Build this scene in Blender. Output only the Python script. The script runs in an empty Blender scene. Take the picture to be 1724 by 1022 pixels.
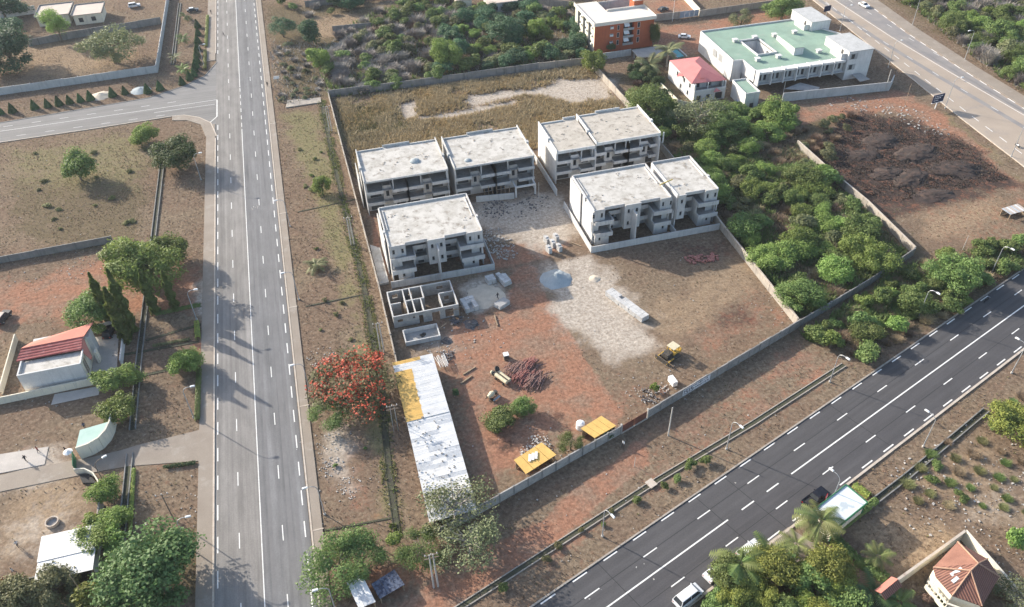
import bpy, math, random
import numpy as np
from mathutils import Matrix, Vector
rnd = random.Random(11)
nrs = np.random.RandomState(5)
S = bpy.context.scene
COL = S.collection
R_ = math.radians
# ------------------------------------------------------------------ camera (drone, 114 m up)
FOC, PITCH, ROLL, YAW, CAMH = 1350.0, R_(40.356), R_(-1.659), R_(-14.621), 114.375
def _rot():
    cp, sp, cr, sr, ca, sa = math.cos(PITCH), math.sin(PITCH), math.cos(ROLL), math.sin(ROLL), math.cos(YAW), math.sin(YAW)
    A = np.array([[1, 0, 0], [0, -sp, -cp], [0, cp, -sp]])
    B = np.array([[cr, -sr, 0], [sr, cr, 0], [0, 0, 1]])
    Z = np.array([[ca, sa, 0], [-sa, ca, 0], [0, 0, 1]])
    return B @ A @ Z
CR = _rot()
cam = bpy.data.cameras.new('camera')
cam.sensor_width = 36.0
cam.lens = FOC / 1724.0 * 36.0
cam.clip_end = 6000
cam.clip_start = 1
camo = bpy.data.objects.new('camera', cam)
COL.objects.link(camo)
m = Matrix.Identity(4)
for i in range(3):
    m[i][0] = CR[0][i]; m[i][1] = -CR[1][i]; m[i][2] = -CR[2][i]
m[2][3] = CAMH
camo.matrix_world = m
S.camera = camo
def g(u, v, z=0.0):
    """survey point: where the sight line of a photo point meets the level z"""
    d = CR.T @ np.array([(u - 862) / FOC, (v - 511) / FOC, 1.0])
    t = (z - CAMH) / d[2]
    return (float(t * d[0]), float(t * d[1]))
# ------------------------------------------------------------------ world, sun, exposure
SUN_EL, SUN_AZ = 22.5, 138.5          # shadows run towards azimuth 138 deg from +Y
w = bpy.data.worlds.new('World'); S.world = w; w.use_nodes = True
nt = w.node_tree
sky = nt.nodes.new('ShaderNodeTexSky'); sky.sky_type = 'NISHITA'; sky.sun_disc = False
sky.sun_elevation = R_(SUN_EL); sky.sun_rotation = R_((SUN_AZ + 180) % 360)
sky.air_density = 1.0; sky.dust_density = 2.0
bg = nt.nodes['Background']; bg.inputs[1].default_value = 0.15
nt.links.new(sky.outputs[0], bg.inputs[0])
sl = bpy.data.lights.new('sun', 'SUN'); sl.energy = 4.4; sl.angle = R_(0.6); sl.color = (1.0, 0.93, 0.82)
so = bpy.data.objects.new('sun', sl); COL.objects.link(so)
_e, _a = R_(SUN_EL), R_(SUN_AZ)
sdir = Vector((math.sin(_a) * math.cos(_e), math.cos(_a) * math.cos(_e), -math.sin(_e)))
so.rotation_euler = sdir.to_track_quat('-Z', 'Y').to_euler(); so.location = (-60, 160, 120)
S.view_settings.view_transform = 'Standard'; S.view_settings.look = 'None'
S.view_settings.gamma = 1; S.view_settings.use_curve_mapping = False
S.view_settings.exposure = 0.95
S.render.engine = 'CYCLES'

# ------------------------------------------------------------------ materials
def _n(t, typ, **k):
    n = t.nodes.new(typ)
    for a, b in k.items():
        setattr(n, a, b)
    return n
def pos_node(t, obj=False):
    if obj:
        return _n(t, 'ShaderNodeTexCoord').outputs['Object']
    return _n(t, 'ShaderNodeNewGeometry').outputs['Position']
def noise(t, P, scale, detail=4, rough=0.6):
    n = _n(t, 'ShaderNodeTexNoise'); n.inputs['Scale'].default_value = scale
    n.inputs['Detail'].default_value = detail; n.inputs['Roughness'].default_value = rough
    t.links.new(P, n.inputs['Vector']); return n.outputs['Fac']
def ramp(t, fac, a, b, ca=(0, 0, 0, 1), cb=(1, 1, 1, 1)):
    r = _n(t, 'ShaderNodeValToRGB'); r.color_ramp.elements[0].position = a; r.color_ramp.elements[1].position = b
    r.color_ramp.elements[0].color = ca; r.color_ramp.elements[1].color = cb
    t.links.new(fac, r.inputs[0]); return r.outputs['Color']
def mixc(t, fac, a, b):
    n = _n(t, 'ShaderNodeMix', data_type='RGBA')
    for s, x in ((n.inputs['Factor'], fac), (n.inputs['A'], a), (n.inputs['B'], b)):
        if isinstance(x, (tuple, list)):
            s.default_value = (*x[:3], 1) if s.type == 'RGBA' else x
        elif isinstance(x, (int, float)):
            s.default_value = x
        else:
            t.links.new(x, s)
    return n.outputs['Result']
def newmat(name):
    mt = bpy.data.materials.new(name); mt.use_nodes = True
    t = mt.node_tree; return mt, t, t.nodes['Principled BSDF']
MAT = {}
def M(key, c1, c2=None, sc=0.5, lo=0.35, hi=0.65, rough=0.85, bump=0.0, bsc=8.0, stain=None, ssc=0.25, slo=0.55, shi=0.72, fine=0.12, metal=0.0, obj=False, rain=None):
    """two-tone weathered surface with stains, fine grain and relief"""
    mt, t, b = newmat(key); P = pos_node(t, obj)
    c2 = c2 or tuple(x * 0.75 for x in c1)
    col = mixc(t, ramp(t, noise(t, P, sc, 5), lo, hi), c1, c2)
    if stain:
        col = mixc(t, ramp(t, noise(t, P, ssc, 6, 0.7), slo, shi), col, stain)
    if rain:
        mp = _n(t, 'ShaderNodeMapping'); mp.inputs['Scale'].default_value = (1.6, 1.6, 0.12); t.links.new(P, mp.inputs['Vector'])
        col = mixc(t, ramp(t, noise(t, mp.outputs[0], 1.0, 4, 0.7), 0.52, 0.75), col, rain)
    if fine:
        col = mixc(t, ramp(t, noise(t, P, 9.0, 3), 0.3, 0.7), col, mixc(t, 1.0 - 0, col, col))
        h = _n(t, 'ShaderNodeHueSaturation'); t.links.new(col, h.inputs['Color'])
        mr = _n(t, 'ShaderNodeMapRange'); mr.inputs[1].default_value = 0.3; mr.inputs[2].default_value = 0.7
        mr.inputs[3].default_value = 1 - fine; mr.inputs[4].default_value = 1 + fine
        t.links.new(noise(t, P, 7.0, 4, 0.7), mr.inputs[0]); t.links.new(mr.outputs[0], h.inputs['Value']); col = h.outputs[0]
    t.links.new(col, b.inputs['Base Color']); b.inputs['Roughness'].default_value = rough; b.inputs['Metallic'].default_value = metal
    b.inputs['Specular IOR Level'].default_value = 0.3
    if bump:
        bn = _n(t, 'ShaderNodeBump'); bn.inputs['Strength'].default_value = bump; bn.inputs['Distance'].default_value = 0.06
        t.links.new(noise(t, P, bsc, 4), bn.inputs['Height']); t.links.new(bn.outputs[0], b.inputs['Normal'])
    MAT[key] = mt; return mt
def leafmat(key, c1, c2, tr=0.25, c3=None):
    mt, t, b = newmat(key); P = pos_node(t)
    oi = _n(t, 'ShaderNodeObjectInfo')
    col = mixc(t, ramp(t, noise(t, P, 0.9, 4, 0.7), 0.35, 0.66), c1, c2)
    if c3:
        col = mixc(t, ramp(t, noise(t, P, 2.2, 3, 0.7), 0.5, 0.62), col, c3)
    h = _n(t, 'ShaderNodeHueSaturation'); t.links.new(col, h.inputs['Color'])
    mr = _n(t, 'ShaderNodeMapRange'); mr.inputs[3].default_value = 0.72; mr.inputs[4].default_value = 1.28
    t.links.new(oi.outputs['Random'], mr.inputs[0]); t.links.new(mr.outputs[0], h.inputs['Value'])
    mh = _n(t, 'ShaderNodeMapRange'); mh.inputs[3].default_value = 0.48; mh.inputs[4].default_value = 0.52
    t.links.new(oi.outputs['Random'], mh.inputs[0]); t.links.new(mh.outputs[0], h.inputs['Hue'])
    t.links.new(h.outputs[0], b.inputs['Base Color']); b.inputs['Roughness'].default_value = 0.6
    b.inputs['Specular IOR Level'].default_value = 0.25
    tl = _n(t, 'ShaderNodeBsdfTranslucent'); t.links.new(h.outputs[0], tl.inputs[0])
    ms = _n(t, 'ShaderNodeMixShader'); ms.inputs[0].default_value = tr
    t.links.new(b.outputs[0], ms.inputs[1]); t.links.new(tl.outputs[0], ms.inputs[2])
    t.links.new(ms.outputs[0], t.nodes['Material Output'].inputs[0])
    MAT[key] = mt; return mt
def brickmat(key, c1, c2, mortar, bw=0.42, bh=0.21, flip=True):
    """raw sand-cement blockwork: courses drawn in paint-flat colour and relief (blocks are a few pixels)"""
    mt, t, b = newmat(key)
    sx = _n(t, 'ShaderNodeSeparateXYZ'); t.links.new(pos_node(t), sx.inputs[0])
    ad = _n(t, 'ShaderNodeMath', operation='ADD'); t.links.new(sx.outputs[0], ad.inputs[0]); t.links.new(sx.outputs[1], ad.inputs[1])
    cb = _n(t, 'ShaderNodeCombineXYZ'); t.links.new(ad.outputs[0], cb.inputs[0]); t.links.new(sx.outputs[2], cb.inputs[1])
    br = _n(t, 'ShaderNodeTexBrick'); br.inputs['Scale'].default_value = 1.0
    br.inputs['Brick Width'].default_value = bw; br.inputs['Row Height'].default_value = bh; br.inputs['Mortar Size'].default_value = 0.02
    br.inputs['Color1'].default_value = (*c1, 1); br.inputs['Color2'].default_value = (*c2, 1); br.inputs['Mortar'].default_value = (*mortar, 1)
    t.links.new(cb.outputs[0], br.inputs['Vector'])
    col = mixc(t, ramp(t, noise(t, pos_node(t), 0.6, 5, 0.7), 0.45, 0.75), br.outputs[0], tuple(x * 0.62 for x in c2))
    t.links.new(col, b.inputs['Base Color']); b.inputs['Roughness'].default_value = 0.95; b.inputs['Specular IOR Level'].default_value = 0.1
    bn = _n(t, 'ShaderNodeBump'); bn.inputs['Strength'].default_value = 0.5; bn.inputs['Distance'].default_value = 0.02
    t.links.new(br.outputs['Fac'], bn.inputs['Height']); bn.invert = True; t.links.new(bn.outputs[0], b.inputs['Normal'])
    MAT[key] = mt; return mt
def roadmat(key, left, right, axis, split, streak, amt=0.25):
    """worn road: two carriageway tones, wheel streaks along the lane, fine grain"""
    mt, t, b = newmat(key); P = _n(t, 'ShaderNodeTexCoord').outputs['Object']
    sx = _n(t, 'ShaderNodeSeparateXYZ'); t.links.new(P, sx.inputs[0])
    st = _n(t, 'ShaderNodeMath', operation='GREATER_THAN'); st.inputs[1].default_value = split; t.links.new(sx.outputs[axis], st.inputs[0])
    col = mixc(t, st.outputs[0], left, right)
    def nz(across, along_, d=4):
        mp = _n(t, 'ShaderNodeMapping'); mp.inputs['Scale'].default_value = (across, along_, 1) if axis == 0 else (along_, across, 1); t.links.new(P, mp.inputs['Vector'])
        return noise(t, mp.outputs[0], 1.0, d, 0.65)
    h = _n(t, 'ShaderNodeHueSaturation'); t.links.new(col, h.inputs['Color'])
    v = _n(t, 'ShaderNodeMath', operation='MULTIPLY'); a1 = _n(t, 'ShaderNodeMapRange'); a2 = _n(t, 'ShaderNodeMapRange')
    for a, n_, k in ((a1, nz(0.95, 0.012), amt), (a2, nz(0.35, 0.12, 6), amt * 0.7)):
        a.inputs[1].default_value = 0.3; a.inputs[2].default_value = 0.7; a.inputs[3].default_value = 1 - k; a.inputs[4].default_value = 1 + k; t.links.new(n_, a.inputs[0])
    t.links.new(a1.outputs[0], v.inputs[0]); t.links.new(a2.outputs[0], v.inputs[1])
    v2 = _n(t, 'ShaderNodeMath', operation='MULTIPLY'); a3 = _n(t, 'ShaderNodeMapRange'); a3.inputs[1].default_value = 0.3; a3.inputs[2].default_value = 0.7; a3.inputs[3].default_value = 0.9; a3.inputs[4].default_value = 1.1
    t.links.new(noise(t, P, 4.0, 3), a3.inputs[0]); t.links.new(v.outputs[0], v2.inputs[0]); t.links.new(a3.outputs[0], v2.inputs[1]); t.links.new(v2.outputs[0], h.inputs['Value'])
    t.links.new(mixc(t, ramp(t, nz(0.6, 0.05, 5), 0.6, 0.8), h.outputs[0], streak), b.inputs['Base Color']); b.inputs['Roughness'].default_value = 0.9; b.inputs['Specular IOR Level'].default_value = 0.2
    MAT[key] = mt
roadmat('asphalt_pale', (0.225, 0.21, 0.195), (0.175, 0.172, 0.172), 0, -21.75, (0.135, 0.132, 0.13))
roadmat('asphalt_side', (0.205, 0.195, 0.185), (0.215, 0.205, 0.195), 1, 252, (0.16, 0.152, 0.145), 0.15)
roadmat('asphalt_dark', (0.078, 0.075, 0.078), (0.082, 0.079, 0.081), 1, 44.35, (0.105, 0.1, 0.098), 0.14)
M('asphalt_worn', (0.33, 0.27, 0.215), (0.39, 0.32, 0.255), sc=0.08, stain=(0.24, 0.225, 0.22), ssc=0.2, slo=0.55, shi=0.8, rough=0.9)
M('road_paint', (0.80, 0.79, 0.76), (0.68, 0.66, 0.62), sc=1.5, stain=(0.42, 0.4, 0.38), ssc=2.5, slo=0.6, shi=0.75, rough=0.7)
M('pavement', (0.25, 0.207, 0.168), (0.295, 0.25, 0.205), sc=0.2, stain=(0.38, 0.345, 0.30), ssc=0.3, slo=0.55, shi=0.8, bump=0.2)
M('kerb_stone', (0.46, 0.385, 0.31), (0.52, 0.46, 0.39), sc=0.6, stain=(0.34, 0.25, 0.2), ssc=1.0)
M('render_white', (0.66, 0.65, 0.63), (0.56, 0.55, 0.535), sc=0.35, rain=(0.45, 0.44, 0.43), bump=0.15)
M('render_grey', (0.50, 0.50, 0.49), (0.42, 0.42, 0.41), sc=0.5, rain=(0.30, 0.30, 0.30), bump=0.2)
M('render_raw', (0.56, 0.55, 0.53), (0.46, 0.455, 0.45), sc=0.4, rain=(0.33, 0.33, 0.325), bump=0.25)
M('roof_screed', (0.53, 0.505, 0.465), (0.385, 0.36, 0.32), sc=0.45, lo=0.42, hi=0.66, stain=(0.24, 0.21, 0.175), ssc=0.5, slo=0.53, shi=0.68, bump=0.4)
M('roof_screed_old', (0.40, 0.36, 0.305), (0.50, 0.455, 0.395), sc=0.45, stain=(0.2, 0.175, 0.145), ssc=0.6, slo=0.52, shi=0.7, bump=0.4)
M('wall_old', (0.40, 0.355, 0.30), (0.30, 0.265, 0.23), sc=0.5, rain=(0.17, 0.155, 0.14), bump=0.3)
M('wall_dark', (0.27, 0.26, 0.245), (0.19, 0.185, 0.175), sc=0.5, rain=(0.10, 0.10, 0.095), bump=0.3)
M('wall_cream', (0.74, 0.68, 0.54), (0.68, 0.63, 0.52), sc=0.3, rain=(0.5, 0.46, 0.4))
M('interior_shade', (0.055, 0.055, 0.06), (0.09, 0.088, 0.085), sc=0.8)  # near-black colour standing in for the shade inside openings
M('floor_cement', (0.36, 0.35, 0.335), (0.28, 0.275, 0.265), sc=0.6, stain=(0.2, 0.19, 0.18), ssc=1.0)
M('metal_grey', (0.45, 0.46, 0.47), (0.38, 0.39, 0.40), sc=1.5, rough=0.5, metal=0.4)
M('lamp_white', (0.80, 0.81, 0.80), (0.7, 0.7, 0.7), rough=0.4, fine=0)
M('timber', (0.36, 0.27, 0.18), (0.26, 0.19, 0.13), sc=2.0)
M('pole_concrete', (0.48, 0.46, 0.43), (0.40, 0.38, 0.35), sc=1.2)
M('pole_wood', (0.22, 0.17, 0.13), (0.16, 0.125, 0.1), sc=1.2)
M('black_rubber', (0.025, 0.025, 0.026), (0.035, 0.035, 0.035), rough=0.8, fine=0)
M('bark', (0.20, 0.155, 0.115), (0.14, 0.11, 0.085), sc=3, bump=0.4)
M('bark_pale', (0.42, 0.37, 0.31), (0.32, 0.28, 0.24), sc=3, bump=0.4)
brickmat('blockwork', (0.46, 0.44, 0.41), (0.38, 0.365, 0.345), (0.30, 0.28, 0.26))
brickmat('blockwork_dark', (0.36, 0.34, 0.32), (0.29, 0.275, 0.26), (0.2, 0.19, 0.18))

# ------------------------------------------------------------------ mesh helpers
class MB:
    def __init__(s):
        s.v = []; s.f = []
    def add(s, vs, fs):
        o = len(s.v); s.v += vs; s.f += [tuple(i + o for i in f) for f in fs]
    def box(s, x0, x1, y0, y1, z0, z1):
        s.add([(x0, y0, z0), (x1, y0, z0), (x1, y1, z0), (x0, y1, z0), (x0, y0, z1), (x1, y0, z1), (x1, y1, z1), (x0, y1, z1)],
              [(3, 2, 1, 0), (4, 5, 6, 7), (0, 1, 5, 4), (1, 2, 6, 5), (2, 3, 7, 6), (3, 0, 4, 7)]); return s
    def rbox(s, c, size, rz=0.0, tilt=0.0, rx=0.0):
        mt = Matrix.Translation(c) @ Matrix.Rotation(rz, 4, 'Z') @ Matrix.Rotation(tilt, 4, 'Y') @ Matrix.Rotation(rx, 4, 'X')
        a, b, d = (x / 2 for x in size)
        vs = [tuple(mt @ Vector(p)) for p in ((-a, -b, -d), (a, -b, -d), (a, b, -d), (-a, b, -d), (-a, -b, d), (a, -b, d), (a, b, d), (-a, b, d))]
        s.add(vs, [(3, 2, 1, 0), (4, 5, 6, 7), (0, 1, 5, 4), (1, 2, 6, 5), (2, 3, 7, 6), (3, 0, 4, 7)]); return s
    def prism(s, poly, z0, z1):
        ar = sum(poly[i][0] * poly[(i + 1) % len(poly)][1] - poly[(i + 1) % len(poly)][0] * poly[i][1] for i in range(len(poly)))
        if ar < 0: poly = poly[::-1]
        n = len(poly); za = z0 if isinstance(z0, (list, tuple)) else [z0] * n; zb = z1 if isinstance(z1, (list, tuple)) else [z1] * n
        s.add([(p[0], p[1], z) for p, z in zip(poly, za)] + [(p[0], p[1], z) for p, z in zip(poly, zb)],
              [tuple(range(n))[::-1], tuple(range(n, 2 * n))] + [(i, (i + 1) % n, (i + 1) % n + n, i + n) for i in range(n)]); return s
    def face(s, *ps):
        s.add([tuple(p) for p in ps], [tuple(range(len(ps)))]); return s
    def wallseg(s, a, b, h, t, z0=0.0):
        d = Vector((b[0] - a[0], b[1] - a[1])); L = d.length
        return s.rbox(((a[0] + b[0]) / 2, (a[1] + b[1]) / 2, z0 + h / 2), (L, t, h), math.atan2(d.y, d.x))
    def cyl(s, p0, p1, r0, r1=None, n=8, cap=True):
        r1 = r0 if r1 is None else r1
        p0, p1 = Vector(p0), Vector(p1); d = (p1 - p0).normalized()
        u = d.orthogonal().normalized(); w_ = d.cross(u); vs = []
        for p, r in ((p0, r0), (p1, r1)):
            for k in range(n):
                a = 2 * math.pi * k / n; vs.append(tuple(p + (u * math.cos(a) + w_ * math.sin(a)) * r))
        fs = [(k, (k + 1) % n, (k + 1) % n + n, k + n) for k in range(n)]
        if cap: fs += [tuple(range(n))[::-1], tuple(range(n, 2 * n))]
        s.add(vs, fs); return s
    def tube(s, pts, rs, n=6):
        for i in range(len(pts) - 1):
            s.cyl(pts[i], pts[i + 1], rs[i], rs[i + 1], n)
        return s
    def blob(s, c, r, n=10, m_=6, jit=0.0, zs=1.0, seed=0):
        q = random.Random(seed); o = len(s.v); vs = []
        for j in range(m_ + 1):
            th = math.pi * j / m_
            for k in range(n):
                a = 2 * math.pi * k / n; rr = r * (1 + q.uniform(-jit, jit))
                vs.append((c[0] + rr * math.sin(th) * math.cos(a), c[1] + rr * math.sin(th) * math.sin(a), c[2] + rr * zs * math.cos(th)))
        fs = [(j * n + k, (j + 1) * n + k, (j + 1) * n + (k + 1) % n, j * n + (k + 1) % n) for j in range(m_) for k in range(n)]
        s.add(vs, fs); return s
    def mesh(s, name, mat):
        me = bpy.data.meshes.new(name); me.from_pydata(s.v, [], s.f); me.update()
        for x in (mat if isinstance(mat, (list, tuple)) else [mat]):
            me.materials.append(MAT[x] if isinstance(x, str) else x)
        return me
    def build(s, name, mat, parent=None, loc=(0, 0, 0), rz=0.0, smooth=False):
        me = s.mesh(name, mat)
        if smooth:
            me.polygons.foreach_set('use_smooth', [True] * len(me.polygons))
        return link(name, me, parent, loc, rz)
def link(name, me, parent=None, loc=(0, 0, 0), rz=0.0, scale=None):
    o = bpy.data.objects.new(name, me); COL.objects.link(o); o.location = loc; o.rotation_euler = (0, 0, rz)
    if scale is not None: o.scale = scale if isinstance(scale, (tuple, list)) else (scale,) * 3
    if parent: o.parent = parent
    return o
def tag(o, label=None, cat=None, group=None, kind=None):
    if label: o['label'] = label
    if cat: o['category'] = cat
    if group: o['group'] = group
    if kind: o['kind'] = kind
    return o
def thing(name, label, cat, loc=(0, 0, 0), rz=0.0, group=None):
    o = bpy.data.objects.new(name, None); COL.objects.link(o); o.empty_display_size = 0.3
    o.location = (*loc[:2], loc[2] if len(loc) > 2 else 0.0); o.rotation_euler = (0, 0, rz)
    return tag(o, label, cat, group)
def np_mesh(name, verts, faces, mat, per=4):
    me = bpy.data.meshes.new(name); nf = len(faces)
    me.vertices.add(len(verts)); me.vertices.foreach_set('co', np.ascontiguousarray(verts, np.float32).ravel())
    me.loops.add(nf * per); me.loops.foreach_set('vertex_index', np.ascontiguousarray(faces, np.int32).ravel())
    me.polygons.add(nf); me.polygons.foreach_set('loop_start', np.arange(0, nf * per, per, dtype=np.int32))
    me.update(calc_edges=True)
    if mat: me.materials.append(MAT[mat] if isinstance(mat, str) else mat)
    return me

# ------------------------------------------------------------------ ground: one sheet, soil kinds as weights
def sd_poly(X, Y, poly):
    """signed distance, inside positive"""
    d = np.full(X.shape, 1e9); ins = np.zeros(X.shape, bool); n = len(poly)
    for i in range(n):
        x1, y1 = poly[i]; x2, y2 = poly[(i + 1) % n]
        ex, ey = x2 - x1, y2 - y1; L = ex * ex + ey * ey + 1e-9
        t = np.clip(((X - x1) * ex + (Y - y1) * ey) / L, 0, 1)
        d = np.minimum(d, np.hypot(X - x1 - t * ex, Y - y1 - t * ey))
        c = ((y1 > Y) != (y2 > Y)) & (X < (x2 - x1) * (Y - y1) / (y2 - y1 + 1e-12) + x1)
        ins ^= c
    return np.where(ins, d, -d)
def pix(L): return [g(*p) for p in L]
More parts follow.
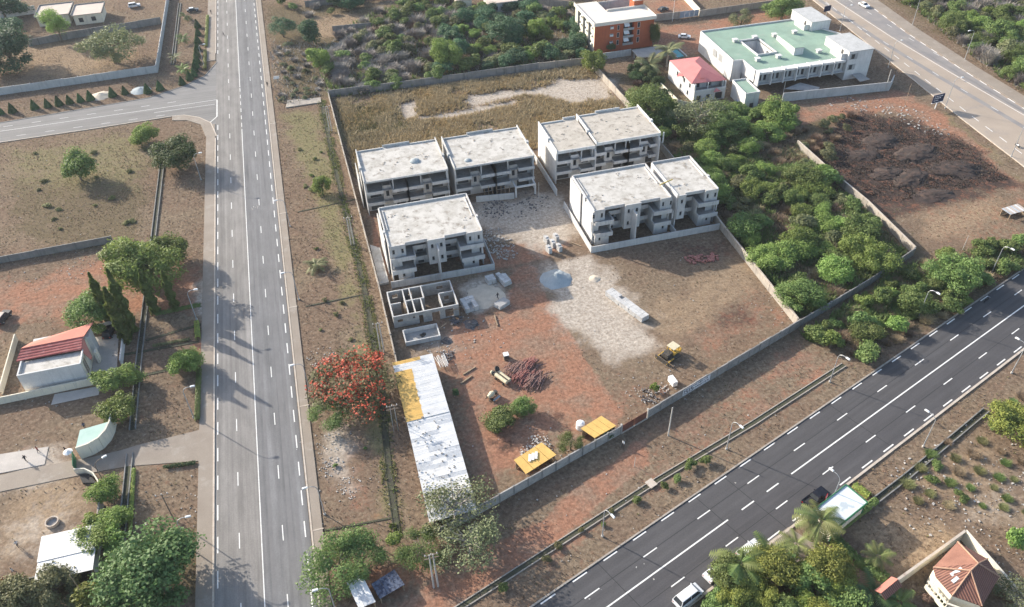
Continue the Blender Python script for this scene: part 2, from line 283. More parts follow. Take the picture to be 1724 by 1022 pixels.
# soil zones, surveyed outlines: (kind, softness m, strength, outline)
ZONES = [
 ('red', 7, 0.72, pix([(690, 600), (740, 540), (800, 520), (850, 480), (905, 470), (930, 520), (965, 590), (1020, 640), (1120, 655), (1080, 690), (1000, 730), (880, 800), (790, 850), (760, 760), (735, 650)])),
 ('red', 1.6, 1.2, pix([(868, 450), (905, 450), (925, 500), (985, 600), (1040, 680), (1060, 700), (1010, 730), (940, 640), (880, 560), (850, 500)])),
 ('red', 1.3, 1.25, pix([(670, 1022), (720, 985), (820, 928), (900, 880), (1010, 800), (1070, 742), (1095, 730), (1085, 780), (1000, 858), (900, 935), (790, 1010), (770, 1040)])),
 ('red', 5, 0.62, pix([(1080, 750), (1200, 680), (1330, 590), (1390, 560), (1410, 590), (1300, 660), (1180, 735), (1090, 790)])),
 ('red', 3, 1.0, pix([(1100, 50), (1180, 38), (1290, 15), (1320, 10), (1330, 40), (1200, 65), (1170, 90), (1105, 100)])),
 ('red', 3, 1.0, pix([(1090, 0), (1180, 0), (1170, 25), (1100, 30)])),
 ('red', 6, 0.9, pix([(-80, 480), (60, 470), (190, 425), (345, 440), (360, 520), (250, 530), (150, 545), (60, 545), (-80, 590)])),
 ('red', 4, 0.7, pix([(215, 770), (330, 760), (330, 800), (215, 800)])),
 ('red', 4, 0.8, pix([(1230, 205), (1420, 165), (1520, 150), (1560, 190), (1420, 200), (1280, 220)])),
 ('red', 3, 0.9, pix([(1500, 165), (1560, 175), (1640, 235), (1724, 310), (1724, 350), (1640, 265), (1560, 215)])),
 ('red', 6, 0.42, pix([(1500, 330), (1724, 310), (1780, 420), (1640, 430), (1550, 420)])),
 ('red', 5, 0.7, pix([(850, 960), (1000, 855), (1120, 770), (1260, 680), (1400, 590), (1440, 610), (1300, 700), (1130, 810), (900, 975)])),
 ('red', 5, 0.5, pix([(520, 640), (600, 640), (660, 880), (560, 885), (530, 760)])),
 ('red', 6, 0.5, pix([(1110, 560), (1300, 450), (1335, 540), (1180, 630)])),
 ('red', 5, 0.5, pix([(1400, 200), (1700, 290), (1690, 330), (1480, 360), (1395, 280)])),
 ('red', 1.2, 0.8, pix([(612, 300), (622, 300), (655, 470), (638, 480)])),
 ('red', 3, 0.9, pix([(760, 420), (960, 400), (960, 425), (850, 448), (790, 455)])),
 ('red', 3, 0.7, pix([(600, 960), (690, 940), (740, 960), (700, 1022), (590, 1022)])),
 ('red', 4, 0.7, pix([(1380, 925), (1420, 915), (1500, 975), (1480, 1000), (1400, 960)])),
 ('red', 3, 0.9, pix([(330, 570), (362, 560), (362, 640), (335, 620)])),
 ('red', 2.5, 0.6, pix([(1285, 515), (1328, 520), (1336, 542), (1300, 552)])),
 ('burnt', 4, 1.0, pix([(1395, 225), (1430, 190), (1520, 195), (1610, 235), (1690, 285), (1724, 315), (1640, 330), (1560, 345), (1480, 365), (1395, 285)])),
 ('burnt', 3, 0.55, pix([(1180, 520), (1260, 505), (1280, 545), (1200, 560)])),
 ('burnt', 4, 0.5, pix([(1120, 405), (1230, 395), (1250, 440), (1120, 450)])),
 ('burnt', 1.2, 0.60, [(g(933, 663)[0] + 1.2 * math.cos(k * 0.785), g(933, 663)[1] + 1.2 * math.sin(k * 0.785)) for k in range(8)]),
 ('burnt', 1.2, 0.60, [(g(805, 692)[0] + 1.3 * math.cos(k * 0.785), g(805, 692)[1] + 1.3 * math.sin(k * 0.785)) for k in range(8)]),
 ('burnt', 1.2, 0.70, [(g(942, 702)[0] + 1.5 * math.cos(k * 0.785), g(942, 702)[1] + 1.5 * math.sin(k * 0.785)) for k in range(8)]),
 ('burnt', 1.2, 0.70, [(g(852, 752)[0] + 1.3 * math.cos(k * 0.785), g(852, 752)[1] + 1.3 * math.sin(k * 0.785)) for k in range(8)]),
 ('burnt', 1.2, 0.60, [(g(830, 745)[0] + 1.2 * math.cos(k * 0.785), g(830, 745)[1] + 1.2 * math.sin(k * 0.785)) for k in range(8)]),
 ('burnt', 1.2, 0.50, [(g(1240, 520)[0] + 3.0 * math.cos(k * 0.785), g(1240, 520)[1] + 3.0 * math.sin(k * 0.785)) for k in range(8)]),
 ('pale', 4, 1.0, pix([(905, 480), (990, 430), (1040, 470), (1090, 545), (1100, 580), (1020, 610), (985, 585), (930, 520)])),
 ('pale', 5, 1.0, pix([(800, 345), (900, 330), (950, 335), (965, 395), (930, 420), (850, 400), (810, 395)])),
 ('pale', 2, 1.0, pix([(780, 480), (830, 465), (858, 490), (845, 520), (800, 525), (780, 505)])),
 ('pale', 3, 1.0, pix([(905, 445), (960, 440), (975, 480), (950, 500), (910, 490)])),
 ('pale', 3, 1.0, pix([(770, 168), (815, 155), (890, 150), (960, 130), (1030, 135), (1035, 165), (960, 172), (880, 160), (800, 175)])),
 ('pale', 2, 0.9, pix([(672, 175), (700, 168), (705, 195), (685, 200)])),
 ('pale', 1.5, 0.8, pix([(700, 195), (780, 185), (900, 160), (905, 165), (790, 195), (705, 202)])),
 ('pale', 4, 0.7, pix([(0, 770), (90, 755), (110, 790), (60, 820), (0, 830)])),
 ('pale', 6, 0.5, pix([(0, 870), (130, 830), (150, 880), (60, 960), (0, 1000)])),
 ('pale', 2, 0.9, pix([(330, 480), (365, 440), (365, 560), (330, 520)])),
 ('pale', 2.5, 0.8, pix([(540, 700), (590, 720), (600, 830), (550, 800)])),
 ('pale', 3, 0.6, pix([(690, 580), (760, 565), (760, 600), (690, 605)])),
 ('pale', 5, 0.42, pix([(1600, 820), (1724, 780), (1724, 880), (1620, 900)])),
 ('straw', 6, 0.9, pix([(640, 235), (740, 205), (900, 165), (1040, 180), (1000, 215), (900, 225), (780, 230), (640, 250)])),
 ('straw', 5, 0.9, pix([(1420, 890), (1520, 860), (1620, 890), (1560, 960), (1480, 960)])),
 ('straw', 6, 0.7, pix([(500, 20), (640, 20), (640, 60), (520, 70)])),
 ('straw', 6, 0.58, pix([(1050, 520), (1250, 400), (1310, 480), (1230, 560), (1100, 620)])),
 ('straw', 6, 0.8, pix([(0, 870), (40, 800), (140, 800), (160, 850), (60, 920), (0, 960)])),
 ('straw', 6, 0.6, pix([(1500, 800), (1724, 640), (1724, 900), (1640, 900), (1560, 860)])),
 ('straw', 5, 0.75, pix([(1540, 360), (1680, 325), (1724, 350), (1640, 400), (1560, 410)])),
 ('straw', 5, 0.7, pix([(800, 590), (880, 560), (960, 600), (1000, 650), (930, 680), (840, 640)])),
 ('straw', 4, 0.7, pix([(1250, 440), (1400, 420), (1420, 480), (1340, 500)])),
 ('straw', 5, 0.6, pix([(60, 60), (200, 50), (260, 100), (100, 130), (0, 130), (0, 90)])),
 ('green', 3, 0.9, pix([(475, 190), (530, 185), (570, 330), (600, 480), (640, 640), (670, 860), (645, 865), (610, 640), (560, 420)])),
 ('green', 3, 0.6, pix([(480, 190), (545, 185), (560, 260), (500, 290)])),
 ('green', 3, 0.8, pix([(560, 185), (660, 175), (680, 220), (600, 245), (575, 235)])),
 ('green', 3, 0.7, pix([(1590, 190), (1620, 210), (1724, 300), (1724, 320), (1640, 250), (1580, 205)])),
 ('green', 3, 0.6, pix([(1480, 170), (1500, 160), (1600, 200), (1590, 215)])),
 ('green', 8, 0.6, pix([(0, 250), (230, 215), (270, 250), (240, 320), (60, 330), (0, 300)])),
 ('litter', 10, 1.0, pix([(450, 10), (980, 0), (1000, 110), (850, 120), (570, 165), (480, 160)])),
 ('litter', 8, 1.0, pix([(1040, 130), (1130, 120), (1220, 190), (1400, 200), (1420, 300), (1540, 420), (1460, 480), (1350, 540), (1210, 375), (1110, 230)])),
 ('litter', 8, 1.0, pix([(1500, 0), (1780, 0), (1780, 170), (1640, 90)])),
 ('litter', 6, 0.9, pix([(1340, 560), (1540, 440), (1724, 400), (1724, 455), (1560, 560), (1420, 600)])),
 ('litter', 5, 0.8, pix([(0, 1000), (150, 970), (230, 900), (360, 880), (360, 1022), (0, 1022)])),
 ('litter', 5, 0.9, pix([(1150, 1022), (1250, 930), (1400, 950), (1520, 1022)])),
 ('litter', 5, 0.6, pix([(0, 290), (270, 270), (250, 420), (60, 430), (0, 400)])),
]
def axis_coords(a, b, step, far):
    c = list(np.arange(a, b + step / 2, step)); d = step; x = a
    left = []
    while x > -far:
        d *= 1.35; x -= d; left.append(x)
    right = []; d = step; x = c[-1]
    while x < far:
        d *= 1.35; x += d; right.append(x)
    return np.array(left[::-1] + c + right)
gx = axis_coords(-130, 290, 1.0, 3200); gy = axis_coords(28, 410, 1.0, 3200)
GX, GY = np.meshgrid(gx, gy)
def vnoise(X, Y, s, seed):
    q = np.random.RandomState(seed); T = q.rand(64, 64)
    x = X / s; y = Y / s; xi = np.floor(x).astype(int); yi = np.floor(y).astype(int); fx = x - xi; fy = y - yi
    fx = fx * fx * (3 - 2 * fx); fy = fy * fy * (3 - 2 * fy)
    a = T[xi % 64, yi % 64]; b = T[(xi + 1) % 64, yi % 64]; c = T[xi % 64, (yi + 1) % 64]; d = T[(xi + 1) % 64, (yi + 1) % 64]
    return (a * (1 - fx) + b * fx) * (1 - fy) + (c * (1 - fx) + d * fx) * fy
KINDS = ['red', 'burnt', 'pale', 'straw', 'green', 'litter']
WT = {k: np.zeros(GX.shape) for k in KINDS}
wob = (vnoise(GX, GY, 5, 1) - 0.5) * 5 + (vnoise(GX, GY, 2.2, 2) - 0.5) * 2.5
for k, soft, st, poly in ZONES:
    d = sd_poly(GX, GY, poly) + wob * min(1, soft / 4)
    WT[k] = np.maximum(WT[k], st * np.clip(0.5 + d / (2 * soft), 0, 1))
def near_flat(X, Y):
    return np.zeros_like(X)
GZ = (vnoise(GX, GY, 3.1, 7) - 0.5) * 0.06
SKIRT = np.maximum(np.abs(GX - 80) - 260, np.abs(GY - 215) - 240) > 0
GZ = np.where(SKIRT, 0, GZ) - 0.05
ny_, nx_ = GX.shape
idx = np.arange(nx_ * ny_).reshape(ny_, nx_)
gf = np.stack([idx[:-1, :-1], idx[:-1, 1:], idx[1:, 1:], idx[1:, :-1]], -1).reshape(-1, 4)
mt, t, b = newmat('soil'); MAT['soil'] = mt
P = pos_node(t)
def attr(nm):
    a = _n(t, 'ShaderNodeAttribute'); a.attribute_name = nm; return a
A1 = attr('w1'); A2 = attr('w2')
s1 = _n(t, 'ShaderNodeSeparateColor'); t.links.new(A1.outputs['Color'], s1.inputs[0])
s2 = _n(t, 'ShaderNodeSeparateColor'); t.links.new(A2.outputs['Color'], s2.inputs[0])
wsock = dict(zip(KINDS, list(s1.outputs)[:3] + list(s2.outputs)[:3]))
nbig = noise(t, P, 0.06, 5, 0.6); nmid = noise(t, P, 0.45, 6, 0.72); nfin = noise(t, P, 1.7, 6, 0.72)
def wmask(sock, soft=0.16, amt=1.0):
    nz_ = _n(t, 'ShaderNodeMath', operation='ADD'); t.links.new(nmid, nz_.inputs[0]); t.links.new(nsub, nz_.inputs[1]); hf = _n(t, 'ShaderNodeMath', operation='MULTIPLY'); t.links.new(nz_.outputs[0], hf.inputs[0]); hf.inputs[1].default_value = 0.5
    a = _n(t, 'ShaderNodeMath', operation='MULTIPLY_ADD'); t.links.new(hf.outputs[0], a.inputs[0]); a.inputs[1].default_value = amt * 1.6; a.inputs[2].default_value = -amt * 0.8
    c = _n(t, 'ShaderNodeMath', operation='ADD'); t.links.new(a.outputs[0], c.inputs[0]); t.links.new(sock, c.inputs[1])
    r = _n(t, 'ShaderNodeMapRange', interpolation_type='SMOOTHSTEP'); r.inputs[1].default_value = 0.5 - soft; r.inputs[2].default_value = 0.5 + soft
    t.links.new(c.outputs[0], r.inputs[0]); return r.outputs[0]
nsub = noise(t, P, 1.15, 5, 0.75)
col = mixc(t, ramp(t, nsub, 0.36, 0.64), (0.222, 0.16, 0.112), (0.125, 0.085, 0.06))
col = mixc(t, ramp(t, nbig, 0.42, 0.62), col, mixc(t, ramp(t, nsub, 0.38, 0.62), (0.25, 0.19, 0.13), (0.135, 0.1, 0.07)))
col = mixc(t, ramp(t, nmid, 0.56, 0.68), col, (0.20, 0.125, 0.085))
col = mixc(t, ramp(t, noise(t, P, 0.8, 6, 0.8), 0.57, 0.7), col, (0.32, 0.265, 0.2))
def two(c1, c2, lo=0.38, hi=0.62, n=None): return mixc(t, ramp(t, n or nsub, lo, hi), c1, c2)
col = mixc(t, wmask(wsock['litter']), col, two((0.105, 0.082, 0.052), (0.16, 0.125, 0.075)))
col = mixc(t, wmask(wsock['straw']), col, two((0.335, 0.25, 0.165), (0.215, 0.15, 0.098)))
col = mixc(t, wmask(wsock['green'], 0.25, 1.3), col, two((0.165, 0.155, 0.075), (0.22, 0.18, 0.105)))
nred = noise(t, P, 0.16, 6, 0.7)
col = mixc(t, wmask(wsock['red']), col, mixc(t, ramp(t, nred, 0.44, 0.6), two((0.35, 0.185, 0.12), (0.235, 0.122, 0.08)), two((0.30, 0.205, 0.145), (0.19, 0.115, 0.082))))
col = mixc(t, wmask(wsock['pale'], 0.3, 1.2), col, two((0.50, 0.435, 0.365), (0.31, 0.26, 0.21)))
col = mixc(t, wmask(wsock['burnt'], 0.25, 1.2), col, mixc(t, ramp(t, nmid, 0.5, 0.62), two((0.042, 0.033, 0.03), (0.09, 0.062, 0.05)), (0.17, 0.085, 0.058)))
h = _n(t, 'ShaderNodeHueSaturation'); t.links.new(col, h.inputs['Color'])
mr = _n(t, 'ShaderNodeMapRange'); mr.inputs[1].default_value = 0.25; mr.inputs[2].default_value = 0.75; mr.inputs[3].default_value = 0.58; mr.inputs[4].default_value = 1.42
t.links.new(nfin, mr.inputs[0]); t.links.new(mr.outputs[0], h.inputs['Value'])
t.links.new(h.outputs[0], b.inputs['Base Color']); b.inputs['Roughness'].default_value = 1.0; b.inputs['Specular IOR Level'].default_value = 0.05
bn = _n(t, 'ShaderNodeBump'); bn.inputs['Strength'].default_value = 0.45; bn.inputs['Distance'].default_value = 0.2
t.links.new(nfin, bn.inputs['Height'])
t.links.new(bn.outputs[0], b.inputs['Normal'])
gme = np_mesh('ground', np.stack([GX, GY, GZ], -1).reshape(-1, 3), gf, 'soil')
for nm, ks in (('w1', KINDS[:3]), ('w2', KINDS[3:])):
    at = gme.attributes.new(nm, 'FLOAT_COLOR', 'POINT')
    at.data.foreach_set('color', np.stack([WT[k].ravel() for k in ks] + [np.ones(GX.size)], -1).astype(np.float32).ravel())
tag(link('ground', gme), kind='structure')
def wt_at(kind, x, y):
    i = np.clip(np.searchsorted(gx, x), 0, nx_ - 1); j = np.clip(np.searchsorted(gy, y), 0, ny_ - 1)
    return WT[kind][j, i]

# ------------------------------------------------------------------ roads
DASH = {}
def dash(parent, x, y, L, wd, rz, z):
    k = (round(L, 2), round(wd, 2))
    if k not in DASH:
        DASH[k] = MB().box(-L / 2, L / 2, -wd / 2, wd / 2, -0.003, 0.003).mesh('lane_dash', 'road_paint')
    return link('lane_dash', DASH[k], parent, (x, y, z), rz)
def line(parent, a, b, wd, z, name='painted_line'):
    d = (b[0] - a[0], b[1] - a[1]); L = math.hypot(*d)
    return MB().box(-L / 2, L / 2, -wd / 2, wd / 2, -0.003, 0.003).build(name, 'road_paint', parent, ((a[0] + b[0]) / 2, (a[1] + b[1]) / 2, z), math.atan2(d[1], d[0]))
# avenue on the left, runs along +Y
av = tag(MB().box(-29.3, -13.9, 20, 460, -0.3, 0.03).build('road', 'asphalt_pale'), kind='structure')
av['label'] = 'pale four lane avenue running up the left of the photo'
ZR = 0.036
line(av, (-21.75, 20), (-21.75, 232), 0.16, ZR); line(av, (-21.75, 262), (-21.75, 420), 0.16, ZR)
for k in range(6): dash(av, -21.75, 235 + k * 5.0, 2.6, 0.16, math.pi / 2, ZR)
for y in np.arange(58, 420, 13.05): dash(av, -25.3, y + 1.3, 3.1, 0.16, math.pi / 2, ZR)
for y in np.arange(58.8, 420, 13.05): dash(av, -18.3, y, 3.1, 0.16, math.pi / 2, ZR)
for y in np.arange(58.5, 400, 6.52):
    dash(av, -14.7, y, 3.2, 0.2, math.pi / 2, ZR)
    if not 238 < y < 287: dash(av, -28.75, y + 1, 3.2, 0.2, math.pi / 2, ZR)
# repaired tar bands on the avenue
M('tar', (0.20, 0.195, 0.19), (0.17, 0.165, 0.16), sc=1.0)
M('tread', (0.155, 0.152, 0.153), (0.185, 0.18, 0.18), sc=0.3)
for x, wd in ((-20.2, 0.55), (-17.0, 0.7), (-15.8, 0.5)):
    tag(MB().box(x - wd / 2, x + wd / 2, 30, 430, 0.0, 0.0335).build('tyre_band', 'tread', av))
pl = tag(MB().box(-32.1, -29.55, 20, 238, -0.2, 0.13).build('pavement', 'pavement'), kind='structure')
pl2 = tag(MB().box(-32.6, -29.55, 287, 440, -0.2, 0.13).build('pavement', 'pavement'), kind='structure')
pr = tag(MB().box(-13.45, -11.85, 20, 440, -0.2, 0.12).build('pavement', 'pavement'), kind='structure')
pl['label'] = 'beige pavement strip along the near left kerb of the avenue'; pl2['label'] = 'beige pavement strip beyond the side street junction'; pr['label'] = 'beige pavement strip along the right kerb of the avenue'
KS = MB().box(-0.15, 0.15, -4.0, 4.0, -0.2, 0.17).mesh('kerb_block', 'kerb_stone')
for y in np.arange(24, 440, 8.03):
    link('kerb_block', KS, pr, (-13.65, y, 0))
    if y < 232: link('kerb_block', KS, pl, (-29.42, y, 0))
    if y > 292: link('kerb_block', KS, pl2, (-29.42, y, 0))
# cross slots of pale concrete in the right pavement
SL = MB().box(-0.9, 0.9, -0.12, 0.12, 0.06, 0.145).mesh('joint_slab', 'kerb_stone')
for v in (205, 357, 516, 684, 895): link('joint_slab', SL, pr, (-12.6, g(470 + v * 0.06, v)[1], 0))
# side street
low = pix([(0, 240), (150, 218), (290, 196), (310, 194), (335, 198), (355, 207), (365, 230)])
upp = pix([(0, 207), (150, 182), (250, 165), (310, 145), (345, 128), (365, 105)])
low = [(-190, 245.0)] + low; upp = [(-190, 259.0)] + upp
ss = tag(MB().prism(low + [(-29.0, 240), (-28.9, 275)] + upp[::-1], -0.3, 0.026).build('road', 'asphalt_side'), kind='structure')
ss['label'] = 'pale side street joining the avenue from the left'
line(ss, (-190, 252.3), (-45, 254.6), 0.16, ZR); line(ss, (-45, 254.6), (-29, 255), 0.16, ZR); line(ss, (-48, 251.9), (-29.6, 251.9), 0.14, ZR)
line(ss, (-29.0, 255), (-29.0, 243.0), 0.3, ZR); line(ss, (-29.0, 243), (-31, 239.7), 0.25, ZR)
for x in np.arange(-150, -45, 8): dash(ss, x, 249.2, 2.6, 0.14, 0.01, ZR); dash(ss, x + 3, 256.8 + (x + 90) * 0.02, 2.6, 0.14, 0.02, ZR)
def kerb_run(pts, wd, h, mat, name='kerb'):
    mb = MB()
    for a, c in zip(pts[:-1], pts[1:]): mb.wallseg(a, c, h + 0.2, wd, -0.2)
    return mb.build(name, mat)
def ribbon(a, b, z0, z1):
    return MB().prism(a + b[::-1], z0, z1)
tag(kerb_run(low, 0.3, 0.14, 'kerb_stone'), kind='structure'); tag(kerb_run(upp, 0.3, 0.13, 'wall_dark'), kind='structure')
lo2 = [g(*p) for p in [(290, 203), (315, 203), (338, 210), (346, 230)]]
tag(MB().prism([low[3], low[4], low[5], low[6], low[7]][:5] + lo2[::-1], -0.1, 0.12).build('pavement', 'pavement'), kind='structure')
# dark four lane road lower right : local frame t along, n across
TA = R_(19.75); TV = (math.cos(TA), math.sin(TA)); NV = (-math.sin(TA), math.cos(TA))
def tn(t_, n_): return (t_ * TV[0] + n_ * NV[0], t_ * TV[1] + n_ * NV[1])
dr = tag(MB().box(-60, 260, 37.45, 51.0, -0.3, 0.03).build('road', 'asphalt_dark', None, (0, 0, 0), TA), kind='structure')
dr['label'] = 'freshly surfaced black four lane road crossing the lower right'
def tdash(t0, L, n_, wd=0.2):
    return MB_dash(t0 + L / 2, n_, L, wd)
def MB_dash(t_, n_, L, wd):
    return dash(dr, t_, n_, L, wd, 0, ZR)
for a_, b_ in ((-60, 72.5), (88.3, 260)): line(dr, (a_, 44.35), (b_, 44.35), 0.24, ZR)
for t0 in (75.8, 82.0): tdash(t0, 3.0, 44.35, 0.24)
for k in range(-9, 14): tdash(92.75 + 12.1 * k, 2.95, 47.45, 0.2); tdash(104.65 + 12.06 * k, 2.85, 41.08, 0.2)
for k in range(-18, 24): tdash(88.6 + 6.28 * k, 2.85, 50.72, 0.24); tdash(105.3 + 6.1 * k, 2.9, 37.88, 0.24)
M('road_crack', (0.032, 0.032, 0.034), (0.03, 0.03, 0.03))
for t0 in (50.5, 72, 79, 107.5): line(dr, (t0, 37.6), (t0 - 0.6, 50.9), 0.1, 0.033, 'tar_joint').data.materials[0] = MAT['road_crack']
for n_ in (47.45, 41.1): line(dr, (-60, n_ + 0.1), (260, n_ + 0.1), 0.09, 0.0325, 'tar_joint').data.materials[0] = MAT['road_crack']
KB = MB().box(-3.95, 3.95, -0.14, 0.14, -0.2, 0.16).mesh('kerb_block', 'wall_old'); KB2 = MB().box(-3.95, 3.95, -0.2, 0.2, -0.2, 0.16).mesh('kerb_block', 'kerb_stone')
for t0 in np.arange(-20, 230, 8.0):
    link('kerb_block', KB, dr, (t0, 51.2, 0)); link('kerb_block', KB2, dr, (t0, 37.2, 0))
# highway, upper right
hl = [(197.5, 330), (195, 270), (191.5, 240), (187.5, 205), (183.5, 172), (180.5, 140), (179, 100)]
hr = [(220, 330), (213.2, 268), (208.6, 232), (206.3, 200), (205.2, 172), (204.5, 140), (204, 100)]
hw = tag(ribbon(hl, hr, -0.3, 0.02).build('road', 'asphalt_worn'), kind='structure')
hw['label'] = 'worn brown grey highway in the upper right corner'
M('highway_lane', (0.225, 0.21, 0.205), (0.285, 0.26, 0.24), sc=0.2)
hc = [(207, 330), (202.6, 268), (200.9, 230), (201.0, 200), (201.8, 168), (202.5, 140), (203, 100)]
ribbon([(x + 0.6, y) for x, y in hc], [(x - 0.7, y) for x, y in hr], 0.0, 0.0245).build('lane_surface', 'highway_lane', hw)
ribbon([(x - 6.4, y) for x, y in hc], [(x - 4.6, y) for x, y in hc], 0.0, 0.0245).build('lane_surface', 'highway_lane', hw)
def along(pts, step):
    out = []; acc = 0
    for a, c in zip(pts[:-1], pts[1:]):
        L = math.hypot(c[0] - a[0], c[1] - a[1]); s = -acc % step
        while s < L:
            out.append((a[0] + (c[0] - a[0]) * s / L, a[1] + (c[1] - a[1]) * s / L, math.atan2(c[1] - a[1], c[0] - a[0]))); s += step
        acc += L
    return out
for a, c in zip(hc[:-1], hc[1:]): line(hw, a, c, 0.2, ZR)
for off, stp, L in ((5.2, 13, 3), (-5.0, 13, 3)):
    for x, y, r in along([(p[0] + off, p[1]) for p in hc], stp): dash(hw, x, y, L, 0.16, r, ZR)
for x, y, r in along([(p[0] - 0.3, p[1]) for p in hr], 6.4): dash(hw, x, y, 3.2, 0.34, r, ZR)
for x, y, r in along([(p[0] + 3.6, p[1]) for p in hl], 6.4): dash(hw, x, y, 3.2, 0.22, r, ZR)
hp = tag(ribbon([(x + 0.25, y) for x, y in hr], [(x + 5.4, y) for x, y in hr], -0.1, 0.1).build('pavement', 'pavement'), kind='structure')
tag(ribbon([(x - 0.4, y) for x, y in hl], [(x - 0.05, y) for x, y in hl], -0.1, 0.12).build('kerb', 'kerb_stone'), kind='structure')
# ------------------------------------------------------------------ walls and buildings
def wall_open(mb, axis, a0, a1, c, th, z0, z1, ops=()):
    """wall along x (axis 0) or y (axis 1) at offset c, thickness th, with real openings (p0,p1,q0,q1)"""
    def bx(p0, p1, q0, q1):
        if p1 - p0 < 1e-4 or q1 - q0 < 1e-4: return
        if axis == 0: mb.box(p0, p1, c, c + th, q0, q1)
        else: mb.box(c, c + th, p0, p1, q0, q1)
    xs = sorted({a0, a1, *[o[0] for o in ops], *[o[1] for o in ops]})
    for p0, p1 in zip(xs[:-1], xs[1:]):
        oo = sorted([o for o in ops if o[0] <= p0 + 1e-6 and o[1] >= p1 - 1e-6], key=lambda o: o[2]); z = z0
        for o in oo:
            bx(p0, p1, z, o[2]); z = o[3]
        bx(p0, p1, z, z1)
    return mb
M('glass_dark', (0.03, 0.035, 0.042), (0.05, 0.055, 0.06), rough=0.15, fine=0)
M('reveal', (0.36, 0.36, 0.355), (0.3, 0.3, 0.295), sc=1)
def window(par, axis, p0, p1, c, q0, q1, mat='glass_dark', frame='render_grey', name='window', out=-1):
    """pane set back in its opening, with a frame proud of the wall"""
    d = 0.16; fw = 0.09
    m1 = MB(); m2 = MB(); cc = c - out * d
    if axis == 0:
        m1.box(p0, p1, cc, cc + 0.03, q0, q1)
        f = c + out * 0.04
        for a in ((p0 - fw, p0, q0 - fw, q1 + fw), (p1, p1 + fw, q0 - fw, q1 + fw), (p0, p1, q0 - fw, q0), (p0, p1, q1, q1 + fw)):
            m2.box(a[0], a[1], min(f, c + 0.05 * -out), max(f, c + 0.05 * -out), a[2], a[3])
    else:
        m1.box(cc, cc + 0.03, p0, p1, q0, q1); f = c + out * 0.04
        for a in ((p0 - fw, p0, q0 - fw, q1 + fw), (p1, p1 + fw, q0 - fw, q1 + fw), (p0, p1, q0 - fw, q0), (p0, p1, q1, q1 + fw)):
            m2.box(min(f, c + 0.05 * -out), max(f, c + 0.05 * -out), a[0], a[1], a[2], a[3])
    o = m1.build(name, mat, par); m2.build('frame', frame, o); return o
class Mir:
    """unit frame: x0 left end, w width, mirrored or not"""
    def __init__(s, x0, w, mir): s.x0, s.w, s.m = x0, w, mir
    def __call__(s, a, b):
        return (s.x0 + s.w - b, s.x0 + s.w - a) if s.m else (s.x0 + a, s.x0 + b)
def debris(par, x0, x1, y0, y1, z, n, mat, seed, smax=0.5):
    q = random.Random(seed)
    for k in range(n):
        mb = MB(); cx, cy = q.uniform(x0, x1), q.uniform(y0, y1); s = q.uniform(0.3, 1) * smax
        for j in range(5):
            mb.rbox((cx + q.gauss(0, s), cy + q.gauss(0, s), z + 0.06), (q.uniform(0.15, 0.9) * s * 1.6, q.uniform(0.1, 0.3), 0.12), q.uniform(0, 3), q.uniform(-0.2, 0.2))
        mb.build('rubble', mat, par)['kind'] = 'stuff'
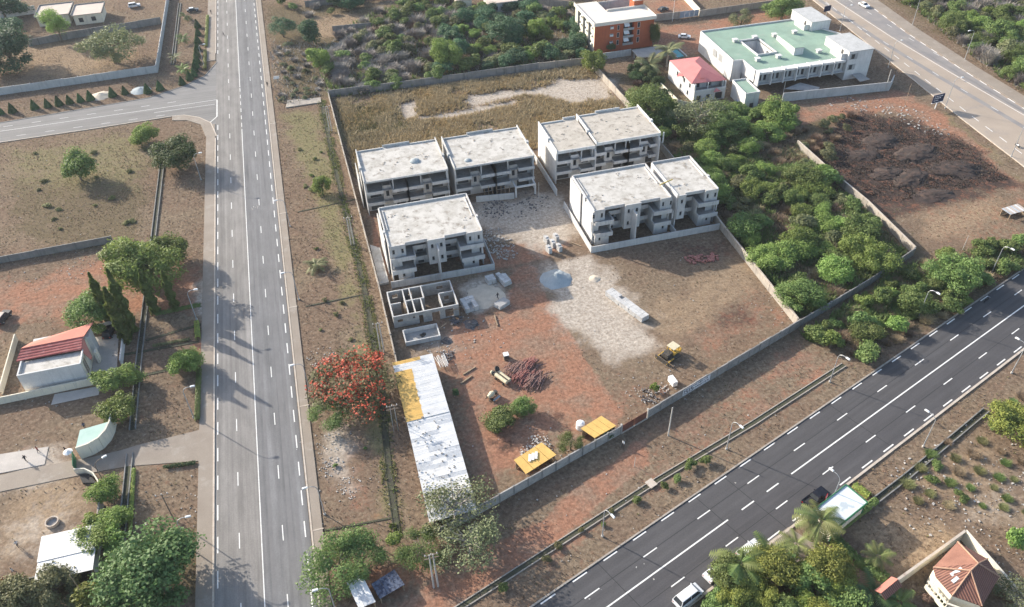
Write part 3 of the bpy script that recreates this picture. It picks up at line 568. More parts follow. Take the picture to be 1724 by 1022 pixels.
def yard_unit(v, x0, mir, wm, rm, seed, W=10.7, D=16.0):
    """back half of a villa: stair tower, deep loggia, corner block with terraces"""
    X = Mir(x0, W, mir); H = 9.3
    def part(name, mat, *bs):
        mb = MB()
        for a in bs: mb.box(*X(a[0], a[1]), *a[2:])
        return mb.build(name, mat, v)
    # core behind the loggia
    mb = MB(); ops = []
    for z in (0.1, 3.4, 6.6): ops.append((*X(2.6, 4.0), z, z + 2.1)); ops.append((*X(4.9, 6.6), z + 0.7, z + 2.2))
    wall_open(mb, 0, *X(0.25, W - 0.25), 5.0, 0.25, 0, H, ops)
    mb.build('loggia_wall', wm, v); part('rear_wall', wm, (0, W, D - 0.25, D, 0, H))
    for z in (0.1, 3.4, 6.6):
        for a, c_, zz, zt in ((2.6, 4.0, z, z + 2.1), (4.9, 6.6, z + 0.7, z + 2.2)):
            MB().box(*X(a, c_), 5.2, 5.24, zz, zt).build('shade_panel', 'interior_shade', v)  # dark sheet behind each opening, painted as the shade indoors
    part('side_wall', wm, (W - 0.25, W, 0.35, D - 0.25, 0, H))
    # tower
    t_ = MB(); wall_open(t_, 0, *X(0, 2.0), 0.0, 0.25, 3.0, H, [(*X(0.75, 1.3), 4.0, 5.1), (*X(0.75, 1.3), 7.4, 8.5)])
    t_.box(*X(1.75, 2.0), 0.25, 5.0, 3.0, H); t_.box(*X(0, 1.75), 0.25, 5.0, 3.0, 3.2); t_.build('stair_tower', wm, v)
    for z in (4.0, 7.4): window(v, 0, *X(0.75, 1.3), 0.0, z, z + 1.1)
    # corner block: top room
    t_ = MB(); wall_open(t_, 0, *X(7.0, W), 0.1, 0.25, 6.5, H, [(*X(7.5, 8.0), 7.5, 8.7), (*X(9.5, 10.0), 7.5, 8.7)])
    t_.box(*X(7.0, 7.25), 0.35, 5.0, 6.5, H); t_.build('corner_room', wm, v)
    for a in (7.5, 9.5): window(v, 0, *X(a, a + 0.5), 0.1, 7.5, 8.7)
    # middle storey: open corner with one panel wall and a slim post
    part('panel_wall', wm, (8.1, 10.0, 0.9, 1.1, 3.3, 6.2)); part('panel_wall', wm, (5.2, 5.45, 0.3, 5.0, 3.3, 6.2))
    part('corner_post', wm, (10.1, 10.35, -0.6, -0.35, 3.9, 6.3))
    # terraces: slab with an L shaped parapet, two levels
    for z, y0, xa in ((6.2, -1.0, 5.2), (3.05, -1.3, 5.4)):
        part('terrace_slab', 'floor_cement', (xa, W, y0 + 0.16, 5.0, z, z + 0.22), (2.0, xa, 2.7, 5.0, z, z + 0.22))
        part('parapet', wm, (xa - 0.15, W, y0, y0 + 0.16, z - 0.25, z + 0.85), (xa - 0.15, xa + 0.01, y0 + 0.16, 2.7, z - 0.25, z + 0.85), (2.0, xa - 0.15, 2.55, 2.7, z - 0.25, z + 0.85))
    # ground block
    t_ = MB(); wall_open(t_, 0, *X(5.8, 9.4), -0.3, 0.25, 0, 2.8, [(*X(7.9, 8.4), 1.2, 2.1)])
    t_.box(*X(5.8, 6.05), -0.05, 5.0, 0, 2.8); t_.box(*X(9.15, 9.4), -0.05, 5.0, 0, 2.8); t_.build('ground_room', wm, v)
    window(v, 0, *X(7.9, 8.4), -0.3, 1.2, 2.1)
    # roof
    part('roof_slab', rm, (0, 2.0, 0.0, D, H, H + 0.32), (2.0, 7.0, 0.9, D, H, H + 0.32), (7.0, W, 0.1, D, H, H + 0.32))
    part('roof_parapet', wm, (0, 2.0, -0.12, 0.12, H - 0.1, H + 0.5), (2.0, 7.0, 0.7, 0.92, H - 0.35, H + 0.45), (7.0, W, -0.05, 0.12, H - 0.1, H + 0.5),
         (W - 0.25, W + 0.02, 0.12, 5.4, H - 0.05, H + 0.62), (W - 0.25, W + 0.02, 6.6, D - 0.02, H - 0.05, H + 0.75), (0, W, D - 0.22, D + 0.03, H - 0.05, H + 0.75),
         (W - 0.9, W - 0.72, 6.6, D - 1.2, H + 0.3, H + 0.6))
    part('roof_outlet', wm, (W - 0.2, W + 0.35, 5.5, 6.5, H - 0.3, H + 0.75))
    debris(v, *X(1.0, W - 1.5), 2.5, D - 2, H + 0.32, 4, 'roof_screed_old', seed, 0.45)
def street_unit(v, x0, mir, wm, rm, seed, W=10.6, D=16.0, white=False):
    """front half of a villa: open top terrace on slim columns, stepped balconies"""
    X = Mir(x0, W, mir); H = 9.6
    def part(name, mat, *bs):
        mb = MB()
        for a in bs: mb.box(*X(a[0], a[1]), *a[2:])
        return mb.build(name, mat, v)
    mb = MB(); ops = [(*X(0.8, 2.6), 6.7, 8.9), (*X(6.6, 9.0), 6.7, 8.9)]
    wall_open(mb, 0, *X(0.2, W - 0.2), 4.6, 0.2, 6.5, H, ops)
    wall_open(mb, 0, *X(0.2, W - 0.2), 2.6, 0.2, 3.3, 6.3, [(*X(0.7, 2.6), 3.6, 5.7), (*X(6.6, 9.4), 3.4, 5.8)])
    wall_open(mb, 0, *X(0.2, W - 0.2), 2.0, 0.2, 0, 3.1, [(*X(0.7, 3.0), 0.1, 2.4), (*X(6.3, 9.6), 0.1, 2.6)])
    mb.build('inner_wall', wm, v); part('rear_wall', wm, (0, W, D - 0.2, D, 0, H))
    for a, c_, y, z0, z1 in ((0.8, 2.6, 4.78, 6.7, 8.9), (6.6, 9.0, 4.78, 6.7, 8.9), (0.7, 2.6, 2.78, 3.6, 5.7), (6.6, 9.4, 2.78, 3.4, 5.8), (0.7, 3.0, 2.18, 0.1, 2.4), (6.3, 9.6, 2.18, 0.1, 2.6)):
        MB().box(*X(a, c_), y, y + 0.04, z0, z1).build('shade_panel', 'interior_shade', v)  # dark sheets take the place of the shaded rooms behind
    part('side_wall', wm, (W - 0.2, W, 0.2, D - 0.2, 0, H))
    part('dividing_wall', wm, (-0.13, 0.13, -1.0, 2.0, 0, 8.6), (-0.13, 0.13, 2.0, 4.6, 0, H - 0.02))
    # floors
    part('terrace_slab', 'floor_cement', (0.13, W - 0.2, 0.2, 4.6, 6.3, 6.5)); part('terrace_slab', 'floor_cement', (0.13, W - 0.2, 0.2, 2.6, 3.1, 3.3))
    part('balcony', wm, (0.13, 4.0, -0.9, -0.75, 6.12, 6.98), (3.85, 4.0, -0.75, 1.0, 6.12, 6.98), (0.13, 3.85, -0.75, 0.2, 6.05, 6.3))
    part('balcony', wm, (6.2, W, -0.5, -0.35, 6.12, 6.98), (6.2, 6.35, -0.35, 1.0, 6.12, 6.98), (6.35, W - 0.2, -0.35, 0.2, 6.05, 6.3))
    part('balcony', wm, (0.13, 4.0, -0.7, -0.55, 2.9, 3.75), (3.85, 4.0, -0.55, 1.0, 2.9, 3.75), (0.13, 3.85, -0.55, 0.2, 2.85, 3.1))
    part('balcony', wm, (6.2, W, -0.4, -0.25, 2.9, 3.75), (6.2, 6.35, -0.25, 1.0, 2.9, 3.75), (6.35, W - 0.2, -0.25, 0.2, 2.85, 3.1))
    # stair bay between the balconies
    t_ = MB(); wall_open(t_, 0, *X(4.0, 6.2), 1.0, 0.2, 2.6, 7.4, [(*X(4.7, 5.5), 4.2, 6.2)]); t_.box(*X(4.0, 4.2), 1.2, 2.6, 2.6, 7.4); t_.box(*X(6.0, 6.2), 1.2, 2.6, 2.6, 7.4)
    t_.build('stair_bay', wm if white else 'blockwork', v); window(v, 0, *X(4.7, 5.5), 1.0, 4.2, 6.2)
    for a in (0.35, 3.4, 10.1) if white else (3.4, 10.1):
        part('column', wm, (a, a + 0.28, 0.25, 0.53, 6.5, H))
    part('roof_slab', rm, (0, W, -0.1, D, H, H + 0.3))
    part('roof_fascia', wm, (0, W, -0.32, -0.1, H - (0.45 if white else 0.1), H + 0.36))
    part('roof_parapet', wm, (W - 0.2, W + 0.03, -0.1, 6.0, H - 0.02, H + 0.55), (W - 0.2, W + 0.03, 7.2, D - 0.03, H - 0.02, H + 0.9), (0, 3.6, D - 0.2, D + 0.03, H - 0.02, H + 0.9), (3.6, W, D - 0.9, D - 0.7, H - 0.02, H + 0.6))
    part('roof_outlet', wm, (W - 0.3, W + 0.4, 6.1, 7.1, H - 0.3, H + 0.9))
    debris(v, *X(1.0, W - 1.5), 2.5, D - 2, H + 0.3, 4, 'roof_screed_old', seed, 0.5)
def villa(label, loc, fn, units, wm, rm, seed, W, sides, **k):
    v = thing('villa', label, 'house', (*loc, 0), 0, 'unfinished concrete villas')
    for i, mir in enumerate(units):
        fn(v, i * W, mir, wm, rm, seed + i, W, **k)
    return v
vB3 = villa('unfinished pale villa pair with white roof nearest the avenue, behind the roofless block building', (10.2, 145.6), yard_unit, [True, False], 'render_raw', 'roof_screed', 1, 10.7, 1)
vB5 = villa('unfinished white villa pair facing the yard, left of the single narrow villa', (58.3, 145.4), yard_unit, [True, False], 'render_raw', 'roof_screed', 4, 9.75, 1)
vB5b = villa('single narrow white villa at the right end of the front row, beside the thicket', (79.6, 145.4), yard_unit, [False], 'render_raw', 'roof_screed', 7, 10.4, 1)
vB1 = villa('unfinished grey villa pair with dark open balconies at the left end of the back row', (8.6, 174.2), street_unit, [True, False], 'render_grey', 'roof_screed', 10, 10.6, 1)
vB2 = villa('unfinished grey villa pair in the middle of the back row, scaffold props in front', (31.4, 174.0), street_unit, [True, False], 'render_grey', 'roof_screed', 13, 10.5, 1)
vB4a = villa('single white villa with beige stained roof, left of the wide one in the back row', (58.4, 174.0), street_unit, [True], 'render_white', 'roof_screed_old', 16, 10.6, 1, white=True)
vB4b = villa('wide white villa pair with beige stained roof at the right end of the back row', (69.7, 175.0), street_unit, [True, False], 'render_white', 'roof_screed_old', 19, 9.1, 1, white=True)
for v, Wt, dy in ((vB3, 21.4, 2.6), (vB5, 19.5, 2.6)):
    MB().box(Wt / 2 - 0.14, Wt / 2 + 0.14, -dy, 0.0, 0, 8.4).build('dividing_wall', 'render_raw', v)
MB().box(-0.25, 0.02, 0.3, 15.9, 0, 9.3).build('end_wall', 'render_white', vB5b); MB().box(-0.25, 0.02, 0.3, 15.9, 9.32, 9.9).build('roof_parapet', 'render_white', vB5b)
MB().box(-0.55, -0.3, 3.2, 14.6, 0, 9.5).build('screen_wall', 'render_raw', vB3); MB().box(-0.45, -0.2, 8.2, 15.8, 0, 9.6).build('screen_wall', 'render_white', vB5); MB().box(-0.1, 0.0, 0.5, 7.6, 0, 9.2).build('end_wall', 'render_white', vB5)
MB().box(17.35, 17.6, -1.6, 3.0, 0, 9.2).build('end_wall', 'render_white', vB4b)
for v in (vB1,):
    MB().box(-0.9, -0.7, 4, 12, 0, 8.8).build('screen_wall', 'render_grey', v)
# yellow duct between the two front roofs
M('yellow_pipe', (0.62, 0.46, 0.14)); tag(MB().cyl((77.0, 150.6, 10.2), (80.6, 151.4, 10.6), 0.16, n=8).build('drain_pipe', 'yellow_pipe'), 'yellow pipe lying across the gap between two front row villa roofs', 'pipe')
# mortar heaps on villa roofs
M('sand_blue', (0.36, 0.40, 0.415), (0.30, 0.335, 0.35), sc=0.6, bump=0.3)
for (x, y, r, lab) in ((35.5, 176.6, 0.9, 'round grey mortar heap on the roof of the middle back row villa'), (22.5, 180.4, 1.3, 'flat grey mortar heap on the leftmost back row villa roof')):
    tag(MB().blob((x, y, 9.9), r, 14, 6, 0.1, 0.45, 3).build('mortar_heap', 'sand_blue', smooth=True), lab, 'heap')

def wall(label, pts, h, mat, th=0.22, panel=None, post=None, cat='wall', name='boundary_wall', cap=None, group=None, postmat=None):
    base = pts[0]; t_ = thing(name, label, cat, base, 0, group)
    L = [(p[0] - base[0], p[1] - base[1]) for p in pts]
    for a, c in zip(L[:-1], L[1:]):
        d = math.hypot(c[0] - a[0], c[1] - a[1]); n = max(1, round(d / panel)) if panel else 1; rz = math.atan2(c[1] - a[1], c[0] - a[0])
        pm = MB().box(-d / n / 2 + 0.06 * bool(panel), d / n / 2 - 0.06 * bool(panel), -th / 2, th / 2, -0.2, h).mesh('panel', mat)
        po = MB().box(-0.14, 0.14, -th / 2 - 0.06, th / 2 + 0.06, -0.2, h + 0.07).mesh('post', postmat or mat)
        for k in range(n):
            f = (k + 0.5) / n
            link('panel' if panel else 'wall_run', pm, t_, (a[0] + (c[0] - a[0]) * f, a[1] + (c[1] - a[1]) * f, rnd.uniform(-0.12, 0.05) if panel else 0), rz)
        if panel:
            for k in range(n + 1):
                f = k / n; link('post', po, t_, (a[0] + (c[0] - a[0]) * f, a[1] + (c[1] - a[1]) * f, 0), rz)
        if cap:
            link('coping', MB().box(-d / 2, d / 2, -th / 2 - 0.08, th / 2 + 0.08, h, h + 0.1).mesh('coping', cap), t_, ((a[0] + c[0]) / 2, (a[1] + c[1]) / 2, 0), rz)
    return t_
G_W = 'boundary walls'
wall('long low wall between the avenue verge and the villa plot', [(5.6, 245), (6.6, 144)], 2.0, 'wall_old', panel=6, group=G_W)
wall('low wall along the avenue side of the yard, under the long metal shed', [(6.62, 143.8), (6.2, 78.6)], 2.0, 'wall_old', panel=6, group=G_W)
wall('dark overgrown wall behind the villa plot, below the grey scrub', [(5.8, 245.4), (33.5, 244.4), (75, 244.0)], 2.4, 'wall_dark', panel=6, group=G_W)
wall('dark wall behind the sandy clearing at the back of the villa plot', [(75.3, 244.0), (91.8, 243)], 2.4, 'wall_old', panel=6, group=G_W)
wall('grey wall at the right of the sandy clearing, running down to the thicket', [(92.4, 243), (93.0, 213), (91.8, 165)], 2.3, 'wall_old', panel=6, group=G_W)
wall('pale wall between the yard and the thicket', [(91.6, 164.6), (90.3, 142), (89.3, 105.6)], 2.0, 'wall_old', panel=6, cap='kerb_stone', group=G_W)
wall('low cement wall in front of the villa pair nearest the avenue', [(9.4, 143.6), (33.4, 143.2), (33.4, 156)], 1.7, 'render_grey', group=G_W)
wall('low cement wall in front of the two right hand front row villas', [(57.0, 163.0), (57.0, 142.6), (90.0, 142.3)], 1.7, 'render_raw', group=G_W)
wall('short low wall between the front row pair and the narrow villa', [(78.6, 145.8), (78.6, 142.8)], 1.7, 'render_raw', group=G_W)
wall('low white wall along the left flank of the back row right villas', [(56.6, 190.5), (56.9, 168.6)], 1.9, 'render_white', group=G_W)
wall('short grey wall joining the two middle back row villas', [(53.4, 189.8), (56.4, 190.2)], 2.3, 'render_grey', group=G_W)
# yard front wall: block panels between concrete posts, with gate
fw0, fw1, fw2, fw3 = (6.6, 76.9), (43.0, 88.7), (49.4, 90.9), (89.4, 105.0)
wall('raw block front wall of the yard between the big tree and the red gate', [fw0, fw1], 2.2, 'blockwork', panel=3.0, postmat='wall_dark', group=G_W)
wall('raw block front wall of the yard right of the red gate, carrying a painted name', [fw2, fw3], 2.2, 'blockwork_dark', panel=3.0, postmat='wall_dark', group=G_W)
M('rust_gate', (0.24, 0.095, 0.065), (0.16, 0.07, 0.05), sc=1.2, rough=0.6)
gt = thing('gate', 'rust red metal gate in the front wall of the yard', 'gate', fw1)
gd = (fw2[0] - fw1[0], fw2[1] - fw1[1]); gl = math.hypot(*gd); gt.rotation_euler = (0, 0, math.atan2(gd[1], gd[0]))
for k in range(2):
    x0, x1 = 0.3 + k * (gl - 0.6) / 2, 0.3 + (k + 1) * (gl - 0.6) / 2 - 0.08
    lf = MB().box(x0, x1, -0.03, 0.03, 0.15, 2.0).build('leaf', 'rust_gate', gt)
    n = 9
    for j in range(n):
        MB().box(x0 + (x1 - x0) * (j + 0.2) / n, x0 + (x1 - x0) * (j + 0.75) / n, -0.07, -0.03, 0.2, 1.95).build('slat', 'rust_gate', lf)
MB().box(0.2, gl - 0.2, -0.25, 0.1, 0.0, 0.14).build('sill', 'kerb_stone', gt)
MB().box(0.0, 0.28, -0.2, 0.2, 0, 2.5).build('pier', 'blockwork', gt); MB().box(gl - 0.28, gl, -0.2, 0.2, 0, 2.5).build('pier', 'blockwork', gt)
# painted name panel on the wall (dark letters on white)
M('paint_white', (0.70, 0.70, 0.72), (0.6, 0.6, 0.62), sc=2.0); M('paint_ink', (0.02, 0.022, 0.035), fine=0)
wd = Vector((fw3[0] - fw2[0], fw3[1] - fw2[1])).normalized(); wrz = math.atan2(wd.y, wd.x)
p0 = g(1144, 662, 0.6); off = (Vector(p0) - Vector(fw2)).dot(wd)
sg = thing('name_panel', 'white painted panel with dark lettering on the yard front wall', 'sign', (fw2[0] + wd.x * off, fw2[1] + wd.y * off, 0), wrz)
MB().box(0, 7.3, -0.215, -0.195, 0.45, 2.05).build('white_ground', 'paint_white', sg)
SEG = {'I': [(0.0, 0.0, 0.0, 1.0)], 'S': [(0, 1, 1, 1), (0, 1, 0, 0.5), (0, 0.5, 1, 0.5), (1, 0.5, 1, 0), (0, 0, 1, 0)]}
def letter(ch, x, z, wl, hl, st):
    mb = MB()
    for a, b_, c, d in SEG[ch]:
        x0, x1 = sorted((x + a * wl, x + c * wl)); z0, z1 = sorted((z + b_ * hl, z + d * hl))
        mb.box(x0 - st / 2, x1 + st / 2, -0.225, -0.2175, z0 - st / 2, z1 + st / 2)
    return mb.build('letter', 'paint_ink', sg)
x = 0.35
for ch in 'ISIS':
    wl = 0.0 if ch == 'I' else 0.55
    letter(ch, x, 0.72, wl, 1.0, 0.2); x += wl + 0.42
q = random.Random(4)
for row, (zz, hh) in enumerate(((1.38, 0.5), (0.68, 0.5))):          # two lines too small to read
    x = 3.0
    while x < 6.7:
        mb = MB(); wq = q.uniform(0.16, 0.3)
        mb.box(x, x + 0.08, -0.225, -0.2175, zz, zz + hh)
        if q.random() < 0.7: mb.box(x + 0.08, x + wq, -0.225, -0.2175, zz + hh * q.choice((0, 0.4, 0.8)), zz + hh * q.choice((0.9, 1.0)))
        mb.build('small_letter', 'paint_ink', sg); x += wq + 0.14
wall('dark stained wall below the thicket, between the yard corner and the burnt plot', [(89.8, 105.2), (111, 112.6), (127.8, 119.4)], 2.0, 'wall_dark', panel=3.2, group=G_W)
wall('pale wall between the thicket and the burnt plot', [(128.2, 119.8), (129.4, 140), (128.8, 156), (129, 172)], 2.0, 'wall_old', panel=5, cap='kerb_stone', group=G_W)
# left side walls
wall('white panel wall round the empty lot beside the side street', [(-150, 280), (-97.8, 281.3), (-48.7, 283.1)], 2.5, 'render_grey', panel=5.0, group=G_W)
wall('white panel wall running away up the left of the avenue verge', [(-48.6, 283.4), (-47.9, 375)], 2.5, 'render_grey', panel=5.0, group=G_W)
wall('old grey wall across the top of the empty lot, in front of the flat roofed house', [g(50, 78), g(125, 64), g(272, 40)], 2.6, 'wall_dark', panel=8, group=G_W)
wall('plain grey wall between the dry field and the red earth lot', [(-110, g(0, 443)[1]), g(0, 443), g(190, 408)], 1.9, 'wall_dark', panel=8, group=G_W)
wall('white wall beside the big tree at the top left corner', [g(-60, 40), g(62, 22)], 3.0, 'render_white', group=G_W)
# compound round the red roofed house
wall('low white front wall of the red roofed house compound', [g(-60, 690), g(0, 680), g(178, 643)], 1.7, 'wall_cream', group=G_W)
wall('low white side wall left of the red roofed house', [g(4, 664), g(30, 572)], 1.7, 'wall_cream', group=G_W)
wall('low white rear wall behind the red roofed house yard', [g(152, 562), g(196, 550)], 1.9, 'render_white', group=G_W)
wall('low white wall on the avenue side of the red roofed house', [g(212, 560), g(206, 616)], 1.7, 'render_white', group=G_W)
wall('grey wall at the bottom left below the white roofed shed', [g(-60, 1012), g(0, 1000), g(158, 958)], 2.0, 'wall_dark', group=G_W)
wall('grey wall on the avenue side of the bottom left compound', [g(174, 850), g(170, 880), g(162, 975)], 2.0, 'wall_old', group=G_W)
# bottom right compound of the tiled villa
wall('cream compound wall left of the tiled villa', [g(1486, 1003), g(1617, 908)], 2.4, 'wall_cream', cap='kerb_stone', group=G_W)
wall('cream compound wall right of the tiled villa', [g(1617.5, 907.5), g(1745, 1055)], 2.4, 'wall_cream', cap='wall_cream', group=G_W)
# upper right
wall('tall grey cement wall in front of the green roofed block', [g(1316, 171), g(1496, 152), g(1502, 140)], 2.8, 'render_grey', group=G_W)
wall('cement wall along the red earth lane behind the green roofed block', [g(1178, 28), g(1320, 8)], 2.4, 'wall_old', panel=8, group=G_W)
wall('wall and blue gate line across the red earth lane by the brick coloured flats', [g(1098, 36), g(1144, 31)], 2.6, 'wall_old', group=G_W)
M('blue_gate', (0.30, 0.36, 0.43), (0.26, 0.31, 0.37), rough=0.5)
ga, gb = g(1144, 31), g(1176, 27)
gq = thing('gate', 'blue grey sheet metal gate on the red earth lane', 'gate', ga, math.atan2(gb[1] - ga[1], gb[0] - ga[0])); L = math.hypot(gb[0] - ga[0], gb[1] - ga[1])
for k in range(4): MB().box(L * k / 4 + 0.05, L * (k + 1) / 4 - 0.05, -0.05, 0.05, 0.1, 2.5).build('leaf', 'blue_gate', gq)
wall('cream wall running away beside the blue grey gate', [g(1177, 26), g(1145, -8)], 2.6, 'wall_cream', group=G_W)
wall('grey yard wall in front of the brick coloured flats', [g(1002, 102), g(1062, 93)], 2.2, 'render_grey', group=G_W)
wall('grey wall in the scrub at the top, near the avenue', [g(515, 12), g(600, 3)], 2.4, 'wall_dark', panel=6, group=G_W)
wall('old wall half hidden in the scrub at the top', [g(560, 52), g(625, 46)], 1.8, 'wall_dark', group=G_W)
wall('long grey wall at the top edge beside the brick coloured flats', [g(905, 8), g(968, 14)], 2.6, 'wall_old', group=G_W)
wall('low wall beyond the burnt shade behind the red roofed villa', [g(1262, 196), g(1318, 184)], 2.0, 'wall_dark', panel=3, group=G_W)
# ------------------------------------------------------------------ other buildings
def tilemat(key, c1, c2, axis, period, c3=None, rows=0.0):
    """rib pattern of roof tiles, relief included"""
    mt, t, b = newmat(key)
    sx = _n(t, 'ShaderNodeSeparateXYZ'); t.links.new(_n(t, 'ShaderNodeTexCoord').outputs['Object'], sx.inputs[0])
    mu = _n(t, 'ShaderNodeMath', operation='MULTIPLY'); mu.inputs[1].default_value = 2 * math.pi / period; t.links.new(sx.outputs[axis], mu.inputs[0])
    si = _n(t, 'ShaderNodeMath', operation='SINE'); t.links.new(mu.outputs[0], si.inputs[0])
    mr = _n(t, 'ShaderNodeMapRange'); mr.inputs[1].default_value = -1; t.links.new(si.outputs[0], mr.inputs[0])
    col = mixc(t, mr.outputs[0], c2, c1)
    col = mixc(t, ramp(t, noise(t, pos_node(t), 0.8, 5, 0.7), 0.5, 0.8), col, c3 or tuple(x * 0.6 for x in c1))
    t.links.new(col, b.inputs['Base Color']); b.inputs['Roughness'].default_value = 0.8
    bn = _n(t, 'ShaderNodeBump'); bn.inputs['Strength'].default_value = 0.6; bn.inputs['Distance'].default_value = 0.08
    t.links.new(mr.outputs[0], bn.inputs['Height']); t.links.new(bn.outputs[0], b.inputs['Normal']); MAT[key] = mt
M('green_roof', (0.26, 0.37, 0.29), (0.22, 0.31, 0.245), sc=0.25, stain=(0.32, 0.36, 0.30), ssc=0.3, slo=0.55, shi=0.8)
M('orange_render', (0.42, 0.115, 0.05), (0.35, 0.095, 0.045), sc=0.4, rain=(0.27, 0.08, 0.045))
M('cream_roof', (0.72, 0.66, 0.58), (0.62, 0.57, 0.50), sc=0.2)
M('pink_roof', (0.52, 0.19, 0.185), (0.46, 0.165, 0.16), sc=0.4, fine=0.08)
M('salmon_roof', (0.52, 0.20, 0.15), (0.47, 0.18, 0.135), sc=0.4, fine=0.08)
tilemat('tile_red', (0.36, 0.075, 0.07), (0.20, 0.04, 0.04), 1, 0.62, (0.42, 0.16, 0.15))
tilemat('tile_x', (0.27, 0.125, 0.088), (0.10, 0.042, 0.032), 0, 0.36); tilemat('tile_y', (0.27, 0.125, 0.088), (0.10, 0.042, 0.032), 1, 0.36)
M('tile_ridge', (0.40, 0.25, 0.175), (0.33, 0.20, 0.14), sc=2)
# green roofed block -----------------------------------------------------------
gb = thing('apartment_block', 'long white two storey block with a flat green roof beside the highway', 'building', (131, 206, 0))
def gbp(p): return (p[0] - 131, p[1] - 206)
ZR2 = 6.6
body = [(131.2, 216), (134.2, 215.6), (134.2, 207.4), (165, 207.8), (174.2, 208.0), (174.8, 224), (166, 240.6), (132.0, 241.0)]
MB().prism([gbp(p) for p in [(132.4, 217.2), (134.6, 216.8), (134.6, 210.5), (164.5, 210.5), (173.6, 209.5), (174.0, 223.6), (165.4, 239.8), (132.6, 240.2)]], 0, 3.0).build('ground_storey', 'render_grey', gb)
# upper storey walls: outer ring, courtyard kept open
def ring(parent, poly, z0, z1, th, mat, name):
    for a, c in zip(poly, poly[1:] + poly[:1]):
        MB().wallseg(gbp(a), gbp(c), z1 - z0, th, z0).build(name, mat, parent)
ring(gb, [body[6], body[7], body[0], body[1], body[2]][:5], 0, ZR2 + 0.5, 0.3, 'render_white', 'upper_wall') if False else None
for a, c, z0 in ((body[7], body[0], 0), (body[0], body[1], 0), (body[1], body[2], 3), (body[6], body[7], 0), (body[5], body[6], 0), (body[4], body[5], 0)):
    MB().wallseg(gbp(a), gbp(c), ZR2 + 0.45 - z0, 0.3, z0).build('outer_wall', 'render_white', gb)
MB().box(3.2, 43.2, 1.4, 1.7, 3.0, ZR2).build('bay_back_wall', 'render_grey', gb)
MB().box(3.2, 43.2, 1.7, 33.5, 3.0, 3.2).build('floor', 'floor_cement', gb) if False else None
cx0, cx1, cy0, cy1 = 140.6, 147.0, 217.6, 229.4
for (xa, xb, ya, yb) in ((132.2, 173.9, 216.2, cy0), (132.2, cx0, cy0, cy1), (cx1, 174, cy0, cy1 - 3.9), (134.4, 173.9, 207.9, 216.2)):
    MB().box(xa - 131, xb - 131, ya - 206, yb - 206, ZR2 - 0.3, ZR2).build('roof', 'green_roof', gb)
MB().prism([gbp(p) for p in ((132.2, cy1), (cx1, cy1), (cx1, cy1 - 3.9), (174.4, cy1 - 3.9), (165.9, 240.3), (132.2, 240.6))], ZR2 - 0.3, ZR2).build('roof', 'green_roof', gb)
for (xa, xb, ya, yb) in ((cx0 - 0.3, cx0, cy0 - 0.3, cy1 + 0.3), (cx1, cx1 + 0.3, cy0 - 0.3, cy1 + 0.3), (cx0, cx1, cy0 - 0.3, cy0), (cx0, cx1, cy1, cy1 + 0.3)):
    MB().box(xa - 131, xb - 131, ya - 206, yb - 206, 2.8, ZR2 + 0.55).build('courtyard_wall', 'render_white', gb)
MB().box(cx1 - 0.06 - 131, cx1 - 131, 15.5, 16.8, 3.2, 5.4).build('shade_panel', 'interior_shade', gb)
# bays along the front : fin, two windows, scooped apron
nb = 7; bw = 30.6 / nb
for k in range(nb):
    x0 = 3.3 + k * bw
    by = MB(); wall_open(by, 0, x0 + 0.35, x0 + bw, 0.5, 0.2, 3.0, 6.0, [(x0 + 0.8, x0 + 1.8, 3.6, 5.7), (x0 + 2.5, x0 + 3.5, 3.6, 5.7)]); bo = by.build('bay_wall', 'render_grey', gb)
    for a in (0.8, 2.5): window(bo, 0, x0 + a, x0 + a + 1.0, 0.5, 3.6, 5.7)
    MB().prism([(x0, -0.9), (x0 + 0.35, -0.9), (x0 + 0.35, 1.4), (x0, 1.4)], 2.5, 7.1).build('fin', 'render_white', gb)
    MB().box(x0 + 0.35, x0 + bw, -0.75, 0.5, 2.8, 3.0).build('apron', 'render_grey', gb)
    MB().box(x0 + 0.35, x0 + bw, -0.5, 1.9, 6.05, 6.7).build('cornice', 'render_white', gb)
# side openings of the white left wall
for y in (17.0, 21.2):
    MB().box(-0.08 + 0.45, 0.6, y, y + 2.4, 3.4, 5.6).build('recess', 'reveal', gb) if False else MB().box(0.32 - 0.06, 0.34, y, y + 2.6, 3.2, 5.5).build('side_window', 'reveal', gb)
# roof vents
for (u, v) in ((1238, 66), (1271, 61), (1304, 57), (1276, 98), (1311, 93), (1338, 82), (1379, 84), (1338, 52)):
    x, y = g(u, v, ZR2 + 0.9); x -= 131; y -= 206
    vt = MB().box(x - 0.65, x + 0.65, y - 0.6, y + 0.6, ZR2, ZR2 + 0.85).build('roof_vent', 'render_grey', gb); MB().box(x - 0.85, x + 0.85, y - 0.8, y + 0.8, ZR2 + 0.85, ZR2 + 1.05).build('cap', 'render_white', vt)
    MB().box(x + 0.65, x + 0.67, y - 0.45, y + 0.45, ZR2 + 0.2, ZR2 + 0.75).build('louvre', 'interior_shade', vt)
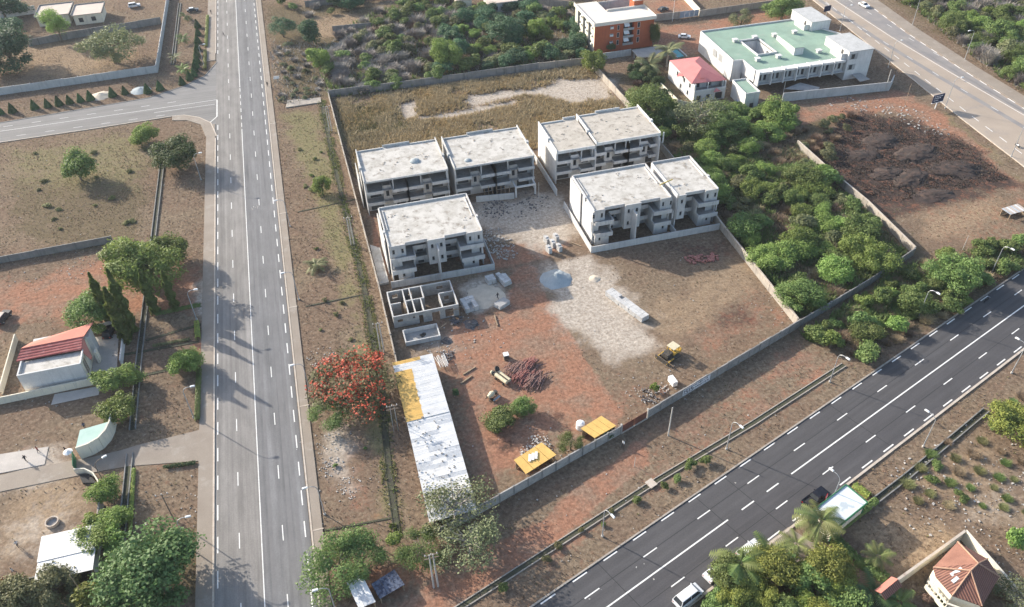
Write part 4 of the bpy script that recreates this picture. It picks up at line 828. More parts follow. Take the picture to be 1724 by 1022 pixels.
# stair hut and two end towers
MB().prism([gbp(p) for p in ((151.4, 214.2), (154.6, 214.0), (154.4, 227.4), (152.8, 227.4))], ZR2, [9.0, 9.0, 8.2, 8.2]).build('stair_hut', 'render_white', gb)
MB().prism([gbp(p) for p in ((151.2, 214.0), (154.8, 213.8), (154.6, 227.6), (152.6, 227.6))], [9.02, 9.02, 8.22, 8.22], [9.15, 9.15, 8.35, 8.35]).build('hut_roof', 'green_roof', gb)
for nm, x0, x1, y0, y1, zb, zt in (('end_tower', 165.3, 173.9, 205.4, 218.6, 0, 9.2), ('stair_tower', 167.0, 174.2, 230.0, 242.4, 0, 9.4)):
    tw = MB().box(x0 - 131, x1 - 131, y0 - 206, y1 - 206, zb, zt).build(nm, 'render_white', gb)
    MB().box(x0 - 131.15, x1 - 130.85, y0 - 206.15, y1 - 205.85, zt, zt + 0.25).build('tower_roof', 'render_grey', tw)
    wb = MB(); wb.box(x0 - 131 - 1.9, x0 - 131 - 1.7, y0 - 206 + 1, y0 - 206 + 7, ZR2, ZR2 + 1.9); wb.box(x0 - 131 - 1.7, x0 - 131, y0 - 206 + 1, y0 - 206 + 1.2, ZR2, ZR2 + 1.9); wb.build('roof_screen', 'render_white', tw)
    MB().box(x0 - 131 - 0.04, x0 - 131, y0 - 206 + 3, y0 - 206 + 4, ZR2 + 0.2, ZR2 + 2.2).build('shade_panel', 'interior_shade', tw)
for z in (3.4, 6.9):
    MB().box(165.9 - 131, 168.6 - 131, -0.62, -0.56, z - 0.2, z + 1.7).build('loggia', 'reveal', gb); MB().box(166.4 - 131, 167.5 - 131, -0.66, -0.62, z, z + 1.5).build('window', 'glass_dark', gb)
# annex in front
MB().prism([gbp(p) for p in ((126.2, 206.4), (130.6, 206.2), (130.2, 196.8), (125.6, 196.8))], 0, 4.9).build('annex', 'render_white', gb)
MB().prism([gbp(p) for p in ((126.5, 206.1), (130.3, 205.9), (129.9, 197.1), (125.9, 197.1))], 4.91, 5.0).build('annex_roof', 'green_roof', gb)
ring(gb, [(126.2, 206.4), (130.6, 206.2), (130.2, 196.8), (125.6, 196.8)], 4.8, 5.4, 0.25, 'render_white', 'annex_parapet')
MB().box(127.4 - 131, 128.6 - 131, -9.26, -9.2, 0.4, 1.9).build('window', 'glass_dark', gb)
M('tarp_blue', (0.02, 0.09, 0.42), (0.015, 0.07, 0.33), sc=2, rough=0.5)
tag(MB().prism([g(1238, 182), g(1250, 178), g(1250, 170), g(1240, 168)], [0.1, 0.1, 1.4, 1.4], [0.16, 0.16, 1.46, 1.46]).build('tarpaulin', 'tarp_blue'), 'bright blue tarpaulin beside the annex of the green roofed block', 'tarpaulin')
# inner walls and terrace slabs behind the cement wall
MB().prism([gbp(g(*p)) for p in ((1320, 158), (1345, 148), (1378, 156), (1372, 163))], 1.6, 1.8).build('terrace_slab', 'floor_cement', gb)
MB().prism([gbp(g(*p)) for p in ((1432, 134), (1446, 132), (1462, 142), (1446, 146))], 1.6, 1.8).build('terrace_slab', 'floor_cement', gb)
# brick coloured flats ---------------------------------------------------------------
ob = thing('apartment_block', 'four storey brick orange block of flats with cream roof near the top', 'building', (97, 250, 0))
ops = []
for z in (1.6, 4.2, 6.8):
    ops += [(5.6, 6.7, z + 0.6, z + 1.5), (8.2, 8.9, z, z + 1.6), (10.4, 14.2, z - 0.4, z + 2.0), (15.6, 16.4, z, z + 1.7)]
ops = [(a, b_, z0 + 0.6, z1 + 0.6) for a, b_, z0, z1 in ops]
wall_open(MB(), 0, 0, 0, 0, 0, 0, 0)
mb = MB(); wall_open(mb, 0, 0, 21.6, 0, 0.3, 0, 10.1, ops); mb.build('front_wall', 'orange_render', ob)
M('blind_white', (0.70, 0.69, 0.68), (0.6, 0.6, 0.6), sc=1.5)
for i, (a, b_, z0, z1) in enumerate(ops):
    if b_ - a > 3:
        MB().box(a, b_, 1.4, 1.45, z0, z1).build('balcony_back', 'interior_shade', ob)
        rl = MB().box(a, b_, -0.25, -0.15, z0, z0 + 0.75).build('balcony_rail', 'metal_grey', ob); MB().box(a, b_, -0.15, 1.4, z0 - 0.12, z0 - 0.02).build('slab', 'floor_cement', rl)
        MB().prism([(a + 0.1, -0.95), (a + 1.95, -0.95), (a + 1.95, 0.0), (a + 0.1, 0.0)], [z1 - 0.9, z1 - 0.9, z1, z1], [z1 - 0.84, z1 - 0.84, z1 + 0.06, z1 + 0.06]).build('awning', 'blind_white', ob)
        MB().box((a + b_) / 2 - 0.12, (a + b_) / 2 + 0.12, -0.2, 0.3, z0, z1).build('mullion', 'orange_render', ob)
    else:
        window(ob, 0, a, b_, 0.0, z0, z1)
        if a == 5.6: MB().box(a, b_, -0.35, -0.05, z0 + 0.1, z0 + 0.7).build('air_conditioner', 'blind_white', ob)
for x0, x1, y0, y1, m_ in ((0, 0.3, 0.3, 20, 'wall_cream'), (21.3, 21.6, 0.3, 10, 'orange_render'), (0.3, 21.6, 19.7, 20, 'render_raw')):
    MB().box(x0, x1, y0, y1, 0, 10.1).build('outer_wall', m_, ob)
for y in (3, 8.5, 14):
    MB().box(-0.55, 0, y + 1.6, y + 2.1, 0, 10.1).build('pipe_shaft', 'wall_dark', ob)
    for z in (2.2, 5.0, 7.8):
        MB().box(-0.04, 0, y, y + 1.1, z, z + 1.3).build('window', 'glass_dark', ob); MB().box(-0.6, -0.04, y - 1.3, y - 0.5, z + 0.4, z + 1.0).build('air_conditioner', 'blind_white', ob)
MB().prism([(-0.5, -0.6), (22.0, -0.6), (22.0, 10.3), (8, 9.5), (8, 20.3), (-0.5, 20.3)], 10.12, 10.3).build('roof', 'cream_roof', ob)
for x0, x1, y0, y1 in ((-0.55, 22.05, -0.75, -0.55), (-0.6, -0.4, -0.55, 20.3), (21.85, 22.05, -0.55, 10.3), (8, 21.8, 9.9, 10.3)):
    MB().box(x0, x1, y0, y1, 9.8, 10.95).build('roof_parapet', 'cream_roof', ob)
MB().box(18.2, 21.6, 10.4, 14.4, 0, 12.6).build('stair_tower', 'orange_render', ob); MB().box(17.9, 21.9, 10.1, 14.7, 12.6, 12.9).build('stair_roof', 'cream_roof', ob)
# red hip roof villa -------------------------------------------------------------------
rv = thing('villa', 'white villa with pink red hip roof beside the green roofed block', 'house', (113.2, 205.5, 0))
mb = MB(); wall_open(mb, 0, 0.6, 10.0, 3.4, 0.25, 3.1, 5.6, [(2.0, 3.2, 3.3, 5.3), (5.6, 7.0, 3.3, 5.3)]); mb.build('upper_wall', 'render_white', rv); mb = MB(); wall_open(mb, 0, 0, 10.6, 0.2, 0.25, 0, 3.0, [(1.0, 2.4, 0.2, 2.2), (4.2, 5.4, 0.8, 2.2), (7.2, 9.6, 0.2, 2.4)]); mb.build('front_wall', 'render_white', rv)
for a, b_, y, z0, z1 in ((2.0, 3.2, 3.4, 3.3, 5.3), (5.6, 7.0, 3.4, 3.3, 5.3), (1.0, 2.4, 0.2, 0.2, 2.2), (4.2, 5.4, 0.2, 0.8, 2.2), (7.2, 9.6, 0.2, 0.2, 2.4)): window(rv, 0, a, b_, y, z0, z1)
mb = MB(); wall_open(mb, 1, 0.45, 19, 0.0, 0.25, 0, 5.6, [(3, 4.2, 3.6, 5.0), (7, 8, 3.6, 5.0), (12, 13, 3.6, 5), (4, 5, 0.8, 2.2), (9, 10, 0.8, 2.2)]); mb.build('side_wall', 'render_white', rv)
for y, z in ((3, 3.6), (7, 3.6), (12, 3.6), (4, 0.8), (9, 0.8)): window(rv, 1, y, y + 1.05, 0.0, z, z + 1.4)
MB().box(10.35, 10.6, 0.45, 19, 0, 5.6).build('side_wall', 'render_white', rv); MB().box(0.25, 10.35, 18.75, 19, 0, 5.6).build('rear_wall', 'render_white', rv)
MB().box(0.25, 10.35, 0.45, 18.75, 2.9, 3.1).build('floor', 'floor_cement', rv); MB().box(0, 10.6, 0.15, 0.32, 3.0, 4.0).build('terrace_parapet', 'render_white', rv)
for x in (0.6, 4.8, 9.8): MB().cyl((x, 1.0, 3.1), (x, 1.0, 5.7), 0.18, n=10).build('column', 'render_white', rv)
E_ = [(-0.4, 1.9), (10.9, 0.9), (10.7, 19.2), (0.3, 19.6)]; R1_, R2_ = (5.1, 7.0, 7.9), (5.2, 12.0, 7.9); ez = 5.7
def roofpl(parent, mat, *ps):
    n = Vector((0, 0, 0.14)); vs = [Vector(p) for p in ps]; k = len(vs)
    mb = MB(); mb.add([tuple(p) for p in vs] + [tuple(p - n) for p in vs], [tuple(range(k)), tuple(range(k, 2 * k))[::-1]] + [(i, i + k, (i + 1) % k + k, (i + 1) % k) for i in range(k)])
    return mb.build('roof_plane', mat, parent)
e3 = [(*p, ez) for p in E_]
roofpl(rv, 'pink_roof', e3[0], e3[1], R1_); roofpl(rv, 'pink_roof', e3[1], e3[2], R2_, R1_); roofpl(rv, 'pink_roof', e3[2], e3[3], R2_); roofpl(rv, 'pink_roof', e3[3], e3[0], R1_, R2_)
MB().box(-0.5, 3.5, -1.4, 6.0, 0, 2.0).build('porch_block', 'wall_cream', rv) if False else None
roofpl(rv, 'pink_roof', (6.0, -0.9, 3.3), (8.4, -0.9, 3.3), (7.2, 0.15, 4.0)); roofpl(rv, 'pink_roof', (-1.8, 9.5, 5.0), (-0.1, 8.0, 5.5), (-0.1, 11.0, 5.5)); roofpl(rv, 'pink_roof', (2.8, 2.8, 6.6), (4.2, 2.6, 6.6), (3.5, 4.6, 7.35))
wall('white garden wall left of the pink roofed villa', [(107.5, 222), (107.8, 205), (112.5, 200)], 2.2, 'wall_cream', group=G_W)
# red roofed house on the left ----------------------------------------------------------
lh = thing('house', 'white house with salmon roof and a strip of red tiles, left of the avenue', 'house', (-65.3, 132, 0))
mb = MB(); mb.box(0, 11.6, 0.05, 0.25, 0, 5.0); mb.build('front_wall', 'render_white', lh)
MB().box(0, 0.22, 0.25, 8.0, 0, 4.9).build('side_wall', 'render_white', lh)
mb = MB(); wall_open(mb, 1, 0.25, 8.0, 11.4, 0.22, 0, 4.9, [(1.4, 1.8, 1.0, 4.2), (2.3, 2.7, 1.0, 4.2), (5.4, 5.8, 1.0, 4.6), (6.3, 6.7, 1.0, 4.6)]); mb.build('side_wall', 'wall_cream', lh)
for a, zt in ((1.4, 4.2), (2.3, 4.2), (5.4, 4.6), (6.3, 4.6)): window(lh, 1, a, a + 0.4, 11.62, 1.0, zt, frame='timber', out=1)
MB().box(0.22, 11.4, 7.8, 8.0, 0, 5.2).build('rear_wall', 'render_white', lh)
MB().box(0.22, 11.4, 0.25, 4.4, 4.4, 4.6).build('flat_roof', 'roof_screed', lh)
for a in ((0, 11.62, 0.0, 0.27, 4.9, 5.1), (0, 0.26, 0.27, 4.2, 4.9, 5.1), (11.38, 11.66, 0.27, 4.2, 4.85, 5.1)): MB().box(*a).build('roof_parapet', 'render_white', lh)
def lp(u, v, z):
    x, y = g(u, v, z); return (x + 65.3, y - 132, z)
roofpl(lh, 'tile_red', lp(27, 608, 5.15), lp(138, 588, 5.25), lp(138, 567, 6.05), lp(36, 586, 6.05))
roofpl(lh, 'salmon_roof', lp(35, 586.5, 6.1), lp(141, 566, 6.1), lp(157, 543, 5.5), lp(53, 576, 5.5))
roofpl(lh, 'salmon_roof', (11.3, 3.9, 5.25), (12.7, 2.6, 3.4), (12.9, 3.3, 3.4), (11.5, 7.5, 6.1))
MB().box(1.4, 12.4, 8.0, 10.6, 0, 5.0).build('rear_wing', 'render_white', lh)
MB().box(12.8, 13.3, 5.0, 6.4, 0, 3.0).build('gate_pier', 'wall_cream', lh)
M('concrete_apron', (0.47, 0.43, 0.39), (0.40, 0.365, 0.33), sc=0.3)
tag(MB().prism(pix([(86, 682), (92, 664), (170, 650), (166, 665)]), 0, 0.06).build('concrete_apron', 'concrete_apron'), kind='structure')
tag(MB().prism(pix([(160, 568), (200, 562), (196, 640), (155, 628)]), 0, 0.07).build('paved_court', 'concrete_apron'), kind='structure')
# curved entrance with green roof ----------------------------------------------------------
en = thing('gatehouse', 'curved white entrance wall with pale green roofed kiosk beside the driveway', 'gatehouse', (-52.8, 111.3, 0))
M('green_sheet', (0.36, 0.50, 0.44), (0.42, 0.55, 0.49), sc=0.6, fine=0.06)
arc = [(0.0, 0.1), (2.0, 0.5), (3.7, 1.5), (4.8, 3.2), (5.3, 5.2), (5.35, 7.0)]
for a, c in zip(arc[:-1], arc[1:]): MB().wallseg(a, c, 3.1, 0.25).build('curved_wall', 'wall_cream', en)
MB().prism([(0, 0.35), (1.9, 0.75), (3.5, 1.7), (4.5, 3.3), (5.0, 5.2), (0.2, 4.6)], 2.7, 2.85).build('roof', 'green_sheet', en)
MB().prism([(0.2, 0.6), (1.8, 0.9), (1.6, 4.2), (0.4, 4.2)], 0, 2.7).build('kiosk_wall', 'wall_cream', en)
dv = tag(MB().prism(pix([(-70, 815), (0, 800), (122, 775), (145, 772), (205, 758), (230, 750), (345, 722), (350, 722), (350, 775), (215, 785), (150, 797), (0, 828), (-70, 845)]), -0.1, 0.05).build('driveway', 'pavement'), kind='structure')
dv['label'] = 'beige concrete driveway from the avenue through the curved entrance'
tag(MB().prism(pix([(-70, 775), (0, 765), (82, 752), (75, 782), (0, 797), (-70, 810)]), -0.1, 0.055).build('concrete_apron', 'concrete_apron'), kind='structure')
e2 = thing('entrance_wall', 'low curved wall with small flower bed beside the driveway gate', 'wall', g(128, 797))
bx_, by_ = g(128, 797); arc2 = [(p[0] - bx_, p[1] - by_) for p in pix([(128, 797), (146, 796), (160, 803), (168, 815), (170, 822)])]
for a, c in zip(arc2[:-1], arc2[1:]): MB().wallseg(a, c, 1.3, 0.2).build('curved_wall', 'wall_cream', e2)
MB().prism([(p[0] - bx_, p[1] - by_) for p in pix([(134, 801), (150, 800), (164, 815), (140, 815)])], 0, 0.4).build('flower_bed', 'black_rubber', e2)
M('gate_green', (0.03, 0.14, 0.07), (0.025, 0.11, 0.055)); tag(MB().wallseg(g(128, 772), g(129, 795), 2.0, 0.1).build('gate', 'gate_green'), 'dark green gate across the driveway beside the curved entrance', 'gate')
# bottom left white roofed shed ---------------------------------------------------------------
ws = thing('shed', 'white flat sheet roofed shed in the bottom left compound', 'shed', (-55.5, 84.5, 0))
for x, y in ((0.3, 0.4), (8.2, 0.4), (8.2, 8.6), (0.3, 8.8)): MB().box(x - 0.1, x + 0.1, y - 0.1, y + 0.1, 0, 2.8).build('post', 'timber', ws)
MB().box(0.4, 8.2, 8.4, 8.5, 0, 2.8).build('rear_wall', 'render_raw', ws); MB().box(8.1, 8.2, 0.4, 8.4, 0, 2.8).build('side_wall', 'render_raw', ws)
M('sheet_white', (0.72, 0.71, 0.69), (0.64, 0.63, 0.61), sc=0.4, stain=(0.42, 0.40, 0.38), ssc=0.8, slo=0.62, shi=0.74, rough=0.6)
for k in range(9): MB().rbox((0.45 + k * 0.95, 1.9, 2.92 + 0.012 * (k % 2)), (0.98, 3.9, 0.04)).build('roof_sheet', 'sheet_white', ws)
for k in range(9): MB().rbox((0.35 + k * 0.95, 6.2, 3.02 + 0.012 * (k % 2)), (0.98, 4.9, 0.04), 0.01).build('roof_sheet', 'sheet_white', ws)
wl = thing('well', 'round pale concrete well ring in the bottom left compound', 'well', g(89, 881))
mb = MB()
for k in range(20):
    a0, a1 = k / 20 * 6.2832, (k + 1) / 20 * 6.2832
    mb.prism([(1.1 * math.cos(a0), 1.1 * math.sin(a0)), (1.1 * math.cos(a1), 1.1 * math.sin(a1)), (0.9 * math.cos(a1), 0.9 * math.sin(a1)), (0.9 * math.cos(a0), 0.9 * math.sin(a0))], 0, 0.6)
mb.build('ring', 'kerb_stone', wl); MB().cyl((0, 0, 0.0), (0, 0, 0.12), 0.9, n=20).build('bottom', 'floor_cement', wl)
# bottom right tiled villa --------------------------------------------------------------------
br = thing('villa', 'villa with brown tiled many sided roof in the cream walled compound', 'house', (80.5, 44.8, 0))
ev = [(83.5, 50.2), (85.8, 46.4), (85.4, 43.4), (79.7, 40.2), (76.7, 42.8), (76.4, 46.1), (77.0, 47.5)]
ev = [(x - 80.5, y - 44.8, 4.0) for x, y in ev]; ra, rb = (1.7, 0.4, 6.3), (-0.2, -0.3, 6.3)
roofpl(br, 'tile_x', ev[0], ra, ev[1]); roofpl(br, 'tile_y', ev[1], ra, rb, ev[2]) if False else None
M('tile_flat', (0.27, 0.135, 0.098), (0.2, 0.095, 0.07), sc=0.5, bump=0.3, bsc=4)
roofpl(br, 'tile_flat', ev[6], ra, ev[0]); roofpl(br, 'tile_y', ev[1], ra, ev[2]); roofpl(br, 'tile_x', ev[2], ra, rb, ev[3]); roofpl(br, 'tile_x', ev[3], rb, ev[4]); roofpl(br, 'tile_y', ev[4], rb, ev[5]); roofpl(br, 'tile_y', ev[5], rb, ra, ev[6])
for a, c in ((ra, rb), (ra, ev[0]), (ra, ev[1]), (ra, ev[2]), (rb, ev[3]), (rb, ev[4]), (rb, ev[6])): MB().cyl(Vector(a) + Vector((0, 0, 0.05)), Vector(c) + Vector((0, 0, 0.05)), 0.13, n=6).build('ridge_tiles', 'tile_ridge', br)
wallp = [(x * 0.93, y * 0.93) for x, y, z in ev]
for a, c in zip(wallp, wallp[1:] + wallp[:1]): MB().wallseg(a, c, 3.95, 0.25).build('outer_wall', 'wall_cream', br)
bal = [(-5.0, 1.4), (-4.8, -2.4), (-3.0, -4.0), (-0.9, -5.4), (1.0, -6.2)]
for a, c in zip(bal[:-1], bal[1:]):
    MB().wallseg(a, c, 0.15, 0.3, 3.0).build('balcony_rail', 'wall_cream', br); MB().wallseg(a, c, 0.9, 0.2, 1.2).build('balcony_base', 'wall_cream', br)
    n = 6
    for k in range(n): MB().cyl((a[0] + (c[0] - a[0]) * (k + 0.5) / n, a[1] + (c[1] - a[1]) * (k + 0.5) / n, 2.1), (a[0] + (c[0] - a[0]) * (k + 0.5) / n, a[1] + (c[1] - a[1]) * (k + 0.5) / n, 3.0), 0.1, n=6).build('baluster', 'wall_cream', br)
M('skylight', (0.6, 0.62, 0.64), (0.5, 0.52, 0.54), rough=0.4)
MB().rbox((-1.6, 0.55, 5.35), (1.9, 0.5, 0.08), 0.1, -0.42).build('skylight', 'skylight', br); MB().rbox((-2.4, -0.35, 5.0), (1.1, 0.5, 0.08), 0.2, -0.5).build('skylight', 'skylight', br)
gr = thing('gate_roof', 'small red tiled roof over the gate of the cream walled compound', 'roof', (69.2, 46.9, 0), 0.32)
MB().box(-1.6, -1.2, -0.3, 0.3, 0, 2.9).build('pier', 'wall_cream', gr); MB().box(1.2, 1.6, -0.3, 0.3, 0, 2.9).build('pier', 'wall_cream', gr)
roofpl(gr, 'salmon_roof', (-2.0, 0.0, 3.5), (2.0, 0, 3.5), (2.0, 0.95, 2.95), (-2.0, 0.95, 2.95)); roofpl(gr, 'tile_x', (-2.0, -0.95, 2.95), (2.0, -0.95, 2.95), (2.0, 0, 3.5), (-2.0, 0, 3.5))
# top left flat roofed house ------------------------------------------------------------------
tl = thing('house', 'low house with two flat beige roofs at the top left', 'house', (-95.2, 338, 0))
M('roof_beige', (0.56, 0.47, 0.40), (0.50, 0.42, 0.36), sc=0.2)
for nm, x0, x1, y0, y1 in (('left_wing', 0, 12.2, 3, 15.5), ('right_wing', 13.4, 24.2, 0, 11.5)):
    o = MB().box(x0 + 0.4, x1 - 0.4, y0 + 0.5, y1 - 0.4, 0, 3.7).build(nm, 'wall_cream', tl)
    MB().box(x0, x1, y0, y1, 3.7, 3.95).build('roof', 'roof_beige', o)
    for a in ((x0 - 0.25, x0, y0, y1), (x1, x1 + 0.25, y0, y1), (x0, x1, y1, y1 + 0.25)): MB().box(*a, 3.6, 4.3).build('roof_edge', 'wall_dark', o)
    for k in range(2):
        xx = x0 + 2 + k * 4.5; MB().box(xx, xx + 1.6, y0 + 0.46, y0 + 0.5, 1.0, 2.6).build('window', 'glass_dark', o)
tr = thing('house', 'pale flat roof of a house at the top edge, behind the scrub', 'house', (71.5, 297.5, 0))
MB().box(0.5, 11.5, 0.5, 9, 0, 3.7).build('wall', 'render_grey', tr); MB().box(0, 12, 0, 9.5, 3.7, 4.0).build('roof', 'roof_beige', tr); MB().box(2, 4, 0.46, 0.5, 1, 2.5).build('window', 'glass_dark', tr)
ts = thing('house', 'small cream house glimpsed between trees at the top edge', 'house', (*g(778, 14), 0))
MB().box(-2, 4, 0, 5, 0, 3.2).build('wall', 'wall_cream', ts); MB().box(-2.4, 4.4, -0.4, 5.4, 3.2, 3.45).build('roof', 'roof_beige', ts)
tc = thing('house', 'grey roofed house at the top edge near the avenue', 'house', (*g(525, 4), 0))
MB().box(0, 16, 2, 12, 0, 3.2).build('wall', 'wall_old', tc); MB().box(-0.4, 16.4, 1.6, 12.4, 3.2, 3.5).build('roof', 'roof_beige', tc)
# pool house by the flats
pd = thing('pool_terrace', 'grey terrace roof and small turquoise pool behind the pink roofed villa', 'pool', (*g(1072, 90), 0))
M('pool_water', (0.03, 0.28, 0.30), (0.03, 0.24, 0.27), rough=0.08, fine=0)
ox, oy = g(1072, 90)
MB().prism([(p[0] - ox, p[1] - oy) for p in [g(1064, 84, 2.6), g(1118, 76, 2.6), g(1140, 92, 2.6), g(1075, 97, 2.6)]], 2.4, 2.6).build('roof', 'floor_cement', pd)
for p in ((1066, 85), (1078, 96), (1120, 78)):
    x, y = g(*p, 2.6); MB().box(x - ox + 0.4, x - ox + 0.7, y - oy - 0.2, y - oy + 0.1, 0, 2.4).build('post', 'render_grey', pd)
MB().prism([(p[0] - ox, p[1] - oy) for p in pix([(1124, 82), (1136, 80), (1152, 95), (1141, 97)])], -0.1, 0.12).build('water', 'pool_water', pd)
for a, c in (((1122, 82), (1140, 99)), ((1137, 79), (1156, 96))):
    a, c = g(*a), g(*c); MB().wallseg((a[0] - ox, a[1] - oy), (c[0] - ox, c[1] - oy), 0.5, 0.4).build('edge', 'render_raw', pd)
# roofless block building in the yard -----------------------------------------------------------
ub = thing('block_building', 'roofless raw block building with small rooms in the yard corner', 'building', (7.8, 129.8, 0))
def uw(axis, a0, a1, c, ops=(), h=3.0, name='block_wall'):
    o = wall_open(MB(), axis, a0, a1, c, 0.2, 0, h, ops).build(name, 'blockwork', ub)
    if axis == 0: MB().box(a0, a1, c - 0.015, c + 0.215, h, h + 0.16).build('ring_beam', 'render_raw', o)
    else: MB().box(c - 0.015, c + 0.215, a0, a1, h + 0.002, h + 0.162).build('ring_beam', 'render_raw', o)
uw(0, 0, 14.2, 0.0, [(0.9, 2.0, 1.3, 2.1), (4.2, 4.7, 1.7, 2.2), (5.5, 6.4, 0, 2.2), (8.3, 10.0, 0, 2.3), (11.2, 13.0, 0.2, 2.4)])
uw(0, 0, 14.2, 8.5, [(1.0, 2.2, 1.2, 2.2), (4.6, 5.4, 1.2, 2.2), (11, 12.4, 1.2, 2.2)]); uw(1, 0.2, 8.5, 0.0)
uw(1, 0.2, 8.5, 14.0, [(2.2, 3.4, 0.8, 2.0), (5.0, 6.2, 0, 2.1)]); uw(1, 0.2, 8.5, 3.3, [(3.0, 3.9, 0, 2.1)]); uw(1, 0.2, 8.5, 4.8, [(1.2, 2.0, 0, 2.1)])
uw(1, 0.2, 4.4, 6.6); uw(1, 4.6, 8.5, 7.4, [(5.4, 6.3, 0, 2.1)]); uw(1, 0.2, 4.8, 10.7, [(2.0, 3.0, 0, 2.1)])
uw(0, 0.2, 2.4, 4.2); uw(0, 3.5, 4.8, 4.4); uw(0, 5.0, 7.6, 4.4); uw(0, 10.9, 14.0, 4.8, [(12.0, 13.0, 0.9, 2.1)])
MB().rbox((3.1, 3.4, 1.6), (0.3, 1.6, 3.0), 0.1, 0.0, 0.12).build('leaning_boards', 'timber', ub)
MB().rbox((14.4, 0.6, 1.9), (1.4, 0.1, 0.1), 0.1).build('prop', 'timber', ub); MB().rbox((14.15, -0.3, 1.2), (0.1, 0.1, 2.4)).build('prop', 'timber', ub); MB().rbox((13.0, -0.3, 2.1), (2.6, 0.09, 0.12)).build('prop', 'timber', ub)
pt = thing('water_basin', 'open rectangular cement basin in front of the roofless block building', 'basin', (9.2, 123.5, 0))
for a in ((0, 7.4, 0, 0.22), (0, 7.4, 3.8, 4.02), (0, 0.22, 0.22, 3.8), (7.18, 7.4, 0.22, 3.8)): MB().box(*a, 0, 1.1).build('side', 'render_raw', pt)
MB().box(0.22, 7.18, 0.22, 3.8, 0, 0.1).build('floor', 'floor_cement', pt); MB().blob((4.0, 2.2, 0.15), 0.7, 9, 4, 0.4, 0.3, 5).build('plastic_sheet', 'black_rubber', pt)
tag(MB().rbox((17.6, 126.6, 0.75), (2.2, 0.22, 0.1), 0.35, -0.3).build('plank', 'timber'), 'pale plank leaning on the corner of the open basin', 'plank')
# slab strip beside the villa nearest the avenue
tag(MB().prism([(6.9, 145.2), (9.1, 145.2), (9.1, 159), (6.9, 161)], 0, 0.5).build('concrete_slab', 'roof_screed'), 'white concrete slab strip between the low avenue wall and the nearest villa', 'slab')
# long metal shed -----------------------------------------------------------------------------
sh = thing('shed', 'long shed with white corrugated sheets and yellow edge along the avenue wall', 'shed', (5.5, 78, 0))
M('sheet_grey', (0.56, 0.57, 0.58), (0.48, 0.49, 0.50), sc=0.5, stain=(0.3, 0.27, 0.24), ssc=1.2, slo=0.6, shi=0.7, rough=0.55, metal=0.15)
M('sheet_yellow', (0.72, 0.46, 0.14), (0.64, 0.40, 0.12), sc=0.6, stain=(0.36, 0.22, 0.1), ssc=1.2, slo=0.62, shi=0.72, rough=0.6)
def sheet_mesh(L, wd, mat, ribs=6, amp=0.035):
    mb = MB(); n = ribs * 2; vs = []
    for k in range(n + 1):
        y = -wd / 2 + wd * k / n; z = amp * (k % 2); vs += [(-L / 2, y, z), (L / 2, y, z)]
    mb.add(vs, [(2 * k, 2 * k + 1, 2 * k + 3, 2 * k + 2) for k in range(n)]); return mb.mesh('roof_sheet', mat)
S3 = {k: sheet_mesh(3.3, 1.02, k) for k in ('sheet_white', 'sheet_grey', 'sheet_yellow')}
def shed_sheet(x, y, z, m_, rz=0.0, ry=0.0):
    o = link('roof_sheet', S3[m_], sh, (x, y, z)); o.rotation_euler = (rnd.uniform(-0.015, 0.015), ry + rnd.uniform(-0.012, 0.012), rz); return o
for k in range(17):
    y = 23.0 + k * 0.95
    for j, (xx, sc3) in enumerate(((1.7, 1.04), (4.6, 0.8), (6.85, 0.78))):
        ml = 'sheet_yellow' if (j == 0 and k < 14) or (j < 2 and k == 16) else 'sheet_white'
        shed_sheet(xx, y, 2.75 + j * 0.09 + 0.02 * (k % 2), ml, 0, -0.03).scale = (sc3, 1, 1)
for k in range(24):
    y = 0.6 + k * 0.95
    for j, xx in enumerate((1.3, 3.95, 6.6)):
        shed_sheet(xx + 0.008 * k, y, 2.6 + j * 0.09 + 0.02 * (k % 2) + rnd.uniform(0, 0.03), 'sheet_white' if rnd.random() < 0.62 else 'sheet_grey', rnd.uniform(-0.012, 0.012), -0.03).scale = (0.86, 1, 1)
for k in range(8):
    for x in (1.0, 7.4): MB().box(x - 0.07, x + 0.07, 1 + k * 5.2, 1.14 + k * 5.2, 0, 2.6).build('post', 'timber', sh)
for x in (1.0, 4.2, 7.4): MB().box(x - 0.06, x + 0.06, 0.5, 38.5, 2.42, 2.54).build('purlin', 'timber', sh)
MB().box(7.45, 7.55, 1, 38, 0, 2.3).build('plank_wall', 'timber', sh)
# loose stones holding the old sheets down
mb = MB()
for k in range(60): mb.rbox((rnd.uniform(-0.2, 6.8), rnd.uniform(0, 23.5), 2.84 + 0.03), (rnd.uniform(0.15, 0.4), rnd.uniform(0.1, 0.25), 0.14), rnd.uniform(0, 3))
tag(mb.build('holding_stones', 'wall_dark', sh), kind='stuff')
